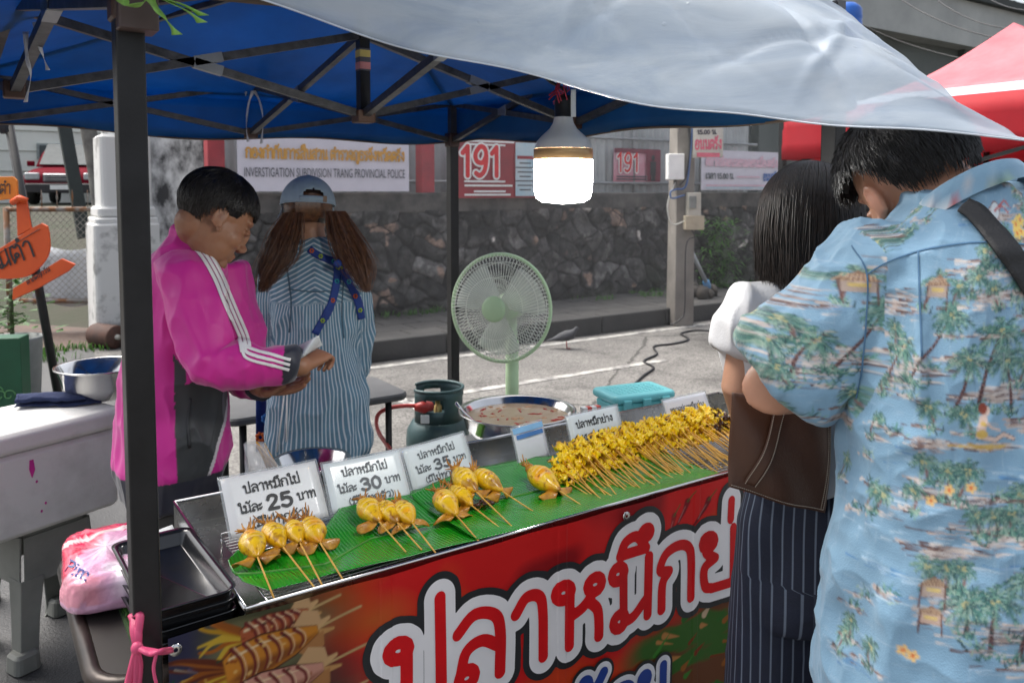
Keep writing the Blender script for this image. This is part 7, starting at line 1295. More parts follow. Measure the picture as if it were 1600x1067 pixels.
BR = hair_mat('brown_hair', (.03, .014, .009), (.075, .032, .015)); pt = scalp(h2c + h2u * .028, h2r, h2f, h2u, (.087, .113, .096)); lim2 = lambda a: R(75) if math.cos(a) > .3 else R(134) if math.cos(a) < -.2 else R(104)
put(hair_cap(pt, lim2, .006, 40, 9), 'hair', hair_mat('brown_hair_roots', (.016, .008, .006), (.03, .014, .009)), t2); mb = MB(); paths = []; rn = random.Random(5)
BRT = [([(460, 332), (449, 362), (440, 392), (425, 420), (409, 452)], -.1), ([(523, 330), (535, 362), (548, 392), (561, 420), (572, 452)], -.08)]
for tail, dd in BRT:
    base_ = [P2(x, y, dd - .02 * i) for i, (x, y) in enumerate(tail)]
    for _ in range(1100):
        ox, oz, oy = rn.gauss(0, .55), rn.gauss(0, .5), rn.uniform(.62, 1.15); wv_ = rn.uniform(0, 6.28); pts = []
        for i, w_ in enumerate((.016, .028, .034, .03, .012)): pts.append(base_[i].lerp(base_[min(i + 1, 4)], 0) + RT * (ox * w_ * 1.2 + .005 * math.sin(wv_ + 2.2 * i) * (i > 0)) + FH * oz * w_ + UZ * rn.uniform(-.012, .006) * (i > 1))
        pts = [Vector(p_) for p_ in spline(pts, 2)]; paths.append(pts[:max(5, int(len(pts) * oy))])
for _ in range(1400):                                           # back of the head pulled to both sides
    sg = rn.choice((-1, 1)); a0_ = math.pi + sg * rn.uniform(0, .3); pol = R(rn.uniform(70, 122)); pts = [pt(a0_ + sg * .2 * i, pol + .05 * i * (1 if pol < 1.8 else 0), 1.02) for i in range(6)]; paths.append(pts)
for _ in range(900):
    a0_ = math.pi + rn.uniform(-.5, .5); pol = R(rn.uniform(72, 110)); pts = [pt(a0_ + rn.uniform(-.01, .01) * i, min(pol + .09 * i, R(137)), 1.03) for i in range(6)]; paths.append(pts)
strands_mesh(mb, paths, .0016); TW = bpy.data.materials.new('sun_browned_hair'); mb.build('pigtails', hair_mat('browned_hair', (.05, .021, .012), (.2, .085, .035)), t2); bpy.data.materials.remove(TW)
capm = mat('pale_blue_cotton', (.27, .35, .42), .85, var=.06, vs=30, bump=.15, bs=240); ptc = scalp(h2c + h2u * .03, h2r, h2f, h2u, (.097, .122, .105)); mb = MB()
def limc(a): return R(88)
mb.grid(lambda a, b: ptc(2 * math.pi * a, max(.01, b) * R(90)), 72, 22); v_, f_ = mb.v, mb.f
gap = lambda p_: ((Vector(p_) - h2c).dot(h2f) < 0) and abs((Vector(p_) - h2c).dot(h2r) - .018) < .036 and .04 < (Vector(p_) - h2c).dot(h2u) < .077 - 6 * ((Vector(p_) - h2c).dot(h2r) - .018) ** 2 * 2
mb.f = [q_ for q_ in f_ if not gap((Vector(v_[q_[0]]) + Vector(v_[q_[2]])) / 2)]; mb.mi = [0] * len(mb.f); mb.sm = [True] * len(mb.f)
hat = mb.build('cap', capm, t2, solid=.003)
mb = MB(); mb.tube([ptc(2 * math.pi * a, R(90)) for a in np.linspace(0, 1, 60)], .003, 0, 6, False); mb.build('cap_edge', capm, hat); mb = MB()
mb.grid(lambda u, v: ptc((u - .5) * 2.3, R(90), 1 + .62 * v * math.cos((u - .5) * 2.1)) - h2u * (.012 * v + .06 * v * (abs(u - .5) * 2) ** 2), 24, 8); mb.build('peak', capm, hat, solid=.004)
mb = MB(); mb.tube([ptc(math.pi + x, R(84), 1.012) for x in np.linspace(-.62, .3, 14)], .011, 0, 6, True, .2, h2u); mb.build('cap_strap', capm, hat); mb = MB(); mb.ell(ptc(0, 0, 1.0), (.008, .008, .006), 0); mb.build('cap_button', capm, hat)
mb = MB(); mb.rbox(ptc(math.pi - .6, R(84), 1.02), (.01, .004, .011), .002, 0, Matrix((h2r, h2f, h2u)).transposed()); mb.build('buckle', mat('buckle', (.2, .13, .08), .5), hat)
mk = MB().tube([h2c + h2r * -.088 - h2f * .002 + h2u * .02, h2c + h2r * -.088 - h2f * .02 - h2u * .005, h2c + h2r * -.08 + h2f * .0 - h2u * .04, h2c + h2r * -.07 + h2f * .05 - h2u * .05], .0022, 0, 5).build('mask_loop', INK, t2)
mb = MB(); mb.loft([(P2(497, 722), r2 * .158, f2 * .12), (P2(499, 690), r2 * .18, f2 * .145), (P2(498, 620), r2 * .166, f2 * .135), (P2(494, 540), r2 * .144, f2 * .125), (P2(492, 470), r2 * .162, f2 * .115), (P2(492, 425), r2 * .14, f2 * .09), (P2(491, 400), r2 * .085, f2 * .065), (P2(491, 384), r2 * .066, f2 * .06), (P2(491, 378), r2 * .066, f2 * .06)], 0, 32, 2.3)
mb.tube([S2l + r2 * .03, S2l, S2l.lerp(E2l, .5), E2l, E2l.lerp(W2l, .8)], [.062, .068, .064, .055, .042], 0, 20); mb.tube([S2r - r2 * .03, S2r, S2r.lerp(E2r, .5), E2r, E2r.lerp(W2r, .8)], [.065, .068, .062, .055, .042], 0, 20)
me = remesh(mb, .0065, 5); wrinkle(me, [((7, 7, 4), .026, 2, 1), ((17, 17, 9), .011, 2, 1)], 31); fold_lines(me, [([P2(470, 470, -.15), P2(472, 520, -.15), P2(466, 570, -.15)], .014, .01), ([P2(520, 560, -.15), P2(555, 620, -.15), P2(560, 680, -.15)], .016, .009), ([P2(415, 530, -.1), P2(435, 545, -.1), P2(455, 540, -.1)], .01, .008), ([P2(510, 640, -.15), P2(540, 665, -.15), P2(575, 670, -.1)], .01, .007)])
P = mverts(me); c0 = loc(P2(492, 540)); xr = (P - c0) @ loc(r2); xf = (P - c0) @ loc(f2); ang = np.arctan2(xr, -xf); uu = ang * .16; tl_, dl_, vl_ = seg_param(P, S2l, E2l); tr_, drr_, vr_ = seg_param(P, S2r, E2r)
aL = (xr < -.155) & (dl_ < .1); uu[aL] = (vl_[aL] @ loc(r2)) * .6 + np.arctan2(vl_[aL] @ loc(r2), -(vl_[aL] @ loc(f2))) * .055; aR = (xr > .165) & (drr_ < .1); uu[aR] = np.arctan2(vr_[aR] @ loc(r2), -(vr_[aR] @ loc(f2))) * .06
yoke = (P[:, 2] > P2(492, 468).z) & ~aL & ~aR; uu[yoke] = (P[yoke, 2] * .8 + np.abs(xr[yoke]) * .45)
setvec(me, np.stack([uu, P[:, 2], 0 * uu], 1))
def stripe_mat(name, base, line, period, duty, wob, extra=None, rough=.8):
    m = mat(name, base, rough, var=.1, vs=25, bump=.12, bs=200); n = m.node_tree.nodes; l = m.node_tree.links; b = n['Principled BSDF']; src = b.inputs['Base Color'].links[0].from_socket
    a = n.new('ShaderNodeAttribute'); a.attribute_name = 'print'; sp = n.new('ShaderNodeSeparateXYZ'); l.new(a.outputs['Vector'], sp.inputs[0]); md = n.new('ShaderNodeMath'); md.operation = 'PINGPONG'; md.inputs[1].default_value = period / 2; l.new(sp.outputs[0], md.inputs[0]); mr = n.new('ShaderNodeMapRange'); mr.inputs[1].default_value = period / 2 * duty - wob; mr.inputs[2].default_value = period / 2 * duty + wob; mr.inputs[3].default_value = 1; mr.inputs[4].default_value = 0; l.new(md.outputs[0], mr.inputs[0])
    mx = n.new('ShaderNodeMix'); mx.data_type = 'RGBA'; l.new(mr.outputs[0], mx.inputs[0]); l.new(src, mx.inputs[6]); mx.inputs[7].default_value = (*line, 1); l.new(mx.outputs[2], b.inputs['Base Color']); return m
put(me, 'striped_shirt', stripe_mat('blue_striped_cotton', (.12, .24, .33), (.55, .62, .66), .0135, .3, .0008), t2); bv2 = bvh_of(me); mb = MB()
for pts in ([(447, 418), (452, 445), (455, 480), (452, 520)], [(541, 420), (537, 450), (535, 490), (538, 530)], [(450, 452), (490, 456), (537, 453)]):
    m2, _ = drape(bv2, [P2(x, y, -.14) for x, y in pts], ray(495, 460), .0045, .0015, 8); mb.add(m2.v, m2.f, 0, True)
mb.build('shirt_seams', mat('shirt_seam', (.06, .12, .17), .8), t2, solid=.0008)
FBL = mat('flower_blue', (.03, .16, .45), .7); APB = mat('apron_blue', (.018, .05, .24), .75, var=.1, vs=20); sp_c = [mat('flower_orange', (.6, .12, .02), .7), mat('flower_lime', (.35, .5, .04), .7), mat('flower_teal', (.03, .35, .4), .7)]
for pts in ([(483, 388), (500, 400), (528, 411)], [(536, 396), (533, 404), (528, 412)], [(527, 412), (526, 440), (515, 480), (492, 522)], [(529, 413), (545, 440), (560, 470), (566, 500)]):
    m2, rows = drape(bv2, [P2(x, y, -.12) for x, y in pts], ray(500, 450), .026, .005, 8); st_o = m2.build('apron_strap', APB, t2, solid=.002); mb = MB(); L_ = len(rows)
    for k, i in enumerate(range(2, L_ - 1, 6)):
        c = rows[i][2] - ray(500, 450) * .003
        mb = MB()
        for j in range(6): a = j * 1.047; mb.ell(c + RT * .006 * math.cos(a) + UZ * .006 * math.sin(a), (.0034, .0034, .0034), 0, None, 7, 5)
        mb.build('strap_flower', sp_c[(k + len(pts)) % 3], st_o)
kn_ = MB(); kn_.ell(P2(528, 412, -.16), (.015, .012, .014)); kn_.build('apron_knot', APB, t2)
mb = MB(); mb.grid(lambda u, v: P2(400 + 45 * u, 606 + 100 * v, -.02 + .03 * math.sin(u * 5)), 12, 12); ap = mb.build('apron_panel', APB, t2, solid=.002)
for k, (x, y) in enumerate(((425, 617), (416, 654), (431, 645), (407, 683), (431, 682), (424, 700), (440, 622))):
    mb = MB()
    for j in range(7): a = j * .9; mb.ell(P2(x, y, -.03) + RT * .013 * math.cos(a) + UZ * .013 * math.sin(a), (.007, .004, .007), 0, None, 8, 5)
    mb.build('apron_flower', [sp_c[0], FBL, sp_c[1]][k % 3], ap)
for x0, x1 in ((446, 433), (449, 447)): MB().tube([P2(x0, 600, -.14), P2((x0 + x1) / 2, 655, -.16), P2(x1, 706, -.15)], .003, 0, 5).build('apron_string', WHITE, t2)
mb = MB(); mb.loft([(hip2 + UZ * .06, r2 * .15, f2 * .12), (hip2 - UZ * .08, r2 * .175, f2 * .13), (hip2 - UZ * .16, r2 * .17, f2 * .12)], 0, 28)
for sg in (-1, 1): h_ = hip2 + r2 * sg * .085 - UZ * .06; ft = g2_ + r2 * sg * .09; mb.tube([h_, h_.lerp(ft, .5), ft + UZ * .08], [.1, .075, .055], 0, 18)
put(remesh(mb, .01, 5), 'jeans', mat('dark_denim', (.015, .022, .045), .8, vs=40), t2)
for sg in (-1, 1): shoe(t2, g2_ + r2 * sg * .09, f2, r2, SHO)
# ---------------------------------------------------------------- customer with the dark bob and white top
f3 = fwd_of(28); r3, f3, u3 = frame(f3); D3 = 1.66; P3 = lambda x, y, dd=0: at(x, y, D3 + dd)
t3 = thing('person', 'person with a dark bob haircut in a white top and navy pinstriped trousers', 'person', Vector((P3(1270, 800).x, P3(1270, 800).y, 0)))
h3f = (fwd_of(30) * .9 - UZ * .4).normalized(); h3r, h3f, h3u = frame(h3f); h3c = P3(1264, 352); hip3 = P3(1290, 800, .02); g3 = Vector((hip3.x, hip3.y, 0)); S3l, S3r = P3(1178, 490), P3(1350, 500, -.1); E3l, W3l = P3(1153, 605, -.01), P3(1172, 690, .1); E3r, W3r = P3(1385, 640, .02), P3(1330, 700, .22)
mb = MB(); head(mb, h3c, h3r, h3f, h3u, .98); mb.capsule([P3(1268, 470), P3(1266, 420), h3c - h3u * .04], [.06, .047, .05], 0, 16)
mb.loft([(hip3, r3 * .12, f3 * .08), (P3(1272, 680), r3 * .125, f3 * .09), (P3(1268, 560), r3 * .135, f3 * .085), (P3(1266, 490), r3 * .14, f3 * .07), (P3(1267, 460), r3 * .06, f3 * .05)], 0, 24)
mb.capsule([S3l, E3l, W3l], [.042, .034, .026], 0, 16); mb.capsule([S3r, E3r, W3r], [.042, .036, .026], 0, 16); hand(mb, W3l, (P3(1230, 690, .26) - W3l), -UZ, (.5, .5, .5, .5), 1, .92); hand(mb, W3r, (P3(1290, 720, .3) - W3r), -UZ, (.5,) * 4, -1, .92); legs(mb, hip3, r3, f3, g3 - r3 * .1, g3 + r3 * .1)
me = remesh(mb, .0045, 5); skin_paint(me, (.46, .24, .15)); put(me, 'body', SKIN, t3)
BB = hair_mat('soft_black_hair', (.011, .008, .007), (.03, .018, .013)); pt = scalp(h3c + h3u * .026, h3r, h3f, h3u, (.1, .115, .103)); rn = random.Random(8); paths = []; mb = MB()
def lim3(a): return R(62) if math.cos(a) > .6 else R(96)
endz = P3(1250, 437).z
def bob_path(a, p0_, jit, k, endj):
    pts = []; p_ = p0_; dirs = R(94)
    while p_ < dirs: pts.append(pt(a, p_, k)); p_ += .2
    b_ = pt(a, dirs, k); cen = h3c - h3f * .02; z0 = b_.z; ez_ = endz + endj
    for i in range(1, 7):
        t = i / 6; v_ = b_ - cen; rad = Vector((v_.x, v_.y, 0)); z = z0 + (ez_ - z0) * t; sc_ = 1.0 + .05 * math.sin(math.pi * t * .8) - .3 * t ** 2.2 + (.36 * max(0, t - .7) if rad.dot(RT) < 0 else 0); pts.append(Vector((cen.x + rad.x * sc_ + jit[0] * t, cen.y + rad.y * sc_ + jit[1] * t, z)))
    return pts
mb.grid(lambda a, b: (lambda pp: Vector(pp[min(int(b * (len(pp) - 1)), len(pp) - 1)]).lerp(Vector(pp[min(int(b * (len(pp) - 1)) + 1, len(pp) - 1)]), b * (len(pp) - 1) - int(b * (len(pp) - 1))))(bob_path(math.pi + (a - .5) * R(282), .03, (0, 0), .985, .012)), 80, 34)
me = mb.mesh('hm'); P = mverts(me); displace(me, (vnoise(P, (60, 60, 6), 3, 2) - .5) * .008); me.polygons.foreach_set('use_smooth', [True] * len(me.polygons)); hm_ = put(me, 'hair', BB, t3); md = hm_.modifiers.new('s', 'SOLIDIFY'); md.thickness = .012; md.offset = -1
mb = MB()
for _ in range(4200):
    a = math.pi + rn.uniform(-.5, .5) * R(288); pp = bob_path(a, rn.uniform(.03, 1.2), (rn.gauss(0, .01), rn.gauss(0, .01)), rn.uniform(.99, 1.03), rn.gauss(.0, .014) - (.02 * rn.random() if math.sin(a) > 0 else 0)); n_ = len(pp); paths.append(pp)
strands_mesh(mb, paths, .0013); mb.build('hair_strands', BB, t3)
mb = MB(); mb.loft([(P3(1282, 742), r3 * .16, f3 * .13), (P3(1278, 690), r3 * .16, f3 * .13), (P3(1272, 600), r3 * .166, f3 * .125), (P3(1266, 530), r3 * .178, f3 * .12), (P3(1266, 485), r3 * .15, f3 * .09), (P3(1267, 460), r3 * .09, f3 * .07), (P3(1268, 446), r3 * .075, f3 * .068)], 0, 32, 2.3)
mb.tube([P3(1215, 474), P3(1180, 490), P3(1158, 516), P3(1151, 545), P3(1150, 552)], [.046, .056, .06, .054, .045], 0, 20); mb.tube([S3r - r3 * .05, S3r, S3r.lerp(E3r, .5), S3r.lerp(E3r, .6)], [.07, .072, .07, .05], 0, 20)
me = remesh(mb, .005, 5); wrinkle(me, [((8, 8, 4), .024, 2, 1), ((18, 18, 9), .011, 2, 1)], 51); put(me, 'white_top', mat('white_cotton', (.56, .55, .56), .85, var=.03, bump=.12, bs=220), t3); bv3 = bvh_of(me)
mb = MB(); secs = []; hh = P3(1290, 770, .02); mb.loft([(hh + UZ * .06, r3 * .15, f3 * .115), (hh - UZ * .04, r3 * .165, f3 * .13), (hh - UZ * .14, r3 * .17, f3 * .13), (hh - UZ * .26, r3 * .174, f3 * .12)], 0, 30)
for sg in (-1, 1):
    h_ = hh + r3 * sg * .085 - UZ * .06; ft = g3 + r3 * sg * .105; mb.tube([h_, h_.lerp(ft, .35), h_.lerp(ft, .7), ft + UZ * .05], [.096, .096, .102, .116], 0, 24)
me = remesh(mb, .006, 25, .6); wrinkle(me, [((8, 8, 1.6), .024, 2, 1), ((5, 5, 7), .008, 2, 1)], 61); P = mverts(me); c0 = loc(hh); xr = (P - c0) @ loc(r3); sg_ = np.where(xr < 0, -1, 1); cx2 = xr - sg_ * .1; fz = (P - c0) @ loc(f3); uu = np.where(P[:, 2] > hh.z - .16, np.arctan2(xr, -fz * 1.3) * .17, np.arctan2(cx2, -fz) * .11 + sg_ * .1); setvec(me, np.stack([uu, P[:, 2], 0 * uu], 1))
put(me, 'trousers', stripe_mat('navy_pinstripe', (.007, .012, .03), (.12, .15, .2), .021, .16, .0006), t3)
for sg in (-1, 1): shoe(t3, g3 + r3 * sg * .105, f3, r3, SHO)
# brown shoulder bag
LEA = mat('brown_leather', (.09, .036, .018), .5, var=.12, vs=5, bump=.12, bs=260); STI = mat('pale_thread', (.5, .42, .33), .7); D4 = 1.43; BGp = lambda x, y, dd=0: at(x, y, D4 + dd)
bagt = thing('shoulder_bag', 'dark brown leather shoulder bag with pale stitching, above pinstriped trousers', 'bag', BGp(1220, 795))
cor = [(1138, 760), (1290, 802), (1302, 640), (1142, 612)]
def _bf(u, v, dd): 
    a = BGp(*cor[0], dd).lerp(BGp(*cor[1], dd + .05), u); b = BGp(*cor[3], dd).lerp(BGp(*cor[2], dd + .05), u); p_ = a.lerp(b, v); bul = math.sin(math.pi * u) ** .6 * math.sin(math.pi * (.1 + .8 * v)) ** .6; return p_ - (FH * .03 - RT * .006) * bul * (1 if dd <= 0 else -1) + FH * .006 * math.sin(u * 9 + v * 5)
mb = MB(); n_ = 40; ny = 24; front = [_bf(i / n_, j / ny, 0) for j in range(ny + 1) for i in range(n_ + 1)]; back = [_bf(i / n_, j / ny, .09) for j in range(ny + 1) for i in range(n_ + 1)]; o_ = len(front)
fs = [(j * (n_ + 1) + i, j * (n_ + 1) + i + 1, (j + 1) * (n_ + 1) + i + 1, (j + 1) * (n_ + 1) + i) for j in range(ny) for i in range(n_)]; edge_ = [i for i in range(n_ + 1)] + [(j * (n_ + 1) + n_) for j in range(1, ny + 1)] + [ny * (n_ + 1) + i for i in range(n_ - 1, -1, -1)] + [j * (n_ + 1) for j in range(ny - 1, 0, -1)]
mb.add(front + back, fs + [tuple(i + o_ for i in f_)[::-1] for f_ in fs] + [(edge_[(k + 1) % len(edge_)], edge_[k], edge_[k] + o_, edge_[(k + 1) % len(edge_)] + o_) for k in range(len(edge_))], 0, True); mb.build('bag_body', LEA, bagt)
mb = MB(); sp_ = lambda u, v, o=.004: _bf(u, v, 0) - FH * o; mb.grid(lambda u, v: sp_(.12 + .12 * v * 0 + .1 * u + .26 * v, .1 + .88 * v, .004 + .002), 4, 20); mb.build('bag_strap_tab', LEA, bagt, solid=.003)
mb = MB()
def stitch(path, n):
    for k in range(n):
        a, b = path(k / n), path((k + .62) / n); mb.tube([a, b], .0009, 0, 4)
stitch(lambda t: sp_(.12 + .26 * t + .008, .1 + .88 * t, .0095), 44); stitch(lambda t: sp_(.22 + .26 * t - .008, .1 + .88 * t, .0095), 44); stitch(lambda t: sp_(.93, .03 + .95 * t, .002), 46); stitch(lambda t: sp_(.96, .03 + .95 * t, .002), 46); stitch(lambda t: sp_(.02 + .94 * t, .03, .002), 50)
mb.build('stitching', STI, bagt); bs = MB().tube([Vector(p_) for p_ in spline([BGp(1290, 660, .06), BGp(1330, 590, .1), BGp(1350, 500, .1), BGp(1340, 440, .2)], 8)], .011, 0, 8, flat=.3).build('shoulder_strap', LEA, bagt)
# ---------------------------------------------------------------- customer in the printed holiday shirt
f4 = fwd_of(-17); r4, f4, u4 = frame(f4); D5 = 1.225; P4 = lambda x, y, dd=0: at(x, y, D5 + dd)
t4 = thing('person', 'person in a blue holiday shirt printed with palms, seen from behind', 'person', Vector((P4(1530, 1000).x, P4(1530, 1000).y, 0)))
h4f = (FH * .88 + RT * .02 - UZ * .46).normalized(); h4r = (RT * .9 + UZ * .36 + FH * .1).normalized(); h4r, h4f, h4u = frame(h4f, h4r); h4c = at(1427, 288, 1.31)
hip4 = P4(1530, 1060, .04); g4 = Vector((hip4.x, hip4.y, 0)); S4l, S4r = P4(1385, 440, -.0), P4(1690, 445, .09); E4l, W4l = P4(1205, 606, .06), P4(1345, 610, .3); E4r, W4r = P4(1770, 700, .16), P4(1600, 640, .36)
mb = MB(); head(mb, h4c, h4r, h4f, h4u, 1.03); mb.capsule([P4(1512, 400, .02), P4(1490, 325, .02), h4c - h4u * .05 - h4f * .03], [.085, .068, .066], 0, 18)
mb.loft([(hip4, r4 * .13, f4 * .09), (P4(1530, 820), r4 * .165, f4 * .12), (P4(1526, 600), r4 * .17, f4 * .11), (P4(1522, 440), r4 * .175, f4 * .09), (P4(1515, 380), r4 * .09, f4 * .07)], 0, 24)
mb.capsule([S4l, E4l, W4l], [.062, .047, .033], 0, 16); mb.capsule([S4r, E4r, W4r], [.062, .05, .033], 0, 16); hand(mb, W4l, (P4(1400, 590, .38) - W4l), -UZ, (.5, .6, .6, .6), 1, 1); hand(mb, W4r, (P4(1530, 620, .44) - W4r), -UZ, (.5, .6, .6, .6), -1, 1); legs(mb, hip4, r4, f4, g4 - r4 * .11, g4 + r4 * .11, .09, .11)
me = remesh(mb, .0045, 5); skin_paint(me, (.44, .215, .13), [((h4c + h4r * s_ * .084 - h4f * .01)[:], .035, (.5, .2, .13), .6) for s_ in (-1, 1)]); put(me, 'body', SKIN, t4)
pt = scalp(h4c + (h4u * .03 - h4f * .004) * 1.0, h4r, h4f, h4u, (.098, .118, .098)); 
def lim4(a): c_ = math.cos(a); return R(76) if c_ > .25 else R(73) if c_ > -.3 else R(73 + 45 * min(1, (-.3 - c_) / .4))
put(hair_cap(pt, lim4, .022, 34, 13, 96, 40), 'hair', HB, t4); rn = random.Random(14); paths = []; mb = MB()
for _ in range(9000):
    a = rn.uniform(0, 6.283); p_ = lim4(a) * math.sqrt(rn.random()); b0 = pt(a, p_, .985); nrm = (b0 - h4c).normalized(); tg = (pt(a, p_ + .05) - pt(a, p_)).normalized(); s2 = nrm.cross(tg); L_ = rn.uniform(.014, .032); cu, ph, lay = rn.uniform(.001, .004), rn.uniform(0, 6.28), rn.uniform(.1, .42)
    paths.append([b0 + nrm * (L_ * lay * t * (1 - .35 * t) + .004) + tg * (L_ * t) + (s2 * math.cos(ph + 3 * t) + tg * math.sin(ph + 3 * t)) * cu * t for t in (0, .25, .5, .75, 1)])
strands_mesh(mb, paths, .001); mb.build('hair_strands', HB, t4)
# the print
cv = Canvas(1.05, .98, 800, (.19, .335, .46)); cv.noise_tint(.18, 5, 7, 3); rr_ = random.Random(21); UC = lambda x, y: (.52 + (x - 1525) / 1130, at(x, y, 1.1).z - .74); s0 = 1 / 1130
def streaks(cx, cy, w_, h_, n, cols):
    for _ in range(n):
        x, y = cx + rr_.gauss(0, .42) * w_, cy + rr_.gauss(0, .42) * h_; L_ = rr_.uniform(.15, .6) * w_; a = rr_.gauss(0, .06); u, v = UC(x, y); cv.line([(u - L_ * s0 / 2, v - a * L_ * s0 / 2), (u, v + rr_.uniform(-.001, .001)), (u + L_ * s0 / 2, v + a * L_ * s0 / 2)], rr_.uniform(.0014, .005), rr_.choice(cols), rr_.uniform(.4, .95), .0008)
SAND = [(.5, .42, .37), (.58, .52, .47), (.42, .33, .29), (.6, .55, .52), (.1, .05, .045), (.16, .09, .075)]; SEA = [(.3, .46, .6), (.1, .25, .45), (.42, .54, .62)]
for _ in range(75): streaks(rr_.uniform(1130, 1900), rr_.uniform(270, 1090), 70, 12, 9, SEA)
ISL = [(1375, 420, 60, 22), (1400, 460, 50, 12), (1540, 530, 90, 20), (1490, 515, 60, 16), (1230, 480, 70, 30), (1260, 580, 80, 26), (1210, 610, 70, 20), (1400, 610, 70, 16), (1480, 655, 80, 14), (1560, 650, 70, 18), (1350, 770, 80, 16), (1430, 815, 90, 18), (1500, 830, 100, 16), (1340, 850, 60, 16), (1510, 870, 80, 16), (1420, 960, 60, 22), (1480, 1000, 90, 20), (1570, 960, 60, 14), (1340, 930, 40, 30), (1400, 690, 50, 8), (1540, 440, 60, 10), (1440, 380, 60, 8), (1420, 340, 60, 10), (1560, 340, 60, 10), (1640, 480, 80, 18), (1680, 660, 90, 18), (1650, 820, 90, 18), (1700, 950, 90, 18), (1360, 560, 40, 10), (1310, 690, 40, 10)]
for cx, cy, w_, h_ in ISL: streaks(cx, cy, w_, h_, 70, SAND)
GRN = [(.025, .1, .09), (.04, .15, .13), (.08, .23, .18), (.19, .35, .27), (.3, .42, .33), (.015, .055, .06)]
def bush(x, y, w_, n=40):
    for _ in range(n):
        u, v = UC(x + rr_.gauss(0, .45) * w_, y + rr_.gauss(0, 4)); a = rr_.uniform(.2, 2.9); L_ = rr_.uniform(.005, .012); cv.line([(u, v), (u + L_ * math.cos(a), v + L_ * math.sin(a))], .0024, rr_.choice(GRN), 1, .0008)
def palm(x, y, bx, by, sz=1.0):
    c, b_ = UC(x, y), UC(bx, by); m_ = ((c[0] + b_[0]) / 2 + rr_.uniform(-.004, .004), (c[1] + b_[1]) / 2); P_ = [tuple(q_) for q_ in spline([b_, m_, c], 8)]; cv.line(P_, .0058 * sz, (.06, .022, .025), 1, .0036 * sz)
    for i in range(1, len(P_) - 1): cv.line([(P_[i][0] - .0022, P_[i][1]), (P_[i][0] + .0018, P_[i][1] + .0012)], .0012, (.28, .15, .13), .8)
    bush(bx, by + 3, 24 * sz, 18)
    for k in range(13):
        a = k / 13 * 6.283 + rr_.uniform(-.2, .2); L_ = rr_.uniform(.026, .038) * sz; pts = [(c[0] + L_ * t * math.cos(a), c[1] + L_ * t * math.sin(a) * .8 - .014 * sz * t * t + .006 * t) for t in (0, .35, .7, 1)]; g = rr_.choice(GRN)
        for t in np.linspace(.12, 1, 10):
            i = min(int(t * 3), 2); f_ = t * 3 - i; qx = pts[i][0] * (1 - f_) + pts[i + 1][0] * f_; qy = pts[i][1] * (1 - f_) + pts[i + 1][1] * f_; ll = .012 * sz * (1 - .55 * t)
            for sg in (-1, 1): an = a + sg * rr_.uniform(.5, .95); cv.line([(qx, qy), (qx + ll * math.cos(an), qy + ll * math.sin(an) * .85 - .003 * sz)], .0021 * sz, rr_.choice(GRN), .95, .0006)
        cv.line(pts, .0016 * sz, g, 1, .0008)
    for k in range(5): cv.ellipse((c[0] + rr_.uniform(-.004, .004), c[1] + rr_.uniform(-.004, .003)), .0016, .0016, (.42, .4, .2))
for p_ in [(1460, 443, 1466, 577, 1), (1488, 473, 1490, 568, 1), (1548, 473, 1572, 542, 1), (1410, 512, 1376, 632, 1.05), (1421, 555, 1430, 637, .9), (1363, 555, 1340, 640, .9), (1328, 490, 1268, 594, .9), (1246, 546, 1215, 610, .9), (1176, 546, 1170, 600, .8), (1200, 552, 1190, 610, .8), (1300, 440, 1280, 480, .7), (1442, 757, 1450, 805, .7), (1471, 755, 1470, 810, .7), (1494, 750, 1488, 808, .7), (1428, 788, 1434, 815, .6), (1380, 790, 1385, 820, .55), (1405, 790, 1410, 820, .55), (1556, 785, 1548, 868, .8), (1575, 764, 1563, 868, .9), (1600, 780, 1588, 868, .8), (1454, 880, 1433, 997, 1.05), (1405, 910, 1400, 990, .9), (1371, 920, 1372, 960, .8), (1320, 870, 1322, 900, .5), (1345, 873, 1350, 902, .5), (1364, 872, 1366, 900, .5), (1570, 930, 1560, 990, 1.1), (1530, 970, 1520, 1030, 1), (1510, 1030, 1505, 1080, .9), (1470, 1060, 1466, 1100, .9), (1338, 730, 1336, 770, .8), (1365, 728, 1352, 770, .7), (1600, 380, 1600, 430, .8), (1520, 292, 1525, 318, .6), (1575, 460, 1600, 560, .9), (1650, 560, 1655, 640, 1), (1700, 420, 1710, 520, 1), (1680, 740, 1690, 820, 1), (1640, 900, 1640, 980, 1), (1430, 365, 1450, 385, .55), (1380, 390, 1385, 410, .5)]: palm(*p_)
for x, y, w_ in [(1530, 568, 60), (1400, 632, 70), (1470, 600, 50), (1440, 820, 80), (1480, 960, 90), (1560, 872, 40), (1350, 905, 40), (1400, 420, 50), (1270, 600, 40), (1560, 1040, 60), (1650, 660, 70)]: bush(x, y, w_, 60)
for _ in range(95): x, y = rr_.uniform(1100, 1760), rr_.uniform(270, 1090); streaks(x, y + 12, 34, 5, 16, SAND); palm(x, y - 18, x + rr_.uniform(-14, 14), y + 12, rr_.uniform(.45, .6)) if rr_.random() < .4 else bush(x, y + 6, 20, 14)
def flower(x, y, s=1.0, c=(.68, .45, .18)):
    s *= .75
    u, v = UC(x, y)
    for k in range(5): cv.ellipse((u + .0055 * s * math.cos(k * 1.257), v + .0055 * s * math.sin(k * 1.257)), .0045 * s, .0035 * s, c, 1, k * 1.257)
    cv.ellipse((u, v), .003 * s, .003 * s, (.6, .14, .03))
for x, y in ((1384, 357), (1394, 378), (1366, 352), (1552, 427), (1525, 428), (1570, 430), (1340, 758), (1371, 752), (1316, 776), (1300, 1000), (1312, 1006), (1545, 1058), (1580, 1060)): flower(x, y)
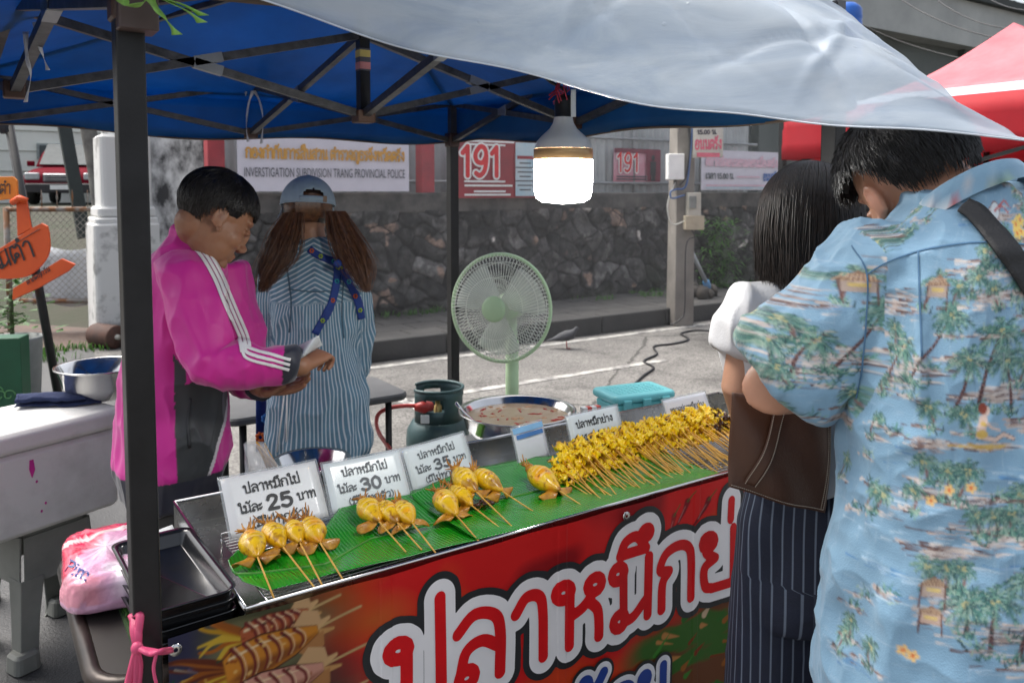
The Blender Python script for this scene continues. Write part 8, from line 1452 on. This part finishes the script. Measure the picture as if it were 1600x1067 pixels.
for x, y in ((1464, 352), (1470, 362), (1478, 345), (1460, 365)): flower(x, y, 1.2, (.7, .5, .12))
for x, y, c1, c2 in ((1528, 622, (.72, .55, .22), (.55, .05, .04)), (1549, 620, (.25, .5, .58), (.06, .2, .3)), (1580, 618, (.65, .27, .06), (.7, .55, .3)), (1605, 618, (.6, .1, .06), (.7, .6, .4))):
    c = UC(x, y); cv.ellipse(c, .0105, .034, (.08, .04, .035)); cv.ellipse(c, .009, .032, c1); cv.line([(c[0], c[1] - .03), (c[0], c[1] + .03)], .0022, c2); cv.ellipse((c[0], c[1] + .014), .004, .007, c2); cv.line([(c[0] - .006, c[1] - .012), (c[0], c[1] - .004), (c[0] + .006, c[1] - .012)], .002, c2)
def sitter(x, y, hair_, cloth_, s=1.0):
    c = UC(x, y); q_ = lambda a, b: (c[0] + a * s, c[1] + b * s); SK = (.66, .5, .42); cv.line([q_(-.004, .0), q_(.018, -.006), q_(.03, .002), q_(.044, -.004)], .0085 * s, (.1, .05, .045), 1, .006 * s); cv.line([q_(-.004, .0), q_(.018, -.006), q_(.03, .002), q_(.044, -.004)], .007 * s, SK, 1, .0045 * s); cv.line([q_(-.003, .002), q_(.0, .024)], .013 * s, SK, 1, .011 * s); cv.ellipse(q_(-.001, .003), .008 * s, .006 * s, cloth_); cv.ellipse(q_(.002, .018), .006 * s, .0035 * s, cloth_); cv.line([q_(.001, .024), q_(.012, .012), q_(.024, .008)], .0042 * s, SK, 1, .003 * s); cv.ellipse(q_(.003, .035), .006 * s, .007 * s, SK); cv.ellipse(q_(-.001, .038), .006 * s, .008 * s, hair_)
sitter(1502, 575, (.55, .3, .06), (.5, .02, .03), 1.0); sitter(1385, 672, (.22, .04, .02), (.62, .42, .1), .95); streaks(1385, 690, 40, 5, 30, [(.6, .42, .12), (.5, .32, .08)])
def hut(x, y, s=1.0, c=(.42, .33, .28)):
    s *= .7
    u, v = UC(x, y); cv.poly([(u - .016 * s, v - .012 * s), (u + .016 * s, v - .012 * s), (u + .016 * s, v + .006 * s), (u - .016 * s, v + .006 * s)], c); cv.poly([(u - .022 * s, v + .005 * s), (u + .022 * s, v + .005 * s), (u, v + .022 * s)], (.25, .15, .1)); cv.poly([(u - .01 * s, v - .004 * s), (u + .01 * s, v - .004 * s), (u + .01 * s, v + .002 * s), (u - .01 * s, v + .002 * s)], (.6, .45, .15))
    for k in range(8): cv.line([(u - .02 * s + .005 * s * k, v + .004 * s), (u - .012 * s + .0035 * s * k, v + .016 * s)], .0012, (.5, .35, .22))
    for sg in (-1, 1): cv.line([(u + sg * .016 * s, v + .006), (u + sg * .018 * s, v - .03 * s)], .002, (.12, .05, .04))
hut(1300, 452, 1.3); hut(1330, 905, 1.1); hut(1590, 582, 1.0); hut(1330, 945, 1.0, (.5, .35, .28)); hut(1680, 590, 1.2)
u, v = UC(1522, 735); cv.line([(u - .03, v), (u + .03, v + .002)], .006, (.5, .3, .12), 1, .003); cv.line([(u - .022, v + .011), (u + .016, v + .012)], .0035, (.45, .3, .2)); cv.line([(u - .02, v - .006), (u + .018, v - .005)], .0035, (.45, .3, .2)); cv.ellipse((u - .022, v + .002), .007, .008, (.55, .25, .1)); cv.line([(u - .03, v - .016), (u + .026, v - .014)], .003, (.6, .45, .15)); 
u, v = UC(1555, 995)
for k in range(7): cv.line([(u, v + .004 * k), (u + .05, v + .004 * k + .004)], .0022, (.5, .12, .12) if k % 2 else (.65, .6, .58))
cv.poly([(u - .018, v + .01), (u, v + .01), (u, v + .028), (u - .018, v + .026)], (.1, .25, .35))
for x, y in ((1400, 338), (1410, 330), (1515, 388)): # bicycles and wheels
    u, v = UC(x, y); cv.ellipse((u, v), .0135, .0135, (.2, .12, .12)); cv.ellipse((u, v), .0115, .0115, (.55, .6, .62)); cv.line([(u, v), (u + .03, v + .014), (u + .045, v + .004)], .004, (.4, .1, .1), 1, .002)
for _ in range(2600): u, v = rr_.uniform(0, 1.05), rr_.uniform(0, .98); L_ = rr_.uniform(.008, .03); cv.line([(u, v), ((u + L_), v) if rr_.random() < .5 else (u, v + L_)], .0011, (.5, .58, .64) if rr_.random() < .7 else (.05, .15, .28), .22)
# the shirt
mb = MB(); mb.loft([(P4(1532, 1075, .02), r4 * .245, f4 * .17), (P4(1533, 980), r4 * .235, f4 * .165), (P4(1531, 800), r4 * .218, f4 * .155), (P4(1528, 640), r4 * .2, f4 * .145), (P4(1524, 520), r4 * .198, f4 * .14), (P4(1522, 430), r4 * .195, f4 * .125), (P4(1520, 380), r4 * .165, f4 * .11), (P4(1514, 345), r4 * .12, f4 * .095), (P4(1508, 318), r4 * .085, f4 * .082), (P4(1502, 300), r4 * .078, f4 * .078)], 0, 40, 2.25)
mb.tube([S4l + r4 * .06, S4l, S4l.lerp(E4l, .45), S4l.lerp(E4l, .88), S4l.lerp(E4l, .9)], [.1, .104, .094, .086, .08], 0, 26); mb.tube([S4r - r4 * .06, S4r, S4r.lerp(E4r, .45), S4r.lerp(E4r, .8)], [.1, .104, .098, .092], 0, 26)
me = remesh(mb, .0025, 20, .6); wrinkle(me, [((4.5, 4.5, 3), .026, 2, 1), ((11, 11, 9), .013, 2, 1), ((24, 24, 20), .0045, 2, 1)], 71)
ZF = lambda x, y: at(x, y, 1.1)
fold_lines(me, [([ZF(1434, 388), ZF(1436, 450), ZF(1440, 540), ZF(1438, 620)], .01, .011), ([ZF(1345, 420), ZF(1350, 500), ZF(1340, 580), ZF(1328, 640)], .012, -.011), ([ZF(1330, 640), ZF(1380, 680), ZF(1440, 700)], .012, .007), ([ZF(1470, 700), ZF(1520, 690), ZF(1580, 720)], .012, .006), ([ZF(1400, 960), ZF(1440, 880), ZF(1475, 815)], .018, .016), ([ZF(1420, 1000), ZF(1455, 920), ZF(1500, 850)], .012, -.01), ([ZF(1480, 800), ZF(1540, 860), ZF(1600, 900)], .013, .008), ([ZF(1340, 780), ZF(1330, 880), ZF(1310, 980)], .014, .009), ([ZF(1560, 560), ZF(1580, 640), ZF(1600, 700)], .014, .006), ([ZF(1480, 940), ZF(1520, 1000), ZF(1560, 1060)], .012, .008), ([ZF(1230, 470), ZF(1260, 520), ZF(1300, 560)], .016, .007), ([ZF(1190, 560), ZF(1230, 560), ZF(1290, 590)], .012, .006), ([ZF(1450, 640), ZF(1500, 660), ZF(1570, 650)], .009, .005), ([ZF(1380, 730), ZF(1440, 760), ZF(1470, 790)], .01, .006), ([ZF(1500, 700), ZF(1530, 760), ZF(1590, 800)], .01, .006)])
P = mverts(me); c0 = loc(P4(1526, 640)); xr = (P - c0) @ loc(r4); xf = (P - loc(P4(1526, 640))) @ loc(f4); an = np.arctan2(xr / .2, np.maximum(-xf, -.2) / .145 + 1e-6); d4l = seg_param(P, S4l, E4l)[1]; arm4 = (xr < -.19) & (d4l < .125) & (P[:, 2] > P4(1300, 655).z); uL = .52 + np.where(arm4, xr * .93, .2 * an); vL = P[:, 2] - .74
colr = cv.read(uL, vL); setcol(me, colr); SHM = mat('printed_rayon', (1, 1, 1), .72, attr='col', var=.06, vs=30, bump=.14, bs=420, sheen=.15); put(me, 'printed_shirt', SHM, t4); bv4 = bvh_of(me)
mb = MB(); cn_ = (UZ * .8 - RT * .3 + FH * .5).normalized(); ca_ = (RT - cn_ * RT.dot(cn_)).normalized(); cb_ = cn_.cross(ca_); mb.loft([(P4(1522, 338) , ca_ * .104, cb_ * .1), (P4(1514, 318), ca_ * .094, cb_ * .092), (P4(1507, 302), ca_ * .085, cb_ * .085), (P4(1505, 299), ca_ * .08, cb_ * .08), (P4(1511, 315), ca_ * .076, cb_ * .076)], 0, 48, 2.0); mb.f = [f_ for f_ in mb.f if len(f_) == 4]; mb.mi = [0] * len(mb.f); mb.sm = [True] * len(mb.f)
me = mb.mesh('collar'); P = mverts(me); uL = (P - c0) @ loc(r4) + .52; setcol(me, cv.read(uL, (P[:, 2] - .74))); put(me, 'collar', SHM, t4)
SEAM = mat('seam_thread', (.08, .18, .3), .8); mb = MB()
for pts in ([(1345, 424), (1380, 405), (1434, 387), (1500, 376), (1560, 374), (1640, 380)], [(1316, 372), (1345, 420), (1344, 500), (1336, 580), (1324, 640)], [(1434, 387), (1436, 450), (1440, 560)]):
    m2, _ = drape(bv4, [at(x, y, 1.05) for x, y in pts], ray(1450, 480), .0022, .0012, 10); mb.add(m2.v, m2.f, 0, True)
mb.build('seams', SEAM, t4, solid=.0006)
m2, _ = drape(bv4, [at(x, y, 1.05) for x, y in ((1500, 316), (1520, 330), (1550, 365), (1580, 405), (1610, 450), (1650, 510), (1700, 600))], ray(1560, 400), .027, .006, 10); m2.build('sling_strap', mat('black_webbing', (.012, .012, .013), .6, vs=80, bump=.2, bs=300), t4, solid=.003)
mb = MB(); mb.loft([(hip4 + UZ * .06, r4 * .18, f4 * .13), (hip4 - UZ * .06, r4 * .195, f4 * .14), (hip4 - UZ * .16, r4 * .19, f4 * .13)], 0, 28)
for sg in (-1, 1): h_ = hip4 + r4 * sg * .095 - UZ * .06; ft = g4 + r4 * sg * .11; mb.tube([h_, h_.lerp(ft, .5), ft + UZ * .08], [.12, .095, .075], 0, 18)
put(remesh(mb, .01, 5), 'trousers', mat('black_trousers', (.012, .012, .014), .8, vs=40), t4)
for sg in (-1, 1): shoe(t4, g4 + r4 * sg * .11, f4, r4, SHO)
# ---------------------------------------------------------------- grill smoke drifting between the stall and the wall
smo = bpy.data.materials.new('grill_smoke'); smo.use_nodes = True; n = smo.node_tree.nodes; l = smo.node_tree.links; n.remove(n['Principled BSDF']); pv = n.new('ShaderNodeVolumePrincipled'); pv.inputs['Density'].default_value = .007; pv.inputs['Color'].default_value = (.9, .92, .95, 1); l.new(pv.outputs[0], n['Material Output'].inputs['Volume'])
sk = MB().ell((3.9, 5.2, 1.55), (2.9, 2.1, 1.3), 0, Matrix.Rotation(R(25), 3, 'Z'), 32, 20).build('smoke', smo); sk['kind'] = 'stuff'
